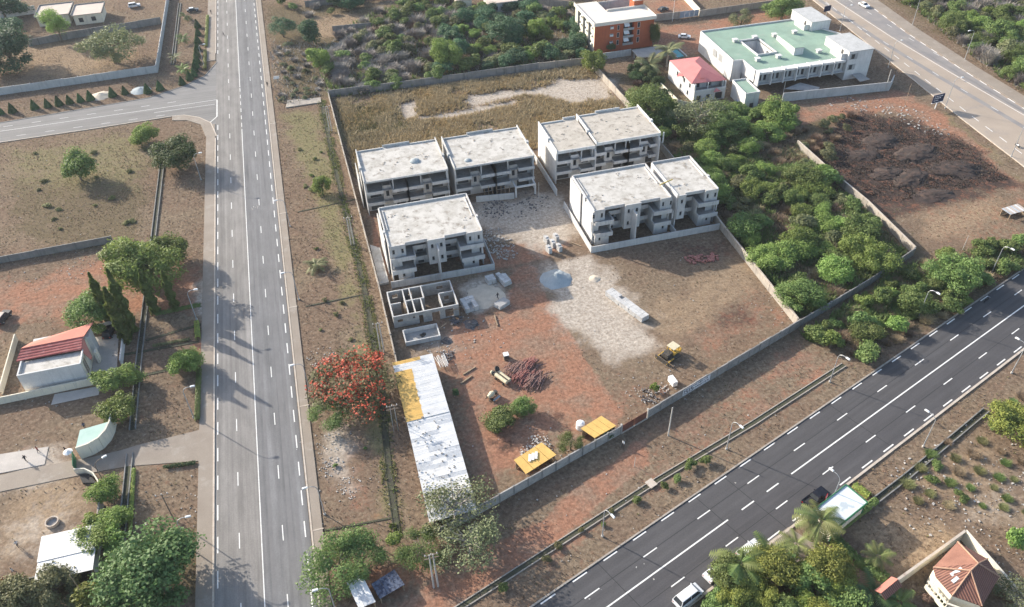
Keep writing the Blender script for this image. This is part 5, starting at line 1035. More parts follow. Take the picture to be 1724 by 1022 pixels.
# two yellow roofed huts inside the front wall ---------------------------------------------------
def hut(label, quad, z, mats, open_front=True, group=None, name='hut', cat='hut', lift=0.0):
    c = (sum(p[0] for p in quad) / 4, sum(p[1] for p in quad) / 4); h_ = thing(name, label, cat, c, 0, group); q_ = [Vector((p[0] - c[0], p[1] - c[1])) for p in quad]
    n = len(mats)
    for k, m_ in enumerate(mats):
        f0, f1 = k / n, (k + 1) / n - 0.01
        a, b_ = q_[0].lerp(q_[1], f0), q_[0].lerp(q_[1], f1); d, e = q_[3].lerp(q_[2], f0), q_[3].lerp(q_[2], f1)
        zz = 0.015 * (k % 2)
        mb = MB(); mb.add([(*a, z + lift + zz), (*b_, z + lift + zz), (*e, z + zz), (*d, z + zz), (*a, z + lift + zz - 0.04), (*b_, z + lift + zz - 0.04), (*e, z + zz - 0.04), (*d, z + zz - 0.04)], [(3, 2, 1, 0), (4, 5, 6, 7), (0, 1, 5, 4), (1, 2, 6, 5), (2, 3, 7, 6), (3, 0, 4, 7)])
        mb.build('roof_sheet', m_, h_)
    for i, p in enumerate(q_):
        p = p * 0.9; MB().box(p.x - 0.06, p.x + 0.06, p.y - 0.06, p.y + 0.06, 0, z - 0.06 + (lift if i < 2 else 0)).build('post', 'timber', h_)
    for i in ((0, 1), (1, 2)):
        MB().wallseg(q_[i[0]] * 0.88, q_[i[1]] * 0.88, z - 0.3, 0.06).build('plank_wall', 'timber', h_)
    return h_
hut('yellow sheet roofed hut with white panels on top inside the front wall', [(22.1, 86.6), (28.0, 89.0), (29.7, 85.7), (23.3, 83.2)], 2.3, ['sheet_yellow'] * 4, lift=0.15)
hut('yellow sheet roofed hut beside the red gate', [(35.7, 90.0), (40.4, 91.8), (42.2, 88.9), (37.4, 87.3)], 2.3, ['sheet_yellow'] * 4, lift=0.15)
for k in range(3):
    tag(MB().rbox((24.9 + k * 0.62, 86.2 + k * 0.12, 2.52), (0.5, 1.6, 0.05), -0.35).build('roof_panel', 'sheet_white'), ['left', 'middle', 'right'][k] + 'most of three white panels lying on the yellow hut roof', 'panel', 'white panels on the hut')
hut('grey white sheet metal shack at the bottom near the avenue', [(-9.0, 71.3), (-6.5, 71.9), (-5.1, 66.8), (-7.7, 66.4)], 2.4, ['sheet_white', 'sheet_grey', 'sheet_white'], lift=0.1)
M('mesh_dark', (0.035, 0.045, 0.075), (0.10, 0.12, 0.17), sc=1.4, lo=0.45, hi=0.55, fine=0.3)
hut('dark blue netting shelter on poles at the bottom near the avenue', [(-5.4, 70.3), (-1.5, 71.8), (-0.4, 68.8), (-4.5, 67.5)], 1.7, ['mesh_dark'] * 3, name='shelter', cat='shelter', lift=0.1)
hut('plank roofed lean-to at the edge of the burnt plot', [(158.0, 127.1), (163.3, 127.7), (163.9, 125.0), (158.6, 124.6)], 1.7, ['sheet_grey', 'roof_beige', 'sheet_white', 'roof_beige', 'sheet_grey', 'roof_beige', 'sheet_white', 'roof_beige'], name='shelter', cat='shelter', lift=0.3)
# roadside kiosk roof with green edge -------------------------------------------------------------
kq = [(67.2, 61.8), (73.4, 64.7), (74.9, 60.8), (66.7, 57.3)]
kq = [(65.6, 61.8), (73.4, 64.7), (74.7, 60.6), (66.6, 57.6)]; kc = (70, 61.2)
kk = thing('kiosk', 'roadside kiosk with white flat roof and green edge beside the black pickup', 'kiosk', kc)
kp = [(x - kc[0], y - kc[1]) for x, y in kq]
M('roof_white', (0.66, 0.70, 0.72), (0.58, 0.62, 0.645), sc=0.3, stain=(0.42, 0.47, 0.5), ssc=0.35, slo=0.56, shi=0.62, rough=0.5)
M('trim_green', (0.03, 0.17, 0.08), (0.025, 0.13, 0.06))
MB().prism(kp, 3.6, 3.75).build('roof', 'roof_white', kk)
for a, c in zip(kp, kp[1:] + kp[:1]): MB().wallseg(a, c, 0.45, 0.16, 3.45).build('roof_edge', 'trim_green', kk)
for p in kp: MB().box(p[0] * 0.93 - 0.08, p[0] * 0.93 + 0.08, p[1] * 0.93 - 0.08, p[1] * 0.93 + 0.08, 0, 3.6).build('post', 'trim_green', kk)
for a, c in zip(kp[1:], kp[2:] + kp[:1]): MB().wallseg((a[0] * 0.9, a[1] * 0.9), (c[0] * 0.9, c[1] * 0.9), 2.2, 0.1).build('side_panel', 'wall_cream', kk)
tag(MB().prism(pix([(1288, 917), (1327, 888), (1385, 925), (1385, 950), (1340, 960)]), 0, 0.14).build('forecourt', 'pavement'), kind='structure')
sg2 = thing('sign_board', 'small white sign with red frame beside the black pickup', 'sign', g(1383, 858), 0.3)
MB().box(-0.06, 0.06, -0.06, 0.06, 0, 2.6).build('post', 'metal_grey', sg2); M('red_paint', (0.5, 0.04, 0.03), fine=0)
MB().rbox((0, 0, 3.1), (1.1, 0.1, 1.5), 0.4).build('frame', 'red_paint', sg2); MB().rbox((0, -0.08, 3.1), (0.9, 0.1, 1.25), 0.4).build('face', 'paint_white', sg2)
# ------------------------------------------------------------------ vegetation
leafmat('leaf_mid', (0.13, 0.19, 0.055), (0.20, 0.25, 0.085), 0.35)
leafmat('leaf_bright', (0.19, 0.275, 0.065), (0.26, 0.335, 0.10), 0.35)
leafmat('leaf_dark', (0.059, 0.104, 0.039), (0.091, 0.140, 0.051))
leafmat('leaf_blue', (0.067, 0.134, 0.067), (0.098, 0.171, 0.085))
leafmat('leaf_olive', (0.215, 0.22, 0.105), (0.16, 0.17, 0.08), 0.3)
leafmat('leaf_lime', (0.305, 0.329, 0.073), (0.183, 0.232, 0.061))
leafmat('leaf_dusty', (0.215, 0.235, 0.125), (0.14, 0.16, 0.075))
leafmat('leaf_flame', (0.13, 0.15, 0.055), (0.19, 0.175, 0.08))
leafmat('flower_red', (0.42, 0.042, 0.036), (0.28, 0.025, 0.024), 0.12)
leafmat('leaf_deep', (0.092, 0.145, 0.05), (0.135, 0.19, 0.066), 0.3)
leafmat('twig_grey', (0.26, 0.23, 0.205), (0.33, 0.295, 0.265), tr=0.0)
leafmat('twig_brown', (0.18, 0.12, 0.08), (0.26, 0.18, 0.12), tr=0.1)
leafmat('straw', (0.42, 0.33, 0.21), (0.31, 0.24, 0.15), tr=0.3)
leafmat('straw_rust', (0.36, 0.235, 0.13), (0.29, 0.205, 0.12), tr=0.3)
leafmat('weed', (0.19, 0.20, 0.075), (0.25, 0.23, 0.11), tr=0.3)
leafmat('palm_leaf', (0.13, 0.165, 0.05), (0.19, 0.20, 0.075), tr=0.2)
ONES = 'first second third fourth fifth sixth seventh eighth ninth tenth eleventh twelfth thirteenth fourteenth fifteenth sixteenth seventeenth eighteenth nineteenth'.split()
def ordinal(i):
    if i == 0: return 'nearest'
    n = i + 1
    if n < 20: return ONES[n - 1]
    tens = {2: 'twent', 3: 'thirt', 4: 'fort', 5: 'fift', 6: 'sixt', 7: 'sevent', 8: 'eight', 9: 'ninet'}[n // 10]
    return tens + 'ieth' if n % 10 == 0 else tens + 'y-' + ONES[n % 10 - 1]
def proj(x, y, z):
    c = CR @ np.array([x, y, z - CAMH]); return 862 + FOC * c[0] / c[2], 511 + FOC * c[1] / c[2]
leafmat('hair_black', (0.035, 0.028, 0.025), (0.07, 0.048, 0.04), tr=0.0)
def unit(v): return v / (np.linalg.norm(v, axis=-1, keepdims=True) + 1e-9)
def quads(P_, N_, sz, q, asp=1.0):
    """one small quad per row: centre, normal, size"""
    n = len(P_); r = unit(q.normal(size=(n, 3))); u = unit(np.cross(N_, r)); w_ = np.cross(N_, u)
    s = (sz * 0.5)[:, None]; u = u * s; w_ = w_ * s * asp
    V = np.stack([P_ - u - w_ * 0.6, P_ + u * 0.7 - w_, P_ + u + w_ * 0.6, P_ - u * 0.7 + w_], 1)
    return V.reshape(-1, 3), np.arange(n * 4).reshape(n, 4)
def crown_mesh(name, seed, ncl, nleaf, leaf, mat, flat=0.75, cr=0.36, rmin=0.35, low=-0.5, asp=1.0, droop=0.0):
    q = np.random.RandomState(seed); C_ = unit(q.normal(size=(ncl * 3, 3))); C_ = C_[C_[:, 2] > low][:ncl]
    C_ = C_ * (rmin + (0.82 - rmin) * q.rand(len(C_), 1) ** 0.6); C_[:, 2] *= flat
    R_c = cr * (0.6 + 0.75 * q.rand(len(C_)))
    k = q.randint(0, len(C_), nleaf); d = unit(q.normal(size=(nleaf, 3)) + [0, 0, 0.35])
    rad = R_c[k] * (0.55 + 0.5 * q.rand(nleaf)); P_ = C_[k] + d * rad[:, None] * [1, 1, 0.85]
    P_ += q.normal(size=P_.shape) * 0.02; P_[:, 2] -= droop * (P_[:, 0] ** 2 + P_[:, 1] ** 2)
    N_ = unit(d + q.normal(size=d.shape) * 0.55)
    V, F = quads(P_, N_, leaf * (0.6 + 0.8 * q.rand(nleaf)), q, asp)
    return np_mesh(name, V, F, mat)
def brush_mesh(name, seed, n, mat, wid=0.012, up=0.5, leafy=0):
    """tangle of bare arching stems"""
    q = np.random.RandomState(seed); a = q.rand(n) * 6.283; b0 = q.rand(n, 2) * 0.9 - 0.45
    L = 0.5 + 0.6 * q.rand(n); d = np.stack([np.cos(a), np.sin(a)], 1) * (0.15 + 0.6 * q.rand(n))[:, None]
    V = []; pts = []
    for s in (0.0, 0.5, 1.0):
        xy = b0 * (1 - 0.2 * s) + d * s ** 1.4 * L[:, None]; z = L * (up * 2.0) * (s - 0.45 * s * s * (0.4 + q.rand(n)))
        pts.append(np.concatenate([xy, z[:, None]], 1))
    pd_ = np.stack([-np.sin(a), np.cos(a), q.rand(n) - 0.5], 1) * wid
    F = []; V = np.concatenate([np.stack([pts[0] - pd_, pts[0] + pd_, pts[1] - pd_ * 0.7, pts[1] + pd_ * 0.7, pts[2] - pd_ * 0.3, pts[2] + pd_ * 0.3], 1)]).reshape(-1, 3)
    i = np.arange(n)[:, None] * 6; F = np.concatenate([i + [0, 1, 3, 2], i + [2, 3, 5, 4]])
    return np_mesh(name, V, F, mat)
CM = {}
for k in range(4):
    CM['big', k] = crown_mesh('crown', 100 + k, 40, 15000, 0.046, 'leaf_mid', 0.78, 0.33, 0.3, -0.7)
    CM['med', k] = crown_mesh('crown', 120 + k, 24, 7000, 0.068, 'leaf_mid', 0.82, 0.40, 0.3, -0.75)
    CM['bush', k] = crown_mesh('crown', 140 + k, 11, 2600, 0.12, 'leaf_mid', 0.75, 0.46, 0.25, -0.2)
    CM['fine', k] = crown_mesh('crown', 160 + k, 20, 7000, 0.052, 'leaf_mid', 0.75, 0.30, asp=0.6)
    CM['brush', k] = brush_mesh('stems', 180 + k, 1100, 'twig_grey', 0.02)
CM['flat', 0] = crown_mesh('crown', 201, 52, 4400, 0.044, 'leaf_flame', 0.42, 0.22, 0.3, -0.1, asp=0.7, droop=0.25)
CM['flat', 1] = crown_mesh('flowers', 207, 30, 2300, 0.038, 'flower_red', 0.45, 0.225, 0.3, 0.15, droop=0.25)
CM['sparse', 0] = crown_mesh('crown', 211, 34, 2900, 0.04, 'leaf_dusty', 0.7, 0.30, 0.2, -0.6)
CM['sparse', 1] = crown_mesh('crown', 213, 30, 2600, 0.042, 'leaf_dusty', 0.7, 0.30, 0.2, -0.6)
CM['cypress', 0] = None
def col_mesh(seed, n):
    q = np.random.RandomState(seed); z = q.rand(n); a = q.rand(n) * 6.283; r = (0.55 + 0.55 * q.rand(n)) * np.minimum(1, (1 - z) * 3.2) * (0.75 + 0.3 * np.sin(z * 25 + a * 2))
    P_ = np.stack([r * np.cos(a), r * np.sin(a), z * 10], 1); N_ = unit(np.stack([np.cos(a), np.sin(a), -0.4 + 0 * a], 1) + q.normal(size=(n, 3)) * 0.4)
    V, F = quads(P_, N_, 0.32 * (0.6 + 0.8 * q.rand(n)), q, 1.4); return np_mesh('crown', V, F, 'leaf_dark')
CM['cypress', 0] = col_mesh(1, 3800); CM['cypress', 1] = col_mesh(2, 3800)
def cone_mesh():
    q = np.random.RandomState(9); n = 900; z = q.rand(n) ** 1.3; a = q.rand(n) * 6.283; r = (1 - z) ** 0.8 * (0.92 + 0.12 * q.rand(n))
    P_ = np.stack([r * np.cos(a), r * np.sin(a), z * 2.2], 1); N_ = unit(np.stack([np.cos(a), np.sin(a), 0.4 + 0 * a], 1) + q.normal(size=(n, 3)) * 0.25)
    V, F = quads(P_, N_, 0.24 * (0.7 + 0.6 * q.rand(n)), q); return np_mesh('crown', V, F, 'leaf_dark')
CM['cone', 0] = cone_mesh()
def trunk_mesh(seed, limbs=6, bark='bark', thick=0.05):
    q = random.Random(seed); mb = MB(); bend = (q.uniform(-0.06, 0.06), q.uniform(-0.06, 0.06))
    mb.tube([(0, 0, -0.05), (bend[0], bend[1], 0.28), (bend[0] * 1.3, bend[1] * 1.3, 0.5)], [thick * 1.3, thick, thick * 0.8], 7)
    for k in range(limbs):
        a = k / limbs * 6.283 + q.uniform(-0.4, 0.4); r = q.uniform(0.3, 0.6); z = q.uniform(0.62, 0.9)
        mid = (bend[0] + r * 0.45 * math.cos(a), bend[1] + r * 0.45 * math.sin(a), 0.5 + (z - 0.5) * 0.55)
        mb.tube([(bend[0] * 1.2, bend[1] * 1.2, q.uniform(0.3, 0.5)), mid, (bend[0] + r * math.cos(a), bend[1] + r * math.sin(a), z)], [thick * 0.6, thick * 0.42, thick * 0.15], 5)
        a2 = a + q.uniform(0.5, 1.0); mb.tube([mid, (mid[0] + 0.2 * math.cos(a2), mid[1] + 0.2 * math.sin(a2), z * 0.95)], [thick * 0.35, thick * 0.1], 4)
    return mb.mesh('trunk', bark)
TM = [trunk_mesh(k) for k in range(4)]; TMP = [trunk_mesh(10 + k, 9, 'bark_pale', 0.035) for k in range(2)]
def setmat(o, key):
    o.material_slots[0].link = 'OBJECT'; o.material_slots[0].material = MAT[key]
def tree(xy, R, H, mat, label, kind='med', group='trees', name='tree', cat='tree', lift=0.42, squash=1.0, trunk=None, vz=None):
    k = rnd.randrange(4); t_ = thing(name, label, cat, (*xy, 0), rnd.uniform(0, 6.28), group)
    me = CM.get((kind, k)) or CM.get((kind, k % 2)) or CM[kind, 0]
    cz = H * (1 - lift) ; vr = vz or max(H * 0.6, R * 0.66)
    zc = H - vr * 0.75
    c = link('crown', me, t_, (0, 0, zc), 0, (R, R * rnd.uniform(0.72, 1.28), vr * rnd.uniform(0.9, 1.1))); c.rotation_euler = (rnd.uniform(-0.2, 0.2), rnd.uniform(-0.2, 0.2), 0)
    if mat: setmat(c, mat)
    tm = (TMP[k % 2] if trunk == 'pale' else TM[k])
    link('trunk', tm, t_, (0, 0, 0), 0, (R * 0.95, R * 0.95, H * 0.92))
    return t_
def brush(xy, R, H, mat, label, group):
    t_ = thing('bare_shrub', label, 'shrub', (*xy, 0), rnd.uniform(0, 6.28), group)
    c = link('stems', CM['brush', rnd.randrange(4)], t_, (0, 0, 0), 0, (R, R, H)); setmat(c, mat); return t_
# --- named trees: base pixel, radius, height, leaf, kind, label
NAMED = [
 (137, 303, 5.2, 7.5, 'leaf_mid', 'med', 'lone round leafy tree in the dry field left of the avenue'),
 (302, 284, 7.0, 8.5, 'leaf_deep', 'big', 'wide dark tree overhanging the avenue pavement by the side street'),
 (248, 240, 4.2, 5.0, 'leaf_bright', 'med', 'light green tree left of the wide dark tree by the side street'),
 (253, 488, 8.0, 12.0, 'leaf_bright', 'big', 'big bright green tree behind the column shaped trees'),
 (222, 452, 5.0, 7.5, 'leaf_bright', 'med', 'bright bushy tree left under the big bright green tree'),
 (288, 442, 4.0, 7.0, 'leaf_mid', 'med', 'leafy tree on the avenue side of the big bright green tree'),
 (172, 548, 6.0, 7.5, 'leaf_mid', 'big', 'broad mid green tree behind the red roofed house'),
 (318, 625, 3.6, 4.6, 'leaf_bright', 'med', 'round bright tree on the avenue verge beside the red roofed house'),
 (207, 650, 3.8, 4.6, 'leaf_bright', 'med', 'upper of two round trees right of the red roofed house'),
 (205, 700, 3.7, 4.6, 'leaf_bright', 'med', 'lower of two round trees right of the red roofed house'),
 (25, 116, 10.5, 12.0, 'leaf_blue', 'big', 'huge dark green tree at the left edge in the empty lot'),
 (26, 62, 6.0, 7.0, 'leaf_blue', 'med', 'small dark tree behind the huge one at the left edge'),
 (105, 70, 6.2, 12.0, 'leaf_bright', 'fine', 'slender pale green tree in front of the flat roofed house'),
 (195, 106, 11.5, 11.5, 'leaf_olive', 'fine', 'wide sparse olive tree in the empty lot beside the white panel wall'),
 (10, 30, 8.0, 8.5, 'leaf_blue', 'med', 'dark tree at the top left corner'),
 (274, 990, 8.4, 9.5, 'leaf_deep', 'big', 'largest dark green tree at the bottom left beside the avenue'),
 (238, 1003, 5.0, 7.0, 'leaf_deep', 'med', 'left lobe of green trees under the largest bottom left tree'),
 (178, 840, 3.2, 4.0, 'leaf_bright', 'med', 'round bright tree below the curved entrance'),
 (167, 889, 1.9, 3.2, 'leaf_bright', 'bush', 'small bright tree on the wall above the white roofed shed'),
 (196, 892, 2.9, 4.0, 'leaf_bright', 'med', 'bright tree between the wall and the drain, right of the white shed'),
 (164, 925, 3.6, 4.2, 'leaf_bright', 'med', 'bright tree overhanging the corner of the white roofed shed'),
 (198, 918, 2.6, 3.6, 'leaf_bright', 'bush', 'low bright tree against the drain below the white shed'),
 (30, 1018, 4.2, 4.5, 'leaf_olive', 'med', 'olive tree at the bottom left corner below the grey wall'),
 (98, 1004, 4.0, 4.5, 'leaf_olive', 'med', 'olive tree below the white roofed shed'),
 (150, 1018, 3.0, 3.6, 'leaf_lime', 'bush', 'yellow green bush at the bottom edge right of the olive tree'),
 (543, 324, 2.9, 4.2, 'leaf_bright', 'med', 'small bright tree alone on the avenue verge'),
 (572, 964, 5.8, 5.5, 'leaf_mid', 'fine', 'feathery green tree above the sheet metal shack at the bottom'),
 (612, 955, 4.0, 4.4, 'leaf_mid', 'fine', 'feathery green tree leaning right above the netting shelter'),
 (664, 916, 1.5, 2.0, 'leaf_bright', 'bush', 'small round bush at the end of the verge drain'),
 (842, 716, 3.0, 2.8, 'leaf_mid', 'med', 'low leafy tree in the red yard, left of its pair'),
 (882, 693, 2.6, 3.0, 'leaf_mid', 'med', 'leafy tree in the red yard below the rod heap'),
 (767, 668, 0.8, 1.8, 'leaf_dark', 'bush', 'tiny dark shrub in the shade of the long metal shed'),
 (960, 757, 2.7, 3.4, 'leaf_mid', 'fine', 'dense round tree between the two yellow huts'),
 (1027, 737, 1.2, 1.6, 'leaf_dark', 'bush', 'small dark bush outside the wall beside the red gate'),
 (1101, 660, 1.0, 2.4, 'leaf_bright', 'bush', 'slim bright sapling in the litter inside the yard wall'),
 (1090, 205, 8.0, 10.0, 'leaf_mid', 'big', 'big domed green tree behind the wide white villa pair'),
 (1172, 226, 8.8, 11.0, 'leaf_dusty', 'sparse', 'tall pale sparse tree in front of the pink roofed villa'),
 (1212, 236, 6.0, 8.0, 'leaf_mid', 'big', 'green tree right of the tall pale sparse tree'),
 (1100, 78, 2.3, 8.5, 'leaf_mid', 'med', 'vine covered trunk at the right corner of the brick coloured flats'),
 (1000, 120, 4.2, 7.0, 'leaf_bright', 'med', 'tree at the left front corner of the brick coloured flats'),
 (1028, 92, 1.9, 4.0, 'leaf_dark', 'bush', 'small tree against the wall of the brick coloured flats'),
 (1246, 44, 6.0, 5.5, 'leaf_dusty', 'fine', 'airy pale tree behind the green roofed block'),
 (1314, 32, 7.5, 8.5, 'leaf_mid', 'big', 'round green tree at the far corner of the green roofed block'),
 (1312, 208, 5.2, 6.5, 'leaf_bright', 'med', 'bright tree below the cement wall of the green roofed block'),
 (1345, 515, 5.4, 5.5, 'leaf_mid', 'big', 'full green tree in the lower corner of the thicket by the yard wall'),
 (1295, 448, 5.6, 5.2, 'leaf_bright', 'big', 'bright tree in the thicket beside the pale yard wall'),
 (1252, 398, 4.2, 5.0, 'leaf_mid', 'med', 'tree at the top corner of the yard beside the pale wall'),
 (1470, 452, 6.2, 6.0, 'leaf_bright', 'big', 'bright spreading tree in the right corner of the thicket'),
 (1440, 432, 4.4, 5.2, 'leaf_bright', 'med', 'bright tree left of the spreading one in the thicket corner'),
 (1384, 388, 3.2, 3.2, 'leaf_bright', 'med', 'neat round bush in straw in the middle of the thicket'),
 (1600, 480, 6.4, 6.4, 'leaf_mid', 'big', 'round green tree between the burnt plot and the black road'),
 (1537, 522, 4.2, 4.4, 'leaf_mid', 'med', 'green bush tree below the dark stained wall near the black road'),
 (1455, 565, 3.8, 3.4, 'leaf_mid', 'med', 'leafy bush on the slope beside the black road'),
 (1702, 735, 6.2, 6.2, 'leaf_lime', 'big', 'dense yellow green tree at the right edge beside the black road'),
 (1500, 285 , 0.1, 0.1, None, None, None),
 (525, 72, 4.2, 8.0, 'leaf_blue', 'med', 'rounded blue green tree near the avenue at the top'),
 (478, 62, 6.0, 7.0, 'leaf_blue', 'fine', 'spreading blue green tree overhanging the avenue pavement at the top'),
 (537, 118, 3.6, 8.0, 'leaf_bright', 'med', 'bright green tree at the left end of the grey scrub'),
 (752, 112, 6.5, 9.5, 'leaf_bright', 'big', 'bright green tree standing out of the grey scrub'),
 (852, 70, 7.8, 9.0, 'leaf_blue', 'big', 'large blue green round tree in the top scrub'),
 (905, 65, 4.0, 7.0, 'leaf_bright', 'med', 'bright tree right of the large blue green one in the scrub'),
 (1705, 1022, 5.0, 5.0, 'leaf_dusty', 'sparse', 'half bare tree at the bottom right corner of the tiled villa'),
 (1580, 1010, 1.5, 1.8, 'leaf_mid', 'bush', 'round garden bush beside the tiled villa'),
 (1558, 1013, 1.1, 1.4, 'twig_brown', 'bush', 'dark purple brown garden bush beside the tiled villa'),
 (1706, 918, 2.0, 2.4, 'leaf_bright', 'bush', 'bright round bush beyond the cream wall at the right edge'),
]
GRP = 'trees told apart'
for u, v, R, H, mt_, kd, lab in NAMED:
    if not lab: continue
    tree(g(u, v), R, H, mt_, lab, kd, 'trees and bushes', name='tree' if R > 1.6 else 'bush', cat='tree' if R > 1.6 else 'bush', trunk='pale' if kd == 'sparse' else None)
# flame tree with red blossom
ft = thing('flame_tree', 'flat crowned tree covered in red blossom on the avenue verge', 'tree', (*g(603, 668), 0))
link('crown', CM['flat', 0], ft, (0, 0, 4.3), 0, (10.4, 11.0, 4.6)); link('flowers', CM['flat', 1], ft, (0, 0, 4.5), 0, (9.8, 10.4, 4.8)); setmat(link('crown', CM['fine', 1], ft, (-5.5, -5.5, 3.0), 0, (4.5, 4.5, 2.2)), 'leaf_mid'); link('trunk', TM[1], ft, (0, 0, 0), 0, (7, 7, 6.0))
# sparse dusty trees over the shed corner
for u, v, R, H, lab in ((765, 872, 8.0, 7.5, 'sparse dusty leaved tree spreading over the end of the long metal shed'), (790, 930, 7.0, 6.5, 'sparse dusty leaved tree outside the corner of the yard wall'), (712, 935, 4.2, 4.0, 'low leafy tree below the corner of the yard wall')):
    tree(g(u, v), R, H, 'leaf_dusty' if R > 5 else 'leaf_mid', lab, 'sparse' if R > 5 else 'fine', 'trees and bushes', trunk='pale')
# column shaped trees
for i, (u, v, H, R, lab) in enumerate(((190, 548, 14.0, 1.1, 'leftmost column shaped tree behind the red roofed house'), (216, 575, 14.3, 1.35, 'tallest column shaped tree rising beside the red roofed house yard'), (226, 558, 16.5, 1.15, 'middle column shaped tree right of the tallest one'), (264, 528, 12.0, 1.05, 'column shaped tree next to the drain'), (297, 521, 10.5, 0.95, 'short column shaped tree nearest the avenue'))):
    t_ = thing('column_tree', lab, 'tree', (*g(u, v), 0), i, 'column shaped trees')
    setmat(link('crown', CM['cypress', i % 2], t_, (0, 0, 0.4), 0, (R, R, H / 10)), 'leaf_mid'); MB().cyl((0, 0, -0.1), (0, 0, H * 0.7), 0.16, 0.05).build('trunk', 'bark', t_)
# topiary cones beside the junction
CONES = [(333, 46), (334, 59), (333, 72), (333, 84), (332, 95), (332, 106), (330, 114), (328, 121), (327, 128), (320, 134), (307, 142), (270, 151), (249, 156), (211, 158), (190, 162), (153, 168), (136, 171), (118, 174), (100, 177), (81, 180), (59, 183), (22, 189), (2, 192)]
for i, p in enumerate(CONES):
    lab = ordinal(22 - i) + ' clipped cone bush from the left edge along the side street' if i > 10 else ordinal(i) + ' clipped cone bush from the top beside the avenue pavement'
    t_ = thing('topiary', lab, 'bush', (*g(*p), 0), i, 'clipped cone bushes along the ' + ('side street' if i > 10 else 'avenue'))
    s = rnd.uniform(1.15, 1.4); link('crown', CM['cone', 0], t_, (0, 0, 0.15), 0, (s, s, s)); MB().cyl((0, 0, -0.1), (0, 0, 0.8), 0.08).build('trunk', 'bark', t_)
# palms
def frond_mesh():
    q = random.Random(3); mb = MB(); n = 14; pts = []
    for k in range(n + 1):
        s = k / n; pts.append((s * 2.6, 0, 0.9 * s - 1.5 * s * s))
    for k in range(n):
        a, b_ = Vector(pts[k]), Vector(pts[k + 1]); mb.add([tuple(a + Vector((0, -0.025, 0))), tuple(a + Vector((0, 0.025, 0))), tuple(b_ + Vector((0, 0.02, 0))), tuple(b_ + Vector((0, -0.02, 0)))], [(0, 1, 2, 3)])
        if k < 2: continue
        L = 0.75 * math.sin(math.pi * min(1, 0.15 + 0.8 * k / n)) + 0.12
        for s in (-1, 1):
            tip = a + Vector((0.35 * L, s * L, -0.4 * L + q.uniform(-0.08, 0.05))); mb.add([tuple(a), tuple(b_), tuple(tip)], [(0, 1, 2)])
    return mb.mesh('frond', 'palm_leaf')
FR = frond_mesh()
def palm(xy, H, S_, n, label, mat='palm_leaf', lean=(0, 0)):
    t_ = thing('palm', label, 'palm', (*xy, 0), rnd.uniform(0, 6), 'palms')
    MB().tube([(0, 0, -0.1), (lean[0] * 0.4, lean[1] * 0.4, H * 0.5), (lean[0], lean[1], H)], [0.16 * S_ + 0.05, 0.12 * S_ + 0.04, 0.1 * S_ + 0.03], 8).build('trunk', 'bark_pale', t_)
    for k in range(n):
        o = link('frond', FR, t_, (lean[0], lean[1], H), 0, S_ * rnd.uniform(0.85, 1.1)); o.rotation_euler = (rnd.uniform(-0.25, 0.25), rnd.uniform(-0.75, 0.45), k / n * 6.283 + rnd.uniform(-0.2, 0.2)); setmat(o, mat)
palm(g(533, 452), 1.2, 1.15, 16, 'stubby palm alone on the dry avenue verge', 'leaf_olive')
palm(g(1372, 905), 4.8, 1.55, 18, 'coconut palm in front of the white kiosk roof')
palm(g(1472, 950), 2.2, 0.95, 10, 'young palm on the bare plot left of the cream wall')
palm(g(1338, 925), 1.4, 1.1, 9, 'low palm on the kiosk forecourt')
palm(g(1240, 968), 3.2, 1.7, 14, 'feathery palm over the roadside cars', 'leaf_mid')
palm(g(1290, 948), 2.6, 1.7, 14, 'feathery palm right of the one over the cars', 'leaf_mid')
palm(g(1122, 112), 5.5, 2.0, 18, 'tall palm behind the pink roofed villa', 'leaf_olive')
palm(g(1092, 124), 3.2, 1.9, 18, 'lower bushy palm behind the pink roofed villa', 'leaf_olive')
palm(g(1462, 1010), 2.0, 1.3, 12, 'dark garden palm left of the tiled gate roof', 'leaf_dark')
palm(g(1510, 1022), 1.2, 1.1, 12, 'small palm inside the cream walled compound', 'leaf_mid')
for i, (u, v, lab) in enumerate(((314, 34, 'farthest young palm beside the avenue verge drain'), (310, 72, 'second young palm beside the avenue verge drain'), (296, 104, 'dark bushy young palm on the verge drain'), (311, 124, 'nearest young palm on the verge by the junction'))):
    palm(g(u, v), 1.6, 1.1, 11, lab, ('palm_leaf', 'leaf_mid', 'leaf_olive', 'leaf_bright')[i])
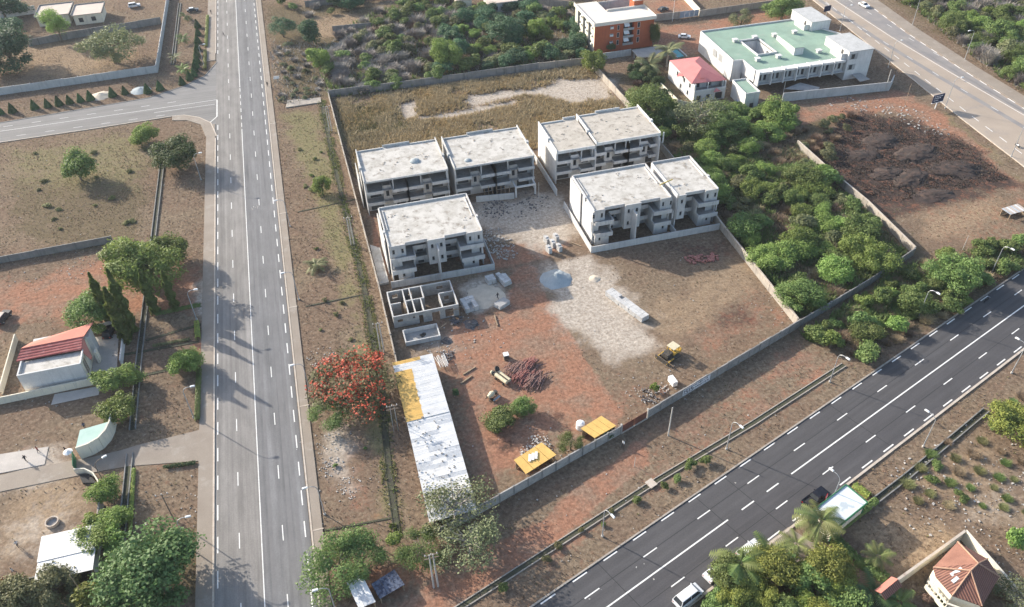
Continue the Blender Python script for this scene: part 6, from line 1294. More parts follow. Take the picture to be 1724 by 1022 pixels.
# scattered shrubs
PLACED = [g(a[0], a[1]) for a in NAMED if a[6]]
def scatter(poly, n, mind, kinds, region, group, seed, mark):
    """kinds: (weight, form, leaf, rmin, rmax, hfac, phrase)"""
    q = random.Random(seed); xs = [p[0] for p in poly]; ys = [p[1] for p in poly]; got = []; tries = 0
    tw = sum(k[0] for k in kinds); made = {}
    while len(got) < n and tries < n * 60:
        tries += 1; x, y = q.uniform(min(xs), max(xs)), q.uniform(min(ys), max(ys))
        if sd_poly(np.array([x]), np.array([y]), poly)[0] < 0.6: continue
        if any((x - a) ** 2 + (y - b_) ** 2 < mind ** 2 for a, b_ in got): continue
        if any((x - a) ** 2 + (y - b_) ** 2 < 2.5 ** 2 for a, b_ in PLACED): continue
        pu, pv = proj(x, y, 1.0)
        if not (-25 < pu < 1750 and -40 < pv < 1060): continue
        got.append((x, y)); r = q.uniform(0, tw)
        for k in kinds:
            r -= k[0]
            if r <= 0: break
        R = q.uniform(k[3], k[4]); H = R * k[5] * q.uniform(0.85, 1.2)
        if k[1] == 'brush': o = brush((x, y), R, H, k[2], None, group)
        else: o = tree((x, y), R, H, k[2], None, k[1], group, name='tree' if 'tree' in k[6] else 'low_shrub' if R < 1.7 else 'bush', cat='tree' if 'tree' in k[6] else 'bush')
        made.setdefault(k[6], []).append((o, x, y))
    for ph, L in made.items():
        L.sort(key=lambda a: math.hypot(a[1] - mark[0], a[2] - mark[1]))
        for i, (o, x, y) in enumerate(L): o['label'] = ordinal(i) + ' ' + ph + ' from ' + mark[2] + ', ' + region
T1 = [(93.5, 212), (120, 196), (140, 194), (128, 170), (127.5, 150), (126.6, 121), (112, 114.5), (92, 108), (93, 140), (94, 165)]
scatter(T1, 140, 2.8, [(4, 'bush', 'leaf_mid', 1.8, 3.6, 1.15, 'mid green bush'), (4.2, 'med', 'leaf_bright', 2.2, 4.2, 1.1, 'bright green bush'), (1.6, 'med', 'leaf_mid', 2.4, 4.2, 1.2, 'large green bush'), (2.4, 'bush', 'leaf_olive', 1.6, 3.0, 1.0, 'olive bush'), (2.6, 'brush', 'twig_brown', 1.6, 3.0, 0.8, 'brown bare shrub'), (3.4, 'brush', 'straw', 1.4, 2.8, 0.7, 'straw coloured shrub')], 'in the thicket', 'thicket shrubs', 21, (90, 143, 'the yard corner'))
T2 = pix([(1050, 120), (1125, 115), (1122, 165), (1150, 225), (1125, 240), (1062, 172)])
scatter(T2, 22, 3.0, [(3, 'bush', 'leaf_mid', 1.6, 3.0, 1.2, 'mid green bush'), (3, 'med', 'leaf_dark', 2.0, 3.4, 1.3, 'dark green bush'), (3, 'brush', 'twig_brown', 1.5, 2.8, 0.9, 'brown bare shrub')], 'by the pink roofed villa', 'shrubs by the flats', 22, (97, 250, 'the flats'))
T3a = pix([(548, 135), (552, 80), (600, 40), (640, 20), (720, 2), (790, 12), (765, 70), (738, 138), (640, 153), (560, 163)])
scatter(T3a, 135, 2.3, [(9, 'brush', 'twig_grey', 2.4, 4.2, 1.0, 'grey leafless shrub'), (1.6, 'brush', 'twig_brown', 1.8, 3.2, 0.9, 'brown bare shrub'), (4, 'bush', 'leaf_mid', 2.0, 3.4, 1.2, 'mid green bush'), (2.4, 'bush', 'leaf_olive', 1.8, 3.2, 1.1, 'olive bush')], 'in the grey scrub', 'grey scrub shrubs', 23, (6, 245, 'the wall end at the avenue'))
T3b = pix([(745, 60), (800, 15), (968, 15), (990, 60), (988, 112), (905, 112), (835, 118), (742, 132)])
scatter(T3b, 85, 3.0, [(4, 'med', 'leaf_blue', 2.4, 4.4, 1.25, 'blue green bush'), (4, 'bush', 'leaf_mid', 2.0, 3.6, 1.2, 'mid green bush'), (1.6, 'med', 'leaf_bright', 2.0, 3.2, 1.2, 'bright green bush'), (3, 'bush', 'leaf_olive', 1.8, 3.2, 1.1, 'olive bush'), (2.4, 'brush', 'twig_grey', 2.0, 3.4, 0.9, 'grey leafless shrub')], 'in the green scrub', 'green scrub shrubs', 24, (97, 250, 'the flats'))
T3c = pix([(456, 70), (545, 75), (548, 155), (500, 175), (470, 170)])
scatter(T3c, 34, 2.4, [(4, 'brush', 'twig_grey', 1.0, 1.9, 0.7, 'low grey shrub'), (3, 'bush', 'leaf_olive', 0.9, 1.7, 0.8, 'low olive bush'), (2, 'bush', 'leaf_dusty', 0.9, 1.7, 0.8, 'low dusty bush')], 'on the upper avenue verge', 'upper verge shrubs', 25, (-7, 244, 'the drain bridge'))
T3d = pix([(450, -15), (960, -25), (960, 10), (780, 12), (640, 5), (500, 40)])
scatter(T3d, 40, 3.6, [(4, 'med', 'leaf_blue', 2.4, 4.6, 1.3, 'blue green bush'), (3, 'bush', 'leaf_mid', 2.0, 3.4, 1.2, 'mid green bush'), (2, 'brush', 'twig_grey', 2.0, 3.4, 0.9, 'grey leafless shrub')], 'along the top edge', 'top edge shrubs', 26, (-14, 330, 'the avenue'))
T4 = pix([(1352, 566), (1468, 492), (1545, 442), (1640, 420), (1735, 405), (1735, 440), (1650, 496), (1560, 556), (1470, 612), (1405, 596)])
scatter(T4, 80, 2.1, [(4, 'bush', 'leaf_mid', 1.4, 3.0, 1.1, 'mid green bush'), (3, 'bush', 'leaf_bright', 1.4, 2.8, 1.1, 'bright green bush'), (3, 'brush', 'straw', 1.2, 2.4, 0.75, 'straw coloured shrub'), (3, 'brush', 'twig_brown', 1.3, 2.4, 0.75, 'brown bare shrub')], 'above the black road', 'bank shrubs', 27, (90, 105, 'the yard corner'))
T5 = [(216, 310), (226, 250), (220, 225), (214, 190), (212, 165), (300, 150), (320, 330)]
scatter(T5, 120, 4.0, [(4, 'med', 'leaf_mid', 2.6, 5.0, 1.2, 'mid green bush'), (2.6, 'med', 'leaf_bright', 2.4, 4.4, 1.2, 'bright green bush'), (3.8, 'bush', 'leaf_olive', 2.2, 4.2, 1.1, 'olive bush'), (5, 'brush', 'twig_grey', 2.8, 4.8, 1.3, 'grey leafless shrub')], 'beyond the highway', 'shrubs beyond the highway', 28, (213, 268, 'the top of the highway'))
T7 = pix([(1165, 1040), (1200, 970), (1270, 955), (1340, 955), (1400, 965), (1440, 1030), (1400, 1080), (1200, 1080)])
scatter(T7, 16, 2.6, [(5, 'big', 'leaf_lime', 2.8, 4.4, 1.2, 'yellow green tree'), (3, 'med', 'leaf_mid', 2.2, 3.6, 1.3, 'mid green tree')], 'in the bottom right clump', 'bottom right clump', 29, (72, 61, 'the kiosk'))
T9 = pix([(1500, 830), (1560, 760), (1724, 640), (1790, 620), (1790, 860), (1724, 870), (1640, 880), (1560, 860)])
scatter(T9, 40, 2.2, [(3, 'brush', 'weed', 0.8, 1.7, 0.6, 'low weedy shrub'), (2, 'bush', 'leaf_mid', 0.5, 1.3, 0.8, 'low green bush'), (2, 'brush', 'leaf_mid', 0.8, 1.6, 0.6, 'low leafy shrub'), (3, 'brush', 'straw', 0.8, 1.8, 0.6, 'low straw shrub'), (2, 'brush', 'twig_brown', 0.8, 1.6, 0.6, 'low brown shrub')], 'on the dry bank', 'right bank shrubs', 30, (72, 61, 'the kiosk'))
T13 = pix([(20, 262), (230, 225), (262, 262), (255, 385), (60, 418), (20, 400)])
scatter(T13, 16, 3.0, [(3, 'bush', 'weed', 0.5, 1.2, 0.6, 'small weed clump')], 'in the dry field', 'field clumps', 34, (-44, 226, 'the drain head'))
T14 = pix([(490, 195), (535, 190), (600, 560), (640, 860), (560, 880), (520, 560)])
scatter(T14, 16, 2.6, [(3, 'bush', 'weed', 0.4, 0.8, 0.8, 'small weed clump'), (2, 'bush', 'leaf_mid', 0.3, 0.7, 0.9, 'small green clump')], 'on the avenue verge', 'verge clumps', 35, (-7, 244, 'the drain bridge'))
T10 = pix([(1330, 215), (1400, 195), (1480, 190), (1440, 205), (1405, 270), (1400, 290), (1330, 240)])
scatter(T10, 16, 3.0, [(3, 'bush', 'leaf_olive', 1.2, 2.4, 1.0, 'olive bush'), (4, 'brush', 'twig_brown', 1.4, 2.6, 0.8, 'brown bare shrub')], 'by the burnt plot', 'burnt plot edge shrubs', 31, (142, 198, 'the cement wall'))
T11 = pix([(60, 1022), (170, 985), (240, 985), (240, 1050), (60, 1050)])
scatter(T11, 9, 2.6, [(3, 'brush', 'twig_brown', 1.4, 2.2, 0.7, 'brown bare shrub'), (2, 'bush', 'leaf_olive', 1.0, 1.8, 0.9, 'olive bush')], 'at the bottom left edge', 'bottom left shrubs', 32, (-48, 84, 'the white shed'))
T12 = pix([(1390, 655), (1420, 640), (1300, 715), (1180, 790), (1060, 865), (820, 1015), (790, 1010), (1050, 840)])
scatter(T12, 11, 3.0, [(3, 'bush', 'leaf_mid', 0.5, 1.1, 1.0, 'small green shrub'), (3, 'bush', 'weed', 0.5, 1.0, 0.9, 'small weedy shrub')], 'beside the roadside drain', 'drain side shrubs', 33, (46, 89, 'the red gate'))
# --- ground cover: tufts of dry grass and weeds as one mass each
def tufts(name, n, box, mat, seed, accept, hmin, hmax, wid, label, blades=3):
    q = np.random.RandomState(seed); x = box[0] + (box[1] - box[0]) * q.rand(n); y = box[2] + (box[3] - box[2]) * q.rand(n)
    pr = accept(x, y); keep = q.rand(n) < pr; x, y = x[keep], y[keep]; n = len(x)
    h = (hmin + (hmax - hmin) * q.rand(n)); V = []
    for k in range(blades):
        a = q.rand(n) * 6.283; L = h * (0.3 + 0.6 * q.rand(n)); wv = wid * (0.5 + q.rand(n))
        b0 = np.stack([x - np.sin(a) * wv, y + np.cos(a) * wv, 0 * x - 0.06], 1); b1 = np.stack([x + np.sin(a) * wv, y - np.cos(a) * wv, 0 * x - 0.06], 1)
        tp = np.stack([x + np.cos(a) * L, y + np.sin(a) * L, h * (0.6 + 0.5 * q.rand(n))], 1); V.append(np.stack([b0, b1, tp], 1))
    V = np.concatenate(V).reshape(-1, 3); F = np.arange(len(V)).reshape(-1, 3)
    return tag(link(name, np_mesh(name, V, F, mat, 3)), label, 'grass', kind='stuff')
ROADS = [(-32.4, -11.7, 0, 460)]
BARE = [([(6.7, 78), (90, 106), (90, 143), (7, 143)], 0.35), ]
YARD = [(6.7, 77.5), (89.5, 105.8), (90, 142), (7, 143)]; VILL = [(7, 143), (91, 142), (92, 193), (7, 193)]
hwx = lambda y: (np.interp(y, [p[1] for p in hl[::-1]], [p[0] for p in hl[::-1]]), np.interp(y, [p[1] for p in hr[::-1]], [p[0] for p in hr[::-1]]))
BLD = [((-66, -50, 129, 147)), (131, 176, 195, 243), (96, 120, 249, 272), (112, 125, 204, 226), (-97, -70, 336, 356)]
SSP = low + upp[::-1]
DRV = pix([(-70, 775), (0, 760), (122, 765), (205, 752), (350, 722), (350, 780), (150, 800), (-70, 845)])
COMP = pix([(-60, 690), (178, 640), (180, 710), (128, 770), (0, 800), (-60, 810)]); COMP2 = pix([(-60, 860), (130, 825), (170, 850), (160, 960), (-60, 1012)])
def clear(x, y):
    ok = np.ones(len(x)); ok[(x > -32.3) & (x < -11.7)] = 0
    nn = -math.sin(TA) * x + math.cos(TA) * y; ok[(nn > 36.8) & (nn < 51.4)] = 0
    a, b_ = hwx(y); ok[(x > a - 0.6) & (x < b_ + 5.6)] = 0
    ok[sd_poly(x, y, SSP) > -0.3] = 0; ok[sd_poly(x, y, DRV) > 0] = 0
    for q_ in BLD: ok[(x > q_[0]) & (x < q_[1]) & (y > q_[2]) & (y < q_[3])] = 0
    ok[(sd_poly(x, y, VILL) > 0)] = 0; ok[sd_poly(x, y, COMP) > 0] *= 0.12; ok[sd_poly(x, y, COMP2) > 0] *= 0.08
    ok *= 1 - 0.93 * np.clip(wt_at('red', x, y) * 1.3, 0, 1); ok *= 1 - 0.9 * np.clip(wt_at('pale', x, y) * 1.4, 0, 1); ok *= 1 - 0.8 * wt_at('burnt', x, y)
    return ok
def patch(x, y, s, seed, lo=0.35, hi=0.7): return np.clip((vnoise(x, y, s, seed) - lo) / (hi - lo), 0, 1)
VIEW = (-120, 235, 42, 360)
yard = lambda x, y: (sd_poly(x, y, YARD) > 0)
tufts('dry_grass', 150000, VIEW, 'straw', 1, lambda x, y: clear(x, y) * (0.25 + 0.75 * patch(x, y, 6, 3)) * np.where(yard(x, y), 0.3, 1), 0.1, 0.38, 0.07, 'short dry straw coloured grass over the verges, fields and plots')
tufts('dry_grass', 120000, VIEW, 'twig_brown', 2, lambda x, y: clear(x, y) * (0.2 + 0.8 * patch(x, y, 4, 5)) * np.where(yard(x, y), 0.45, 1), 0.08, 0.3, 0.08, 'withered brown grass over the verges, fields and plots')
tufts('weeds', 110000, VIEW, 'weed', 3, lambda x, y: clear(x, y) * (0.08 * patch(x, y, 5, 8) + 0.75 * wt_at('green', x, y) + 0.12 * wt_at('litter', x, y)) * np.where(yard(x, y), 0.1, 1), 0.1, 0.4, 0.08, 'low green weeds among the dry grass')
MEAD = [(7, 193), (92, 193), (92, 242), (7, 243)]
tufts('tall_grass', 42000, (7, 92, 193, 243), 'straw', 4, lambda x, y: (sd_poly(x, y, MEAD) > 0.5) * (1 - np.clip(wt_at('pale', x, y) * 1.6, 0, 1)) * patch(x, y, 5, 9, 0.2, 0.6), 0.5, 1.5, 0.1, 'tall straw coloured grass in the meadow behind the villas', 4)
tufts('tall_grass', 26000, (7, 92, 193, 243), 'straw_rust', 5, lambda x, y: (sd_poly(x, y, MEAD) > 0.5) * (1 - np.clip(wt_at('pale', x, y) * 1.6, 0, 1)) * patch(x, y, 7, 12, 0.4, 0.65), 0.5, 1.3, 0.1, 'tall rust coloured grass in the meadow behind the villas', 4)
tufts('tall_grass', 22000, (7, 92, 193, 243), 'weed', 6, lambda x, y: (sd_poly(x, y, MEAD) > 0.5) * (0.12 + 0.9 * wt_at('green', x, y)) * (1 - np.clip(wt_at('pale', x, y) * 1.6, 0, 1)), 0.5, 1.3, 0.11, 'tall green grass in the meadow behind the villas', 4)
TH = [T1, T2, T4]
tufts('tall_grass', 60000, (88, 150, 105, 215), 'straw', 7, lambda x, y: np.max([sd_poly(x, y, p) > 0 for p in TH], 0) * patch(x, y, 7, 14, 0.3, 0.7), 0.4, 1.3, 0.1, 'tall straw coloured grass between the thicket shrubs', 3)
tufts('undergrowth', 60000, (88, 150, 100, 215), 'leaf_mid', 17, lambda x, y: np.max([sd_poly(x, y, p) > -0.5 for p in TH], 0) * patch(x, y, 8, 41, 0.35, 0.6), 0.4, 1.7, 0.2, 'tangled green undergrowth filling the thicket', 4)
tufts('undergrowth', 40000, (88, 175, 100, 215), 'leaf_olive', 18, lambda x, y: np.max([sd_poly(x, y, p) > -0.5 for p in TH], 0) * patch(x, y, 6, 43, 0.4, 0.65), 0.4, 1.4, 0.18, 'tangled olive undergrowth filling the thicket', 4)
SC = [T3a, T3b, T3c, T5]
tufts('undergrowth', 60000, (-12, 320, 150, 330), 'leaf_mid', 19, lambda x, y: np.max([sd_poly(x, y, p) > -1 for p in (T3a, T3b, T5)], 0) * patch(x, y, 8, 45, 0.4, 0.65), 0.5, 2.0, 0.22, 'tangled green undergrowth in the scrub at the top', 4)
tufts('undergrowth', 80000, (-12, 320, 150, 330), 'twig_grey', 8, lambda x, y: np.max([sd_poly(x, y, p) > -1 for p in SC], 0) * (0.4 + 0.6 * patch(x, y, 6, 16)), 0.4, 1.6, 0.07, 'grey dead undergrowth in the scrub at the top', 3)
tufts('undergrowth', 50000, (-12, 320, 150, 330), 'leaf_olive', 9, lambda x, y: np.max([sd_poly(x, y, p) > -1 for p in SC], 0) * patch(x, y, 9, 18, 0.4, 0.7), 0.3, 1.0, 0.12, 'green undergrowth in the scrub at the top', 3)
DRL = pix([(541, 172), (560, 265), (590, 390), (612, 480), (640, 640), (655, 800), (668, 895)])
def near_drain(x, y):
    d = np.full(len(x), 1e9)
    for a, c in zip(DRL[:-1], DRL[1:]):
        ex, ey = c[0] - a[0], c[1] - a[1]; tt = np.clip(((x - a[0]) * ex + (y - a[1]) * ey) / (ex * ex + ey * ey), 0, 1); d = np.minimum(d, np.hypot(x - a[0] - tt * ex, y - a[1] - tt * ey))
    return d
tufts('weeds', 26000, (-4, 6, 78, 245), 'weed', 21, lambda x, y: ((near_drain(x, y) > 0.4) & (near_drain(x, y) < 1.5)) * (0.15 + 0.85 * patch(x, y, 4, 31, 0.4, 0.75)), 0.15, 0.45, 0.09, 'green weeds lining the long verge drain')
tufts('weeds', 9000, (-4, 6, 78, 245), 'leaf_mid', 22, lambda x, y: (near_drain(x, y) < 1.0) * patch(x, y, 4, 33, 0.5, 0.75), 0.2, 0.6, 0.14, 'leafy weeds growing out of the long verge drain')
tufts('burnt_stubble', 26000, (128, 182, 140, 210), 'hair_black', 23, lambda x, y: np.clip(wt_at('burnt', x, y) * 1.4 - 0.3, 0, 1) * (0.3 + 0.7 * patch(x, y, 3, 35)), 0.15, 0.5, 0.09, 'black burnt stubble over the burnt plot')
# hedges
def hedge(label, pts, wd, h, mat, seed, dens=55):
    q = np.random.RandomState(seed); Vs = []; Fs = []; o = 0
    for a, c in zip(pts[:-1], pts[1:]):
        L = math.hypot(c[0] - a[0], c[1] - a[1]); n = int(L * (wd + 2 * h) * dens); s = q.rand(n); ang = q.rand(n) * math.pi
        d = np.array([c[0] - a[0], c[1] - a[1]]) / L; nrm = np.array([-d[1], d[0]])
        off = np.clip(np.cos(ang) * 1.3, -1, 1) * wd / 2 * (0.85 + 0.3 * q.rand(n)); z = np.clip(np.sin(ang) * 1.5, 0, 1) * h * (0.85 + 0.25 * q.rand(n))
        P_ = np.stack([a[0] + d[0] * s * L + nrm[0] * off, a[1] + d[1] * s * L + nrm[1] * off, z], 1); N_ = unit(np.stack([nrm[0] * np.cos(ang), nrm[1] * np.cos(ang), np.sin(ang) + 0.2], 1) + q.normal(size=(n, 3)) * 0.3)
        V, F = quads(P_, N_, 0.22 * (0.6 + 0.8 * q.rand(n)), q); Vs.append(V); Fs.append(F + o); o += len(V)
    return tag(link('hedge', np_mesh('hedge', np.concatenate(Vs), np.concatenate(Fs), mat)), label, 'hedge', 'clipped hedges')
hedge('clipped yellow green hedge along the avenue pavement beyond the junction', [g(350, 28), g(347, 80)], 0.9, 0.7, 'leaf_lime', 1); hedge('short yellow green hedge at the junction corner', [g(346, 86), g(345, 118)], 0.9, 0.7, 'leaf_lime', 2)
hedge('thick green hedge between the bare plot and the red path', [g(1402, 908), g(1440, 945), g(1492, 978)], 1.5, 1.1, 'leaf_mid', 3); hedge('yellow green hedge behind the kiosk', [g(1438, 818), g(1463, 838)], 1.0, 0.8, 'leaf_lime', 4); hedge('ragged hedge along the drain behind the kiosk', [g(1412, 893), g(1474, 845)], 1.0, 0.9, 'leaf_mid', 5)
hedge('dark thin hedge along the avenue pavement opposite the driveway', [g(336, 622), g(333, 710)], 0.8, 0.8, 'leaf_mid', 6); hedge('dark low hedge at the driveway mouth', [g(276, 788), g(330, 780)], 0.6, 0.5, 'leaf_dark', 7); hedge('golden hedge beside the small drain bridge', [g(332, 545), g(334, 572)], 0.9, 0.9, 'leaf_lime', 8); hedge('golden hedge strip along the bottom left drain', [g(226, 790), g(219, 900)], 0.5, 0.4, 'leaf_lime', 9); hedge('low green hedge along the plot edge by the drain', [g(258, 583), g(320, 572)], 0.6, 0.4, 'leaf_olive', 10); hedge('green hedge above the small plot near the avenue', [g(262, 530), g(338, 514)], 0.8, 0.6, 'leaf_mid', 11)
# ------------------------------------------------------------------ drains
M('mud', (0.05, 0.045, 0.035), (0.07, 0.075, 0.04), sc=0.8)
def drain(label, pts, wd=0.8, h=0.28, mat='wall_old'):
    b0 = pts[0]; d_ = thing('drain', label, 'drain', b0); L = [(p[0] - b0[0], p[1] - b0[1]) for p in pts]
    for a, c in zip(L[:-1], L[1:]):
        v = Vector((c[0] - a[0], c[1] - a[1])).normalized(); n = Vector((-v.y, v.x)) * (wd / 2 + 0.09)
        for s in (-1, 1): MB().wallseg((a[0] + n.x * s, a[1] + n.y * s), (c[0] + n.x * s, c[1] + n.y * s), h + 0.2, 0.18, -0.2).build('side', mat, d_)
        MB().wallseg(a, c, 0.13, wd, -0.1).build('bottom', 'mud', d_)
    return d_
drain('long verge drain between the avenue pavement and the villa wall', pix([(541, 172), (560, 265), (590, 390), (612, 480), (640, 640), (655, 800), (668, 895)]), 0.8, 0.1, 'mud')
drain('straight drain on the left side of the avenue', [(-43.9, 226), (-44.5, 137), (-44.3, 116)], 0.9, 0.3, 'wall_dark')
drain('straight drain in the bottom left verge', [(-44.3, 110), (-44.1, 70)], 0.9, 0.3, 'wall_dark')
drain('drain beside the white panel wall at the top left', [(-43.6, 350), (-44, 288)], 0.7, 0.3, 'wall_dark')
drain('long drain above the black road', [tn(20, 57.6), tn(69, 57.2), tn(92, 56.2), tn(118, 55.9)], 0.8, 0.14, 'wall_old')
drain('short drain below the black road, right of the kiosk', [tn(82, 32.5), tn(104, 32.2), tn(129, 32.6)], 0.9, 0.3, 'wall_dark')
drain('narrow cross drain near the short column tree', pix([(245, 573), (338, 546)]), 0.3, 0.06, 'mud')
drain('narrow cross drain below the plots by the red roofed house', pix([(208, 597), (335, 575)]), 0.3, 0.06, 'mud')
drain('narrow cross drain beside the round bright verge tree', pix([(240, 632), (305, 618)]), 0.3, 0.06, 'mud')
tag(MB().prism(pix([(481, 182), (484, 170), (540, 165), (541, 173)]), -0.1, 0.25).build('drain_bridge', 'wall_old'), 'old concrete slab bridging the verge drain at the top of the verge', 'slab')
tag(MB().rbox((*tn(67.2, 57.2), 0.3), (1.5, 1.6, 0.12), TA).build('drain_cover', 'kerb_stone'), 'pale slab bridging the long drain above the black road', 'slab')
for v in (357, 516, 690, 893):
    a, c = g(500 + (v - 350) * 0.085, v), g(600 + (v - 350) * 0.12, v - 22)
    tag(MB().wallseg(a, c, 0.12, 0.35, -0.06).build('plot_edging', 'mud'), {357: 'upper', 516: 'second', 690: 'third', 893: 'lowest'}[v] + ' dark edging strip crossing the avenue verge', 'edging', 'verge edgings')
# ------------------------------------------------------------------ street lamps and poles
def lamp(label, base, ang, H=8.0, arm=1.9, group='street lamps', mat='metal_grey'):
    t_ = thing('street_lamp', label, 'street lamp', base, ang, group)
    MB().cyl((0, 0, -0.1), (0, 0, H - 0.9), 0.11, 0.07).build('pole', mat, t_)
    ar = [(0, 0, H - 0.9), (arm * 0.12, 0, H - 0.35), (arm * 0.4, 0, H), (arm * 0.9, 0, H + 0.02)]
    MB().tube(ar, [0.065, 0.06, 0.055, 0.05]).build('arm', mat, t_)
    hd = MB(); hd.rbox((arm, 0, H + 0.02), (0.85, 0.34, 0.16), 0, 0.05); hd.rbox((arm + 0.05, 0, H + 0.12), (0.6, 0.26, 0.1), 0, 0.05); o = hd.build('head', 'lamp_white', t_)
    MB().cyl((0, 0, -0.1), (0, 0, 0.3), 0.22).build('base', 'pole_concrete', t_); return t_
for (u, v, lab) in ((1014, 903, 'street lamp nearest the bottom on the drain side of the black road'), (1223, 756, 'second street lamp up the drain side of the black road, below the red gate'), (1397, 643, 'street lamp at the upper end of the drain beside the black road'), (1546, 534, 'street lamp among the bushes on the bank of the black road'), (1669, 460, 'farthest street lamp on the upper side of the black road')):
    lamp(lab, g(u, v), TA - math.pi / 2, 7.8)
for (u, v, lab) in ((1397, 852, 'street lamp standing beside the white kiosk roof'), (1554, 752, 'street lamp on the dry bank right of the kiosk'), (1703, 628, 'street lamp at the right edge on the lower side of the black road')):
    lamp(lab, g(u, v), TA + math.pi / 2, 7.8)
for (u, v, lab) in ((468, 337, 'street lamp on the right verge level with the villa back row'), (480, 459, 'street lamp on the right verge near the stubby palm'), (496, 614, 'street lamp on the right verge beside the flame tree'), (517, 821, 'street lamp on the right verge above the pale rubble'), (537, 992, 'lowest street lamp on the right verge of the avenue')):
    lamp(lab, (-11.2, g(u, v, 8)[1]), math.pi, 8.0)
for (u, v, lab) in ((333, 258, 'street lamp under the wide dark tree left of the avenue'), (326, 488, 'street lamp beside the short column tree'), (321, 651, 'street lamp left of the avenue below the round verge tree'), (311, 871, 'street lamp poking out of the largest bottom left tree'), (338, 75, 'street lamp among the cone bushes beyond the junction')):
    lamp(lab, (-33.2, g(u, v, 8)[1]), 0.0, 8.0)
lamp('street lamp on a dark pole at the curved entrance', g(181, 822), 0.5, 7.0, mat='pole_wood')
for (u, v, H, lab) in ((1414, 52, 9, 'highway lamp post behind the green roofed block'), (1495, 114, 9, 'highway lamp post at the corner of the cement wall'), (1591, 182, 9.5, 'highway lamp post beside the dark billboard'), (1702, 264, 9.5, 'highway lamp post at the right edge')):
    lamp(lab, g(u, v), -0.05, H, 2.2)
for (u, v, H, lab) in ((1536, 42, 9.5, 'thin highway post at the far kerb, top right'), (1624, 100, 10, 'tall thin highway post at the far kerb beside the bushes')):
    lamp(lab, g(u, v), math.pi, H, 2.2)
def pole(label, xy, H, twin=0.0, mat='pole_concrete', bar=True, r=0.16, rz=0.0):
    t_ = thing('utility_pole', label, 'pole', xy, rz, 'utility poles')
    for s in ((-1, 1) if twin else (0,)): MB().cyl((s * twin, 0, -0.2), (s * twin * 0.8, 0, H), r, r * 0.65).build('post', mat, t_)
    if bar:
        for z in (H - 0.2, H - 1.0): MB().box(-1.1, 1.1, -0.06, 0.06, z, z + 0.12).build('crossarm', 'pole_wood', t_)
        for x in (-0.9, 0, 0.9): MB().cyl((x, 0, H - 0.08), (x, 0, H + 0.22), 0.06).build('insulator', 'lamp_white', t_)
    return t_
pole('twin concrete pole at the top of the verge beside the drain bridge', g(557, 221), 8, 0.35); pole('twin concrete pole on the verge beside the villa nearest the avenue', g(594, 412), 8, 0.35); pole('twin concrete pole on the verge above the flame tree', g(644, 593), 8, 0.35); pole('twin thin pole with crossbar beside the long shed', g(667, 726), 7, 0.45, 'metal_grey', True, 0.07)
pole('twin concrete pole below the corner of the yard wall', g(734, 988), 9, 0.35); pole('leaning pale pole outside the red gate', g(1125, 733), 7.5, 0, bar=False); pole('short pale pole on the red path verge', g(1068, 785), 2.5, 0, bar=False, r=0.07)
pole('concrete pole at the right end of the cement wall', g(1490, 153), 7, 0, bar=False); pole('thin leaning pole beside the cement wall end', g(1523, 177), 7, 0, 'timber', False, 0.08); pole('pale pole beside the villa rear row right wall', g(907, 332), 4.5, 0, bar=False, r=0.09); pole('pale post on the burnt plot bank', g(1621, 420), 4, 0, bar=False, r=0.08)
pole('thin white mast in the yard of the brick coloured flats', g(1132, 36), 10, 0, 'lamp_white', False, 0.08); pole('thin pole at the corner of the bottom left compound', g(150, 1015), 8, 0, 'timber', False, 0.1); pole('pole in front of the green roofed block', g(1318, 160), 5, 0, bar=False, r=0.1); pole('brown pole beside the largest bottom left tree', g(293, 875), 7.0, 0, 'pole_wood', True, 0.12)
bb = thing('billboard', 'dark blue billboard with faint pale lettering beside the highway', 'billboard', g(1574, 183), 0.12)
MB().cyl((0, 0, -0.1), (0, 0, 2.2), 0.14).build('post', 'lamp_white', bb)
M('bill_navy', (0.012, 0.016, 0.045), (0.02, 0.028, 0.07), sc=0.8, fine=0.1)
MB().box(-2.1, 2.1, -0.1, 0.1, 2.2, 4.6).build('board', 'bill_navy', bb); MB().box(-2.2, 2.2, -0.16, 0.14, 2.05, 2.2).build('lower_rail', 'lamp_white', bb)
for r_, z in enumerate((4.0, 3.4, 2.7)):
    for k in range(5 - r_): MB().box(-1.7 + k * 0.65, -1.3 + k * 0.65 + 0.1 * (k % 2), -0.118, -0.102, z, z + 0.3).build('lettering', 'paint_white', bb)
b2 = thing('billboard', 'small dark board behind the stair tower of the green roofed block', 'billboard', g(1390, 28), 0.2); MB().cyl((0, 0, 0), (0, 0, 2), 0.12).build('post', 'metal_grey', b2); MB().box(-1.6, 1.6, -0.08, 0.08, 2, 4).build('board', 'bill_navy', b2)
sb = thing('sign_board', 'small white sign board on the upper avenue verge', 'sign', g(467, 138), 0.1); MB().cyl((0, 0, 0), (0, 0, 1.2), 0.06).build('post', 'metal_grey', sb); MB().box(-0.9, 0.9, -0.05, 0.05, 1.1, 2.0).build('board', 'lamp_white', sb)
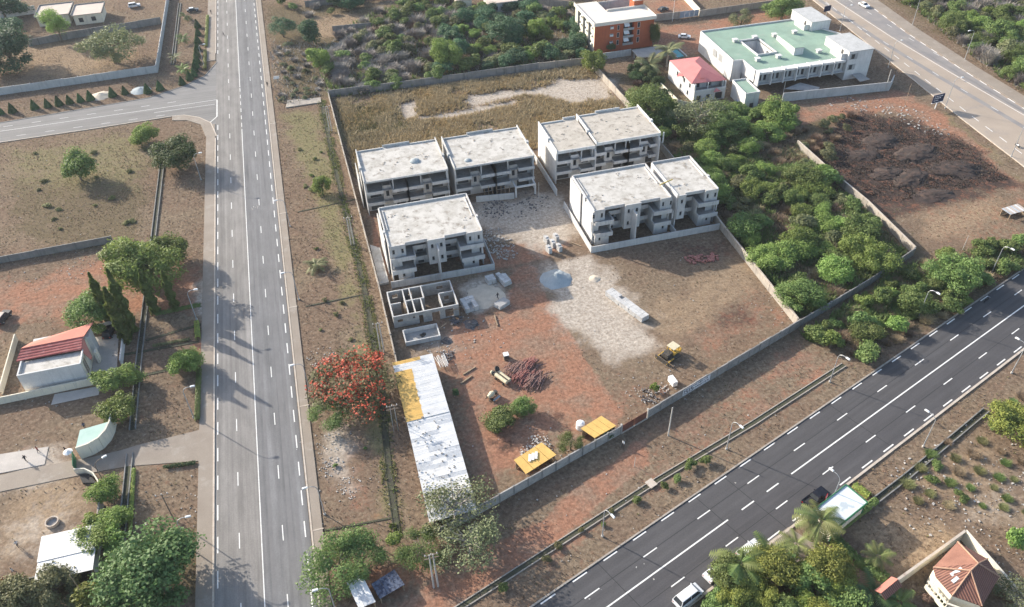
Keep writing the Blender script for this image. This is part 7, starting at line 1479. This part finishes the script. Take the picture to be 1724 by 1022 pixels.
# ------------------------------------------------------------------ vehicles
M('paint_car_white', (0.72, 0.73, 0.74), (0.66, 0.67, 0.68), rough=0.3, fine=0); M('paint_car_black', (0.012, 0.013, 0.02), (0.02, 0.021, 0.028), rough=0.25, fine=0); M('paint_car_dark', (0.045, 0.048, 0.055), (0.06, 0.06, 0.065), rough=0.3, fine=0); M('paint_car_silver', (0.5, 0.51, 0.52), (0.45, 0.46, 0.47), rough=0.3, metal=0.3, fine=0)
M('lamp_red', (0.4, 0.02, 0.015), rough=0.3, fine=0); M('lamp_clear', (0.75, 0.76, 0.75), rough=0.2, fine=0)
def car(label, xy, rz, paint, kind='sedan', L=4.5, W=1.8, roof=None, group='vehicles'):
    t_ = thing({'pickup': 'pickup_truck', 'van': 'van'}.get(kind, 'car'), label, {'pickup': 'pickup', 'van': 'van'}.get(kind, 'car'), xy, rz, group); w2 = W / 2
    if kind == 'pickup': prof = [(-L / 2, 0.4), (L / 2 - 0.1, 0.4), (L / 2, 0.7), (L / 2 - 0.1, 1.0), (L * 0.18, 1.1), (-L / 2, 1.05)]; cab = (-0.15 * L, 0.2 * L, 1.05, 1.75, 0.12 * L)
    elif kind == 'suv': prof = [(-L / 2, 0.4), (L / 2 - 0.1, 0.4), (L / 2, 0.75), (L / 2 - 0.1, 1.05), (L * 0.2, 1.12), (-L / 2 + 0.05, 1.15)]; cab = (-L / 2 + 0.12, 0.22 * L, 1.1, 1.8, 0.12 * L)
    elif kind == 'van': prof = [(-L / 2, 0.4), (L / 2 - 0.1, 0.4), (L / 2, 0.8), (L / 2 - 0.25, 1.15), (L * 0.3, 1.25), (-L / 2, 1.25)]; cab = (-L / 2 + 0.05, 0.36 * L, 1.2, 2.1, 0.14 * L)
    else: prof = [(-L / 2, 0.35), (L / 2 - 0.1, 0.35), (L / 2, 0.6), (L / 2 - 0.15, 0.85), (L * 0.2, 0.95), (-L * 0.32, 0.97), (-L / 2, 0.9)]; cab = (-0.34 * L, 0.22 * L, 0.93, 1.42, 0.13 * L)
    n = len(prof); mb = MB()
    mb.add([(x, -w2, z) for x, z in prof] + [(x, w2, z) for x, z in prof], [tuple(range(n)), tuple(range(n, 2 * n))[::-1]] + [(i + n, (i + 1) % n + n, (i + 1) % n, i) for i in range(n)])
    body = mb.build('body', paint, t_)
    x0, x1, z0, z1, rk = cab; wi = w2 - 0.05; wt = w2 - 0.22
    lo_ = [(x0, -wi, z0), (x1, -wi, z0), (x1, wi, z0), (x0, wi, z0)]; hi_ = [(x0 + rk * 0.5, -wt, z1), (x1 - rk, -wt, z1), (x1 - rk, wt, z1), (x0 + rk * 0.5, wt, z1)]
    mb = MB(); mb.add(lo_ + hi_, [(0, 1, 5, 4), (1, 2, 6, 5), (2, 3, 7, 6), (3, 0, 4, 7)]); mb.build('windows', 'glass_dark', t_)
    mb = MB(); mb.add([(p[0], p[1], z1) for p in hi_] + [(p[0] * 0.97 + 0.03 * (x0 + x1) / 2, p[1] * 0.92, z1 + 0.07) for p in hi_], [(4, 5, 6, 7), (0, 1, 5, 4), (1, 2, 6, 5), (2, 3, 7, 6), (3, 0, 4, 7)]); mb.build('roof', roof or paint, t_)
    for i in range(4):
        for ti, (a, c) in enumerate(((lo_[i], hi_[i]),)): MB().cyl(a, c, 0.05, n=4).build('pillar', paint, t_)
    for s in (-1, 1): MB().cyl(((x0 + x1) / 2, s * wi, z0), ((x0 + x1) / 2, s * wt, z1), 0.045, n=4).build('pillar', paint, t_)
    if kind == 'pickup':
        for a in ((-L / 2, -0.16 * L, -w2, -w2 + 0.12, 1.0, 1.2), (-L / 2, -0.16 * L, w2 - 0.12, w2, 1.0, 1.2), (-L / 2, -L / 2 + 0.1, -w2 + 0.12, w2 - 0.12, 1.0, 1.2)): MB().box(*a).build('bed_side', paint, t_)
        MB().box(-L / 2 + 0.12, -0.17 * L, -w2 + 0.14, w2 - 0.14, 1.06, 1.075).build('bed_floor', 'black_rubber', t_)
    for sx in (-0.31, 0.31):
        for s in (-1, 1):
            wh = MB().cyl((sx * L, s * (w2 - 0.2), 0.34), (sx * L, s * (w2 + 0.02), 0.34), 0.34, n=14).build('wheel', 'black_rubber', t_); MB().cyl((sx * L, s * (w2 + 0.02), 0.34), (sx * L, s * (w2 + 0.035), 0.34), 0.19, n=10).build('rim', 'metal_grey', wh)
    for s in (-1, 1):
        MB().box(L / 2 - 0.1, L / 2 + 0.012, s * w2 * 0.72 - 0.17, s * w2 * 0.72 + 0.17, 0.62, 0.8).build('headlight', 'lamp_clear', t_); MB().box(-L / 2 - 0.012, -L / 2 + 0.06, s * w2 * 0.78 - 0.12, s * w2 * 0.78 + 0.12, 0.68, 0.88).build('tail_light', 'lamp_red', t_)
        MB().rbox((x1 - 0.25, s * (w2 + 0.1), z0 + 0.12), (0.12, 0.2, 0.14)).build('mirror', paint, t_)
    return t_
car('black pickup truck parked beside the white kiosk roof', g(1372, 842), TA, 'paint_car_black', 'pickup', 5.2, 1.9)
car('white van half under the trees at the bottom edge', g(1158, 1008), TA, 'paint_car_white', 'van', 5.0, 1.9)
car('white car mostly hidden under the roadside trees', g(1205, 966), TA, 'paint_car_white', 'sedan', 4.4)
car('white car parked ahead of the hidden one by the roadside palms', g(1260, 930), TA, 'paint_car_white', 'suv', 4.5)
car('white car driving on the highway at the top', g(1454, 11), R_(-88), 'paint_car_white', 'sedan', 4.6)
car('pale sedan parked on the red earth behind the green roofed block', g(1152, 64), -0.45, 'paint_car_white', 'sedan', 4.4)
car('white off-roader parked behind the sparse olive tree', g(227, 12), 0.15, 'paint_car_white', 'suv', 4.6)
car('dark sedan with pale roof parked off the avenue at the top', g(325, 19), 0.1, 'paint_car_dark', 'sedan', 4.5, roof='paint_car_white')
car('dark jeep with pale roof at the left edge on the red earth', g(7, 538), R_(70), 'paint_car_dark', 'suv', 4.4, roof='roof_beige')
car('black car under the column trees beside the red roofed house', g(186, 562), R_(80), 'paint_car_black', 'suv', 4.3)
car('dark car parked in the yard of the brick coloured flats', g(1116, 18), 0.3, 'paint_car_dark', 'sedan', 4.4)
def bike(label, xy, rz, mat='paint_car_black'):
    t_ = thing('motorbike', label, 'motorbike', xy, rz, 'motorbikes')
    for x in (-0.62, 0.62): MB().cyl((x, -0.06, 0.3), (x, 0.06, 0.3), 0.3, n=12).build('wheel', 'black_rubber', t_)
    MB().rbox((0, 0, 0.65), (1.0, 0.26, 0.3), 0, -0.1).build('body', mat, t_); MB().rbox((-0.3, 0, 0.86), (0.7, 0.26, 0.1)).build('seat', 'black_rubber', t_); MB().cyl((0.45, -0.35, 1.05), (0.45, 0.35, 1.05), 0.03).build('handlebar', 'metal_grey', t_); MB().cyl((0.62, 0, 0.3), (0.42, 0, 1.05), 0.04).build('fork', 'metal_grey', t_)
bike('dark motorbike at the kerb of the black road, far right', g(1660, 507), TA); bike('motorbike on the highway at the right edge', g(1712, 247), R_(-95), 'paint_car_white'); bike('black motorbike in the paved yard of the red roofed house', g(204, 566), 0.7)
# ------------------------------------------------------------------ site machines
M('machine_yellow', (0.58, 0.37, 0.07), (0.47, 0.30, 0.07), sc=1.5, rough=0.5); M('machine_cream', (0.62, 0.55, 0.38), (0.54, 0.47, 0.33), sc=1.5, rough=0.5); M('machine_dark', (0.05, 0.048, 0.045), (0.1, 0.085, 0.07), sc=2.0, rough=0.6)
bd = thing('bulldozer', 'yellow bulldozer with pale canopy standing alone in the yard', 'bulldozer', g(1128, 600), R_(205))
for s in (-1, 1):
    tr_ = MB(); pts = [(-1.7, 0.25), (-1.5, 0.0), (1.5, 0.0), (1.75, 0.3), (1.5, 0.75), (-1.5, 0.75)]; n = 6
    y0, y1 = s * 1.15 - 0.25, s * 1.15 + 0.25
    tr_.add([(x, y0, z) for x, z in pts] + [(x, y1, z) for x, z in pts], [tuple(range(n)), tuple(range(n, 2 * n))[::-1]] + [(i + n, (i + 1) % n + n, (i + 1) % n, i) for i in range(n)]); tr_.build('track', 'machine_dark', bd)
    MB().rbox((1.6, s * 1.35, 0.6), (2.2, 0.16, 0.25), 0, 0.1).build('blade_arm', 'machine_yellow', bd)
MB().box(0.0, 1.7, -0.65, 0.65, 0.6, 1.65).build('engine_hood', 'machine_dark', bd); MB().box(-1.5, 0.0, -0.85, 0.85, 0.6, 1.3).build('body', 'machine_yellow', bd)
MB().rbox((2.6, 0, 0.6), (0.16, 3.3, 1.1), 0, 0.15).build('blade', 'machine_dark', bd)
MB().box(-1.6, 0.3, -0.95, 0.95, 2.5, 2.62).build('canopy', 'machine_cream', bd)
for x in (-1.45, 0.15):
    for y in (-0.8, 0.8): MB().box(x - 0.06, x + 0.06, y - 0.06, y + 0.06, 1.2, 2.5).build('canopy_post', 'machine_yellow', bd)
MB().box(-1.0, -0.5, -0.3, 0.3, 1.3, 1.9).build('seat', 'black_rubber', bd); MB().cyl((0.9, 0.3, 1.6), (0.9, 0.3, 2.3), 0.07).build('exhaust', 'machine_dark', bd)
MB().rbox((-2.2, 0, 0.9), (0.3, 1.7, 0.9), 0, -0.2).build('ripper', 'machine_yellow', bd)
for s in (-0.7, 0.7): MB().rbox((-1.85, s, 0.8), (0.7, 0.15, 0.2)).build('ripper_arm', 'machine_yellow', bd)
cm = thing('towed_mixer', 'cream towed machine with twin long tanks and a big black wheel', 'machine', g(846, 640), R_(-62))
for s in (-0.42, 0.42): MB().cyl((-1.5, s, 0.85), (1.7, s, 0.85), 0.4, n=14).build('tank', 'machine_cream', cm)
MB().cyl((-1.75, 0.25, 1.15), (-1.6, 0.25, 1.15), 0.62, n=20).build('wheel', 'black_rubber', cm) if False else MB().cyl((-2.1, 0.5, 1.25), (-2.0, 0.55, 1.35), 0.62, n=20).build('drive_wheel', 'black_rubber', cm)
MB().box(-2.2, -1.6, -0.8, 0.3, 0.4, 1.1).build('engine', 'machine_dark', cm); MB().cyl((-2.4, -0.6, 0.9), (-2.2, -0.6, 1.0), 0.42, n=14).build('hopper', 'machine_cream', cm)
MB().box(-1.6, 1.7, -0.05, 0.05, 1.05, 1.3).build('top_rail', 'machine_dark', cm)
for x in (-1.0, 1.1):
    for s in (-1, 1): MB().cyl((x, s * 0.75, 0.3), (x, s * 0.95, 0.3), 0.3, n=12).build('road_wheel', 'black_rubber', cm)
mx = thing('cement_mixer', 'cement mixer with pale drum and black frame in the yard', 'mixer', g(828, 670), R_(30))
MB().cyl((-0.9, 0, 0.9), (0.1, 0, 1.1), 0.35, 0.62, 14).build('drum', 'machine_cream', mx); MB().cyl((0.1, 0, 1.1), (0.6, 0, 1.25), 0.62, 0.3, 14).build('drum_mouth', 'machine_cream', mx)
MB().box(-1.2, 1.4, -0.55, -0.4, 0.35, 0.5).build('frame', 'machine_dark', mx); MB().box(-1.2, 1.4, 0.4, 0.55, 0.35, 0.5).build('frame', 'machine_dark', mx); MB().box(0.7, 1.3, -0.35, 0.35, 0.5, 1.2).build('engine', 'machine_dark', mx); MB().rbox((0.4, -0.9, 0.25), (1.8, 0.5, 0.08), 0, 0).build('chute', 'metal_grey', mx)
for s in (-1, 1): MB().cyl((-0.4, s * 0.6, 0.3), (-0.4, s * 0.75, 0.3), 0.3, n=12).build('wheel', 'black_rubber', mx)
tk = thing('water_tank', 'small caged tank at the upper end of the rod heap', 'tank', g(852, 603)); MB().box(-0.5, 0.5, -0.5, 0.5, 0.15, 1.1).build('tank', 'machine_dark', tk); MB().box(-0.55, 0.55, -0.55, 0.55, 1.1, 1.2).build('lid', 'lamp_white', tk); MB().box(-0.55, 0.55, -0.55, 0.55, 0, 0.15).build('pallet', 'timber', tk)
# rod heap
M('rod_red', (0.27, 0.09, 0.075), (0.38, 0.20, 0.17), sc=3.0, fine=0.3); M('rod_grey', (0.33, 0.21, 0.18), (0.20, 0.11, 0.09), sc=3.0, fine=0.3)
rh = thing('rod_heap', 'heap of rusty red scaffold rods piled in the yard', 'heap', g(880, 632)); q = random.Random(8)
for nm, cx, cy, n_, dx, dy, m_ in (('rod_bundle', -0.4, 1.8, 90, 2.4, 1.0, 'rod_grey'), ('rod_bundle', 2.2, 2.4, 45, 1.0, 0.8, 'rod_red'), ('rod_bundle', -0.1, -0.4, 90, 1.8, 1.4, 'rod_red'), ('rod_bundle', 1.6, -2.2, 90, 1.6, 1.2, 'rod_grey')):
    mb = MB()
    for k in range(n_):
        x, y = cx + q.gauss(0, dx * 0.72), cy + q.gauss(0, dy * 0.72); z = max(0.05, 0.95 - 0.25 * ((x - cx) ** 2 / dx ** 2 + (y - cy) ** 2 / dy ** 2)) * q.uniform(0.3, 1)
        mb.rbox((x, y, z), (q.uniform(1.6, 3.0), 0.1, 0.1), 0.75 + q.gauss(0, 0.22), q.uniform(-0.12, 0.12))
    tag(mb.build(nm, m_, rh), kind='stuff')
# block stacks
BK = {}
def stack(label, xy, rz, nx, ny, nz, bs=(1.0, 1.0, 0.62), mat='block_pale', group='stacks of cement blocks', jit=0.08):
    t_ = thing('block_stack', label, 'block stack', xy, rz, group)
    if (bs, mat) not in BK: BK[bs, mat] = MB().box(-bs[0] / 2 + 0.01, bs[0] / 2 - 0.01, -bs[1] / 2 + 0.01, bs[1] / 2 - 0.01, 0, bs[2] - 0.012).mesh('block_layer', mat)
    for i in range(nx):
        for j in range(ny):
            for k in range(nz - (rnd.random() < 0.1)): o = link('block_layer', BK[bs, mat], t_, ((i - (nx - 1) / 2) * bs[0] + rnd.uniform(-jit, jit), (j - (ny - 1) / 2) * bs[1] + rnd.uniform(-jit, jit), k * bs[2]), rnd.uniform(-0.05, 0.05))
    return t_
brickmat('block_pale', (0.60, 0.59, 0.57), (0.52, 0.51, 0.50), (0.36, 0.35, 0.34), 0.4, 0.2)
stack('grey block stack behind the sand ring, left of its pair', g(826, 474), 0.15, 2, 2, 2); stack('larger block stack right of its pair behind the sand ring', g(848, 473), 0.25, 2, 4, 2); stack('block stack beside the roofless building, left of the sand ring', g(790, 516), 0.12, 3, 4, 2); stack('clean pale block stack below the sand ring', g(845, 514), 0.5, 3, 2, 2, (1.0, 1.0, 0.5)); 
ra_, rb_ = g(1032, 500), g(1078, 534)
stack('long curved row of pale blocks in the middle of the yard', ((ra_[0] + rb_[0]) / 2, (ra_[1] + rb_[1]) / 2), math.atan2(rb_[1] - ra_[1], rb_[0] - ra_[0]), 11, 2, 2, (1.05, 1.05, 0.62), jit=0.05)
for i, (u, v, w_) in enumerate(((920, 408, 'top left'), (936, 404, 'top right'), (924, 424, 'lower left'), (941, 421, 'lower right'), (930, 414, 'middle'))):
    t_ = thing('slab_stack', w_ + ' of the five upright pale slab stacks on the villa track', 'slab stack', g(u, v), 0.2, 'upright slab stacks')
    for k in range(3): MB().rbox((0, (k - 1) * 0.62, 0.75 + 0.1 * (k % 2)), (0.85, 0.55, 1.5 + 0.2 * (k % 2))).build('slab', 'block_pale', t_)
# heaps
def heap(label, xy, R, H, mat, seed, name='sand_heap', cat='heap', jit=0.08, n=26):
    q = random.Random(seed); mb = MB(); m_ = 9; vs = [(0, 0, H)]; fs = []
    for j in range(1, m_ + 1):
        s = j / m_
        for k in range(n):
            a = 6.2832 * k / n; r = R * s * (1 + q.uniform(-jit, jit)); vs.append((r * math.cos(a), r * math.sin(a), H * (1 - s) ** 1.15 * (1 + q.uniform(-jit, jit)) - 0.06 * (j == m_)))
    fs = [(0, 1 + k, 1 + (k + 1) % n) for k in range(n)] + [(1 + (j - 1) * n + k, 1 + j * n + k, 1 + j * n + (k + 1) % n, 1 + (j - 1) * n + (k + 1) % n) for j in range(1, m_) for k in range(n)]
    mb.add(vs, fs); return tag(mb.build(name, mat, None, (*xy, 0), 0, True), label, cat)
heap('blue grey crushed sand heap in the yard below the villas', g(936, 470), 3.6, 1.7, 'sand_blue', 2)
M('sand_cream', (0.58, 0.50, 0.40), (0.5, 0.43, 0.34), sc=0.8, bump=0.3)
heap('cream sand heap between the cone bushes on the side street verge', g(170, 161), 3.4, 1.0, 'sand_cream', 3); heap('grey sand heap beside a cone bush near the junction', g(237, 152), 3.2, 0.9, 'sand_blue', 4); heap('small grey gravel heap right of the crushed sand heap', g(1001, 469), 1.3, 0.35, 'sand_cream', 5); heap('flat pale sand ring between the block stacks', g(818, 498), 4.2, 0.25, 'sand_cream', 6, jit=0.12)
M('ash', (0.22, 0.205, 0.195), (0.10, 0.085, 0.08), sc=1.5)
# earth mounds in the burnt plot
M('earth_dark', (0.075, 0.048, 0.038), (0.035, 0.028, 0.025), sc=0.8, bump=0.5, bsc=3)
MW = 'far left,upper left,lower left,middle upper,centre,lower middle,right hand'.split(',')
for i, (u, v, R, H) in enumerate(((1450, 262, 3.6, 0.35), (1485, 238, 4.4, 0.5), (1495, 292, 3.4, 0.4), (1545, 258, 5.0, 0.5), (1535, 300, 4.2, 0.55), (1572, 328, 3.6, 0.4), (1612, 285, 5.0, 0.5))):
    o = heap(MW[i] + ' of the rough dark earth mounds in the burnt plot', g(u, v), R, H, 'earth_dark', 40 + i, 'earth_mound', 'mound', 0.3, 22); o.scale = (1.5, 0.9, 1); o.rotation_euler = (0, 0, rnd.uniform(-0.5, 0.5))
# rubbish, bricks and boards
M('litter_white', (0.52, 0.50, 0.47), (0.30, 0.275, 0.25), sc=3.0); M('litter_dark', (0.06, 0.06, 0.075), (0.2, 0.17, 0.15), sc=3.0)
def litter(label, polys, n, mat, seed, smin=0.1, smax=0.4, name='litter', z=0.02):
    q = random.Random(seed); mb = MB()
    for _ in range(n):
        c, r = q.choice(polys); a = q.uniform(0, 6.28); d = r * math.sqrt(q.random()); s = q.uniform(smin, smax)
        mb.rbox((c[0] + d * math.cos(a), c[1] + d * math.sin(a), z), (s, s * q.uniform(0.3, 0.9), s * q.uniform(0.15, 0.5)), q.uniform(0, 3.1), q.uniform(-0.3, 0.3))
    return tag(mb.build(name, mat), label, 'litter', kind='stuff')
def C_(u, v, r): return (g(u, v), r)
litter('scraps of pale rubbish and stones over the yard and verges', [C_(880, 600, 30), C_(1100, 640, 8), C_(1250, 480, 20), C_(1080, 680, 5), C_(1290, 520, 6), C_(920, 750, 6), C_(1000, 880, 14), C_(1200, 720, 14), C_(1690, 800, 4), C_(560, 760, 7), C_(600, 830, 8), C_(430, 350, 1)], 420, 'litter_white', 1, 0.08, 0.3)
litter('pale rubble along the edge of the burnt plot and highway verge', [C_(1540, 200, 6), C_(1570, 215, 5), C_(1470, 180, 6), C_(1430, 175, 6), C_(1510, 185, 4)], 150, 'litter_white', 2, 0.15, 0.6)
litter('white rubbish heaped beside the yellow hut with panels', [C_(906, 748, 2.2), C_(890, 762, 1.6)], 130, 'litter_white', 3, 0.12, 0.45, z=0.2)
litter('mixed rubbish inside the yard wall by the slim sapling', [C_(1092, 668, 2.2), C_(1112, 655, 1.6)], 80, 'litter_white', 4, 0.1, 0.35, z=0.12); litter('dark rubbish inside the yard wall by the slim sapling', [C_(1095, 665, 2.2)], 40, 'litter_dark', 5, 0.15, 0.5, z=0.15)
litter('grey rubble heaped beside the villa nearest the avenue', [C_(838, 412, 4), C_(850, 425, 3), C_(830, 395, 3)], 320, 'litter_white', 6, 0.1, 0.45, z=0.1)
litter('pale rubble on the avenue verge below the flame tree', [C_(556, 745, 2.5), C_(560, 785, 2.2), C_(590, 820, 2.5), C_(540, 600, 3)], 260, 'litter_white', 7, 0.08, 0.3)
litter('building scraps in front of the villa back row', [C_(860, 345, 7), C_(905, 340, 4), C_(830, 352, 4)], 160, 'litter_dark', 8, 0.15, 0.6)
litter('broken bricks and scraps beside the shed end', [C_(740, 590, 3), C_(800, 560, 8)], 110, 'litter_white', 9, 0.12, 0.35); litter('dark scrap along the shed end', [C_(752, 600, 1.5), C_(768, 540, 1.6)], 70, 'litter_dark', 10, 0.2, 0.7, z=0.2)
litter('rusty scrap metal in the upper corner of the yard', [C_(1165, 438, 1.6), C_(1185, 436, 1.8), C_(1200, 434, 1.4)], 90, 'rod_red', 11, 0.3, 0.9, z=0.2); litter('pale stones over the right hand plot', [C_(1620, 850, 12), C_(1660, 800, 14), C_(1580, 830, 8), C_(1690, 960, 5)], 260, 'litter_white', 12, 0.1, 0.45); litter('scraps over the left field and lots', [C_(100, 470, 12), C_(140, 450, 5), C_(100, 350, 30), C_(280, 850, 8), C_(60, 700, 10)], 200, 'litter_white', 13, 0.08, 0.3)
M('white_sheet', (0.70, 0.70, 0.69), (0.6, 0.6, 0.6), sc=1.0, rough=0.5)
sc_ = thing('sheet_pile', 'pile of white metal sheets leaning beside the long shed', 'sheet pile', g(745, 612), 0.1)
for k in range(9): MB().rbox((-0.9 + k * 0.22, rnd.uniform(-0.4, 0.4), 0.5 + 0.06 * k), (0.25, 3.4, 0.05), rnd.uniform(-0.12, 0.12), 0.9).build('sheet', 'white_sheet', sc_)
for (u, v, L, rz, lab) in ((835, 540, 3.5, 1.5, 'upright looking plank on the ground right of the dark sheeting'), (785, 640, 3.0, 0.5, 'timber beam lying right of the sheet pile'), (790, 625, 3.2, 0.45, 'longer timber beam above the other beside the sheet pile'), (970, 412, 3.0, -0.9, 'pale beam lying beside the right villa wall')):
    tag(MB().rbox((*g(u, v), 0.12), (L, 0.22, 0.2), rz).build('beam', 'timber'), lab, 'beam')
heap('crumpled dark plastic sheeting on the ground by the roofless building', g(794, 545), 1.5, 0.5, 'litter_dark', 60, 'plastic_sheet', 'sheeting', 0.4, 12); heap('dark plastic sheeting beside the open basin', g(752, 574), 1.1, 0.4, 'litter_dark', 61, 'plastic_sheet', 'sheeting', 0.4, 12)
tag(MB().rbox((*g(1132, 645), 0.6), (1.0, 2.0, 1.2), 0.1).build('white_cabinet', 'lamp_white'), 'white box standing against the inside of the yard wall', 'box')
tn_ = thing('water_tank', 'round white tank beside the yellow hut by the gate', 'tank', g(977, 720)); MB().cyl((0, 0, 0), (0, 0, 1.3), 0.85, 0.8, 16).build('tank', 'lamp_white', tn_); MB().cyl((0, 0, 1.3), (0, 0, 1.5), 0.8, 0.3, 16).build('lid', 'lamp_white', tn_)
um = thing('parasol', 'white parasol beside the curved entrance kiosk', 'parasol', g(121, 772)); MB().cyl((0, 0, 0), (0, 0, 2.4), 0.04).build('pole', 'metal_grey', um); MB().cyl((0, 0, 1.9), (0, 0, 2.3), 0.85, 0.05, 8).build('canopy', 'lamp_white', um)
# portal, props and boards in front of the back row
pg = thing('portal_frame', 'white concrete portal frame in front of the middle back row villa', 'frame', g(868, 333)); 
for a in ((0, 0.4, 0, 0.4, 0, 2.8), (5.2, 5.6, 0, 0.4, 0, 2.8), (0, 5.6, 0, 0.4, 2.8, 3.2), (0, 0.35, 0.4, 4, 2.8, 3.15), (5.25, 5.6, 0.4, 4, 2.8, 3.15)): MB().box(*a).build('beam', 'render_white', pg)
wall('low cement front wall before the middle back row villa', [g(802, 340), g(866, 334)], 1.7, 'render_grey', group=G_W)
for i in range(7):
    p = g(818 + i * 7, 337); tag(MB().rbox((p[0], p[1] + 1.2, 1.7), (0.12, 0.12, 3.4), 0, rnd.uniform(-0.1, 0.1), rnd.uniform(-0.25, 0.0)).build('timber_prop', 'timber'), ordinal(i) + ' timber prop from the left before the middle back row villa', 'prop', 'timber props')
# ------------------------------------------------------------------ people
def person_mesh(seed, stride=0.25, shirt='cloth_white', trousers='cloth_dark', sit=False):
    V = [(0, 0, 0.95), (0, 0, 1.2), (0, 0, 1.42), (0, 0, 1.52), (0, 0.02, 1.66), (0, 0.02, 1.76)]; E = [(0, 1), (1, 2), (2, 3), (3, 4), (4, 5)]; Rr = [0.15, 0.14, 0.16, 0.06, 0.1, 0.07]
    for s in (-1, 1):
        i = len(V); f = stride * s
        V += [(0.1 * s, 0, 0.88), (0.11 * s, f * 0.6, 0.48), (0.11 * s, f - (0.08 if f < 0 else 0), 0.08), (0.11 * s, f + 0.14, 0.05)]; Rr += [0.095, 0.065, 0.045, 0.04]; E += [(0, i), (i, i + 1), (i + 1, i + 2), (i + 2, i + 3)]
        j = len(V); V += [(0.2 * s, 0, 1.42), (0.26 * s, -f * 0.4, 1.14), (0.27 * s, -f * 0.9 + 0.06, 0.9), (0.27 * s, -f * 0.95 + 0.1, 0.8)]; Rr += [0.065, 0.05, 0.038, 0.04]; E += [(2, j), (j, j + 1), (j + 1, j + 2), (j + 2, j + 3)]
    me = bpy.data.meshes.new('body_cage'); me.from_pydata(V, E, []); ob_ = bpy.data.objects.new('cage', me); COL.objects.link(ob_)
    md = ob_.modifiers.new('s', 'SKIN'); ss_ = ob_.modifiers.new('d', 'SUBSURF'); ss_.levels = 1
    for k, sv in enumerate(me.skin_vertices[0].data): sv.radius = (Rr[k], Rr[k]); sv.use_root = (k == 0)
    dg = bpy.context.evaluated_depsgraph_get(); out = bpy.data.meshes.new_from_object(ob_.evaluated_get(dg)); bpy.data.objects.remove(ob_)
    out.name = 'person'
    for k in (shirt, trousers, 'skin', 'hair'): out.materials.append(MAT[k])
    for p in out.polygons:
        c = p.center
        p.material_index = 3 if (c.z > 1.68 or (c.z > 1.6 and c.y < 0.0)) else 2 if (c.z > 1.5 or (abs(c.x) > 0.2 and c.z < 1.05) or c.z < 0.06) else 0 if c.z > 0.95 else 1
        p.use_smooth = True
    return out
M('cloth_white', (0.7, 0.7, 0.69)); M('cloth_dark', (0.03, 0.032, 0.045)); M('cloth_red', (0.4, 0.1, 0.07)); M('skin', (0.11, 0.06, 0.04)); M('hair', (0.01, 0.009, 0.009)); M('cloth_blue', (0.12, 0.16, 0.25))
PM = {k: person_mesh(0, s, a, b_) for k, s, a, b_ in (('white', 0.3, 'cloth_white', 'cloth_dark'), ('dark', 0.3, 'cloth_dark', 'cloth_dark'), ('red', 0.12, 'cloth_red', 'cloth_dark'), ('blue', 0.15, 'cloth_blue', 'cloth_dark'))}
for u, v, k, rz, lab in ((377, 61, 'dark', 1.8, 'person in dark clothes walking across the avenue'), (1049, 752, 'white', 2.2, 'person in a white top walking on the red path below the gate'), (1425, 170, 'dark', 1.4, 'person in dark clothes walking below the tall cement wall'), (451, 146, 'dark', 0.1, 'person in dark clothes on the upper right avenue pavement'), (356, 24, 'dark', 0.2, 'person in dark clothes on the pavement at the top left of the avenue'), (45, 777, 'dark', 1.0, 'person in dark clothes on the pale driveway apron'), (66, 762, 'red', 2.4, 'person in red standing at the back of the driveway apron'), (32, 921, 'white', 0.7, 'person in a pale top on the bare ground of the bottom left compound'), (25, 966, 'white', 2.6, 'person in white beside the white roofed shed'), (9, 982, 'red', 1.0, 'person in red at the left edge of the bottom left compound'), (838, 503, 'dark', 0.6, 'person in dark clothes on the sand ring between block stacks'), (113, 763, 'dark', 2.0, 'person in dark clothes beside the parasol'), (144, 722, 'blue', 0.5, 'person standing behind the green kiosk roof')):
    o = tag(link('person', PM[k], None, (*g(u, v), 0.03), rz), lab, 'person', 'people')

# ------------------------------------------------------------------ thin dry season haze
mt = bpy.data.materials.new('haze'); mt.use_nodes = True; t = mt.node_tree; t.nodes.remove(t.nodes['Principled BSDF'])
pv = _n(t, 'ShaderNodeVolumePrincipled'); pv.inputs['Color'].default_value = (0.80, 0.88, 1.0, 1); pv.inputs['Density'].default_value = 0.00009; pv.inputs['Anisotropy'].default_value = 0.2
t.links.new(pv.outputs[0], t.nodes['Material Output'].inputs['Volume']); MAT['haze'] = mt
tag(MB().box(-4600, 4700, -4600, 5000, -1.6, 118).build('haze', 'haze'), kind='stuff')
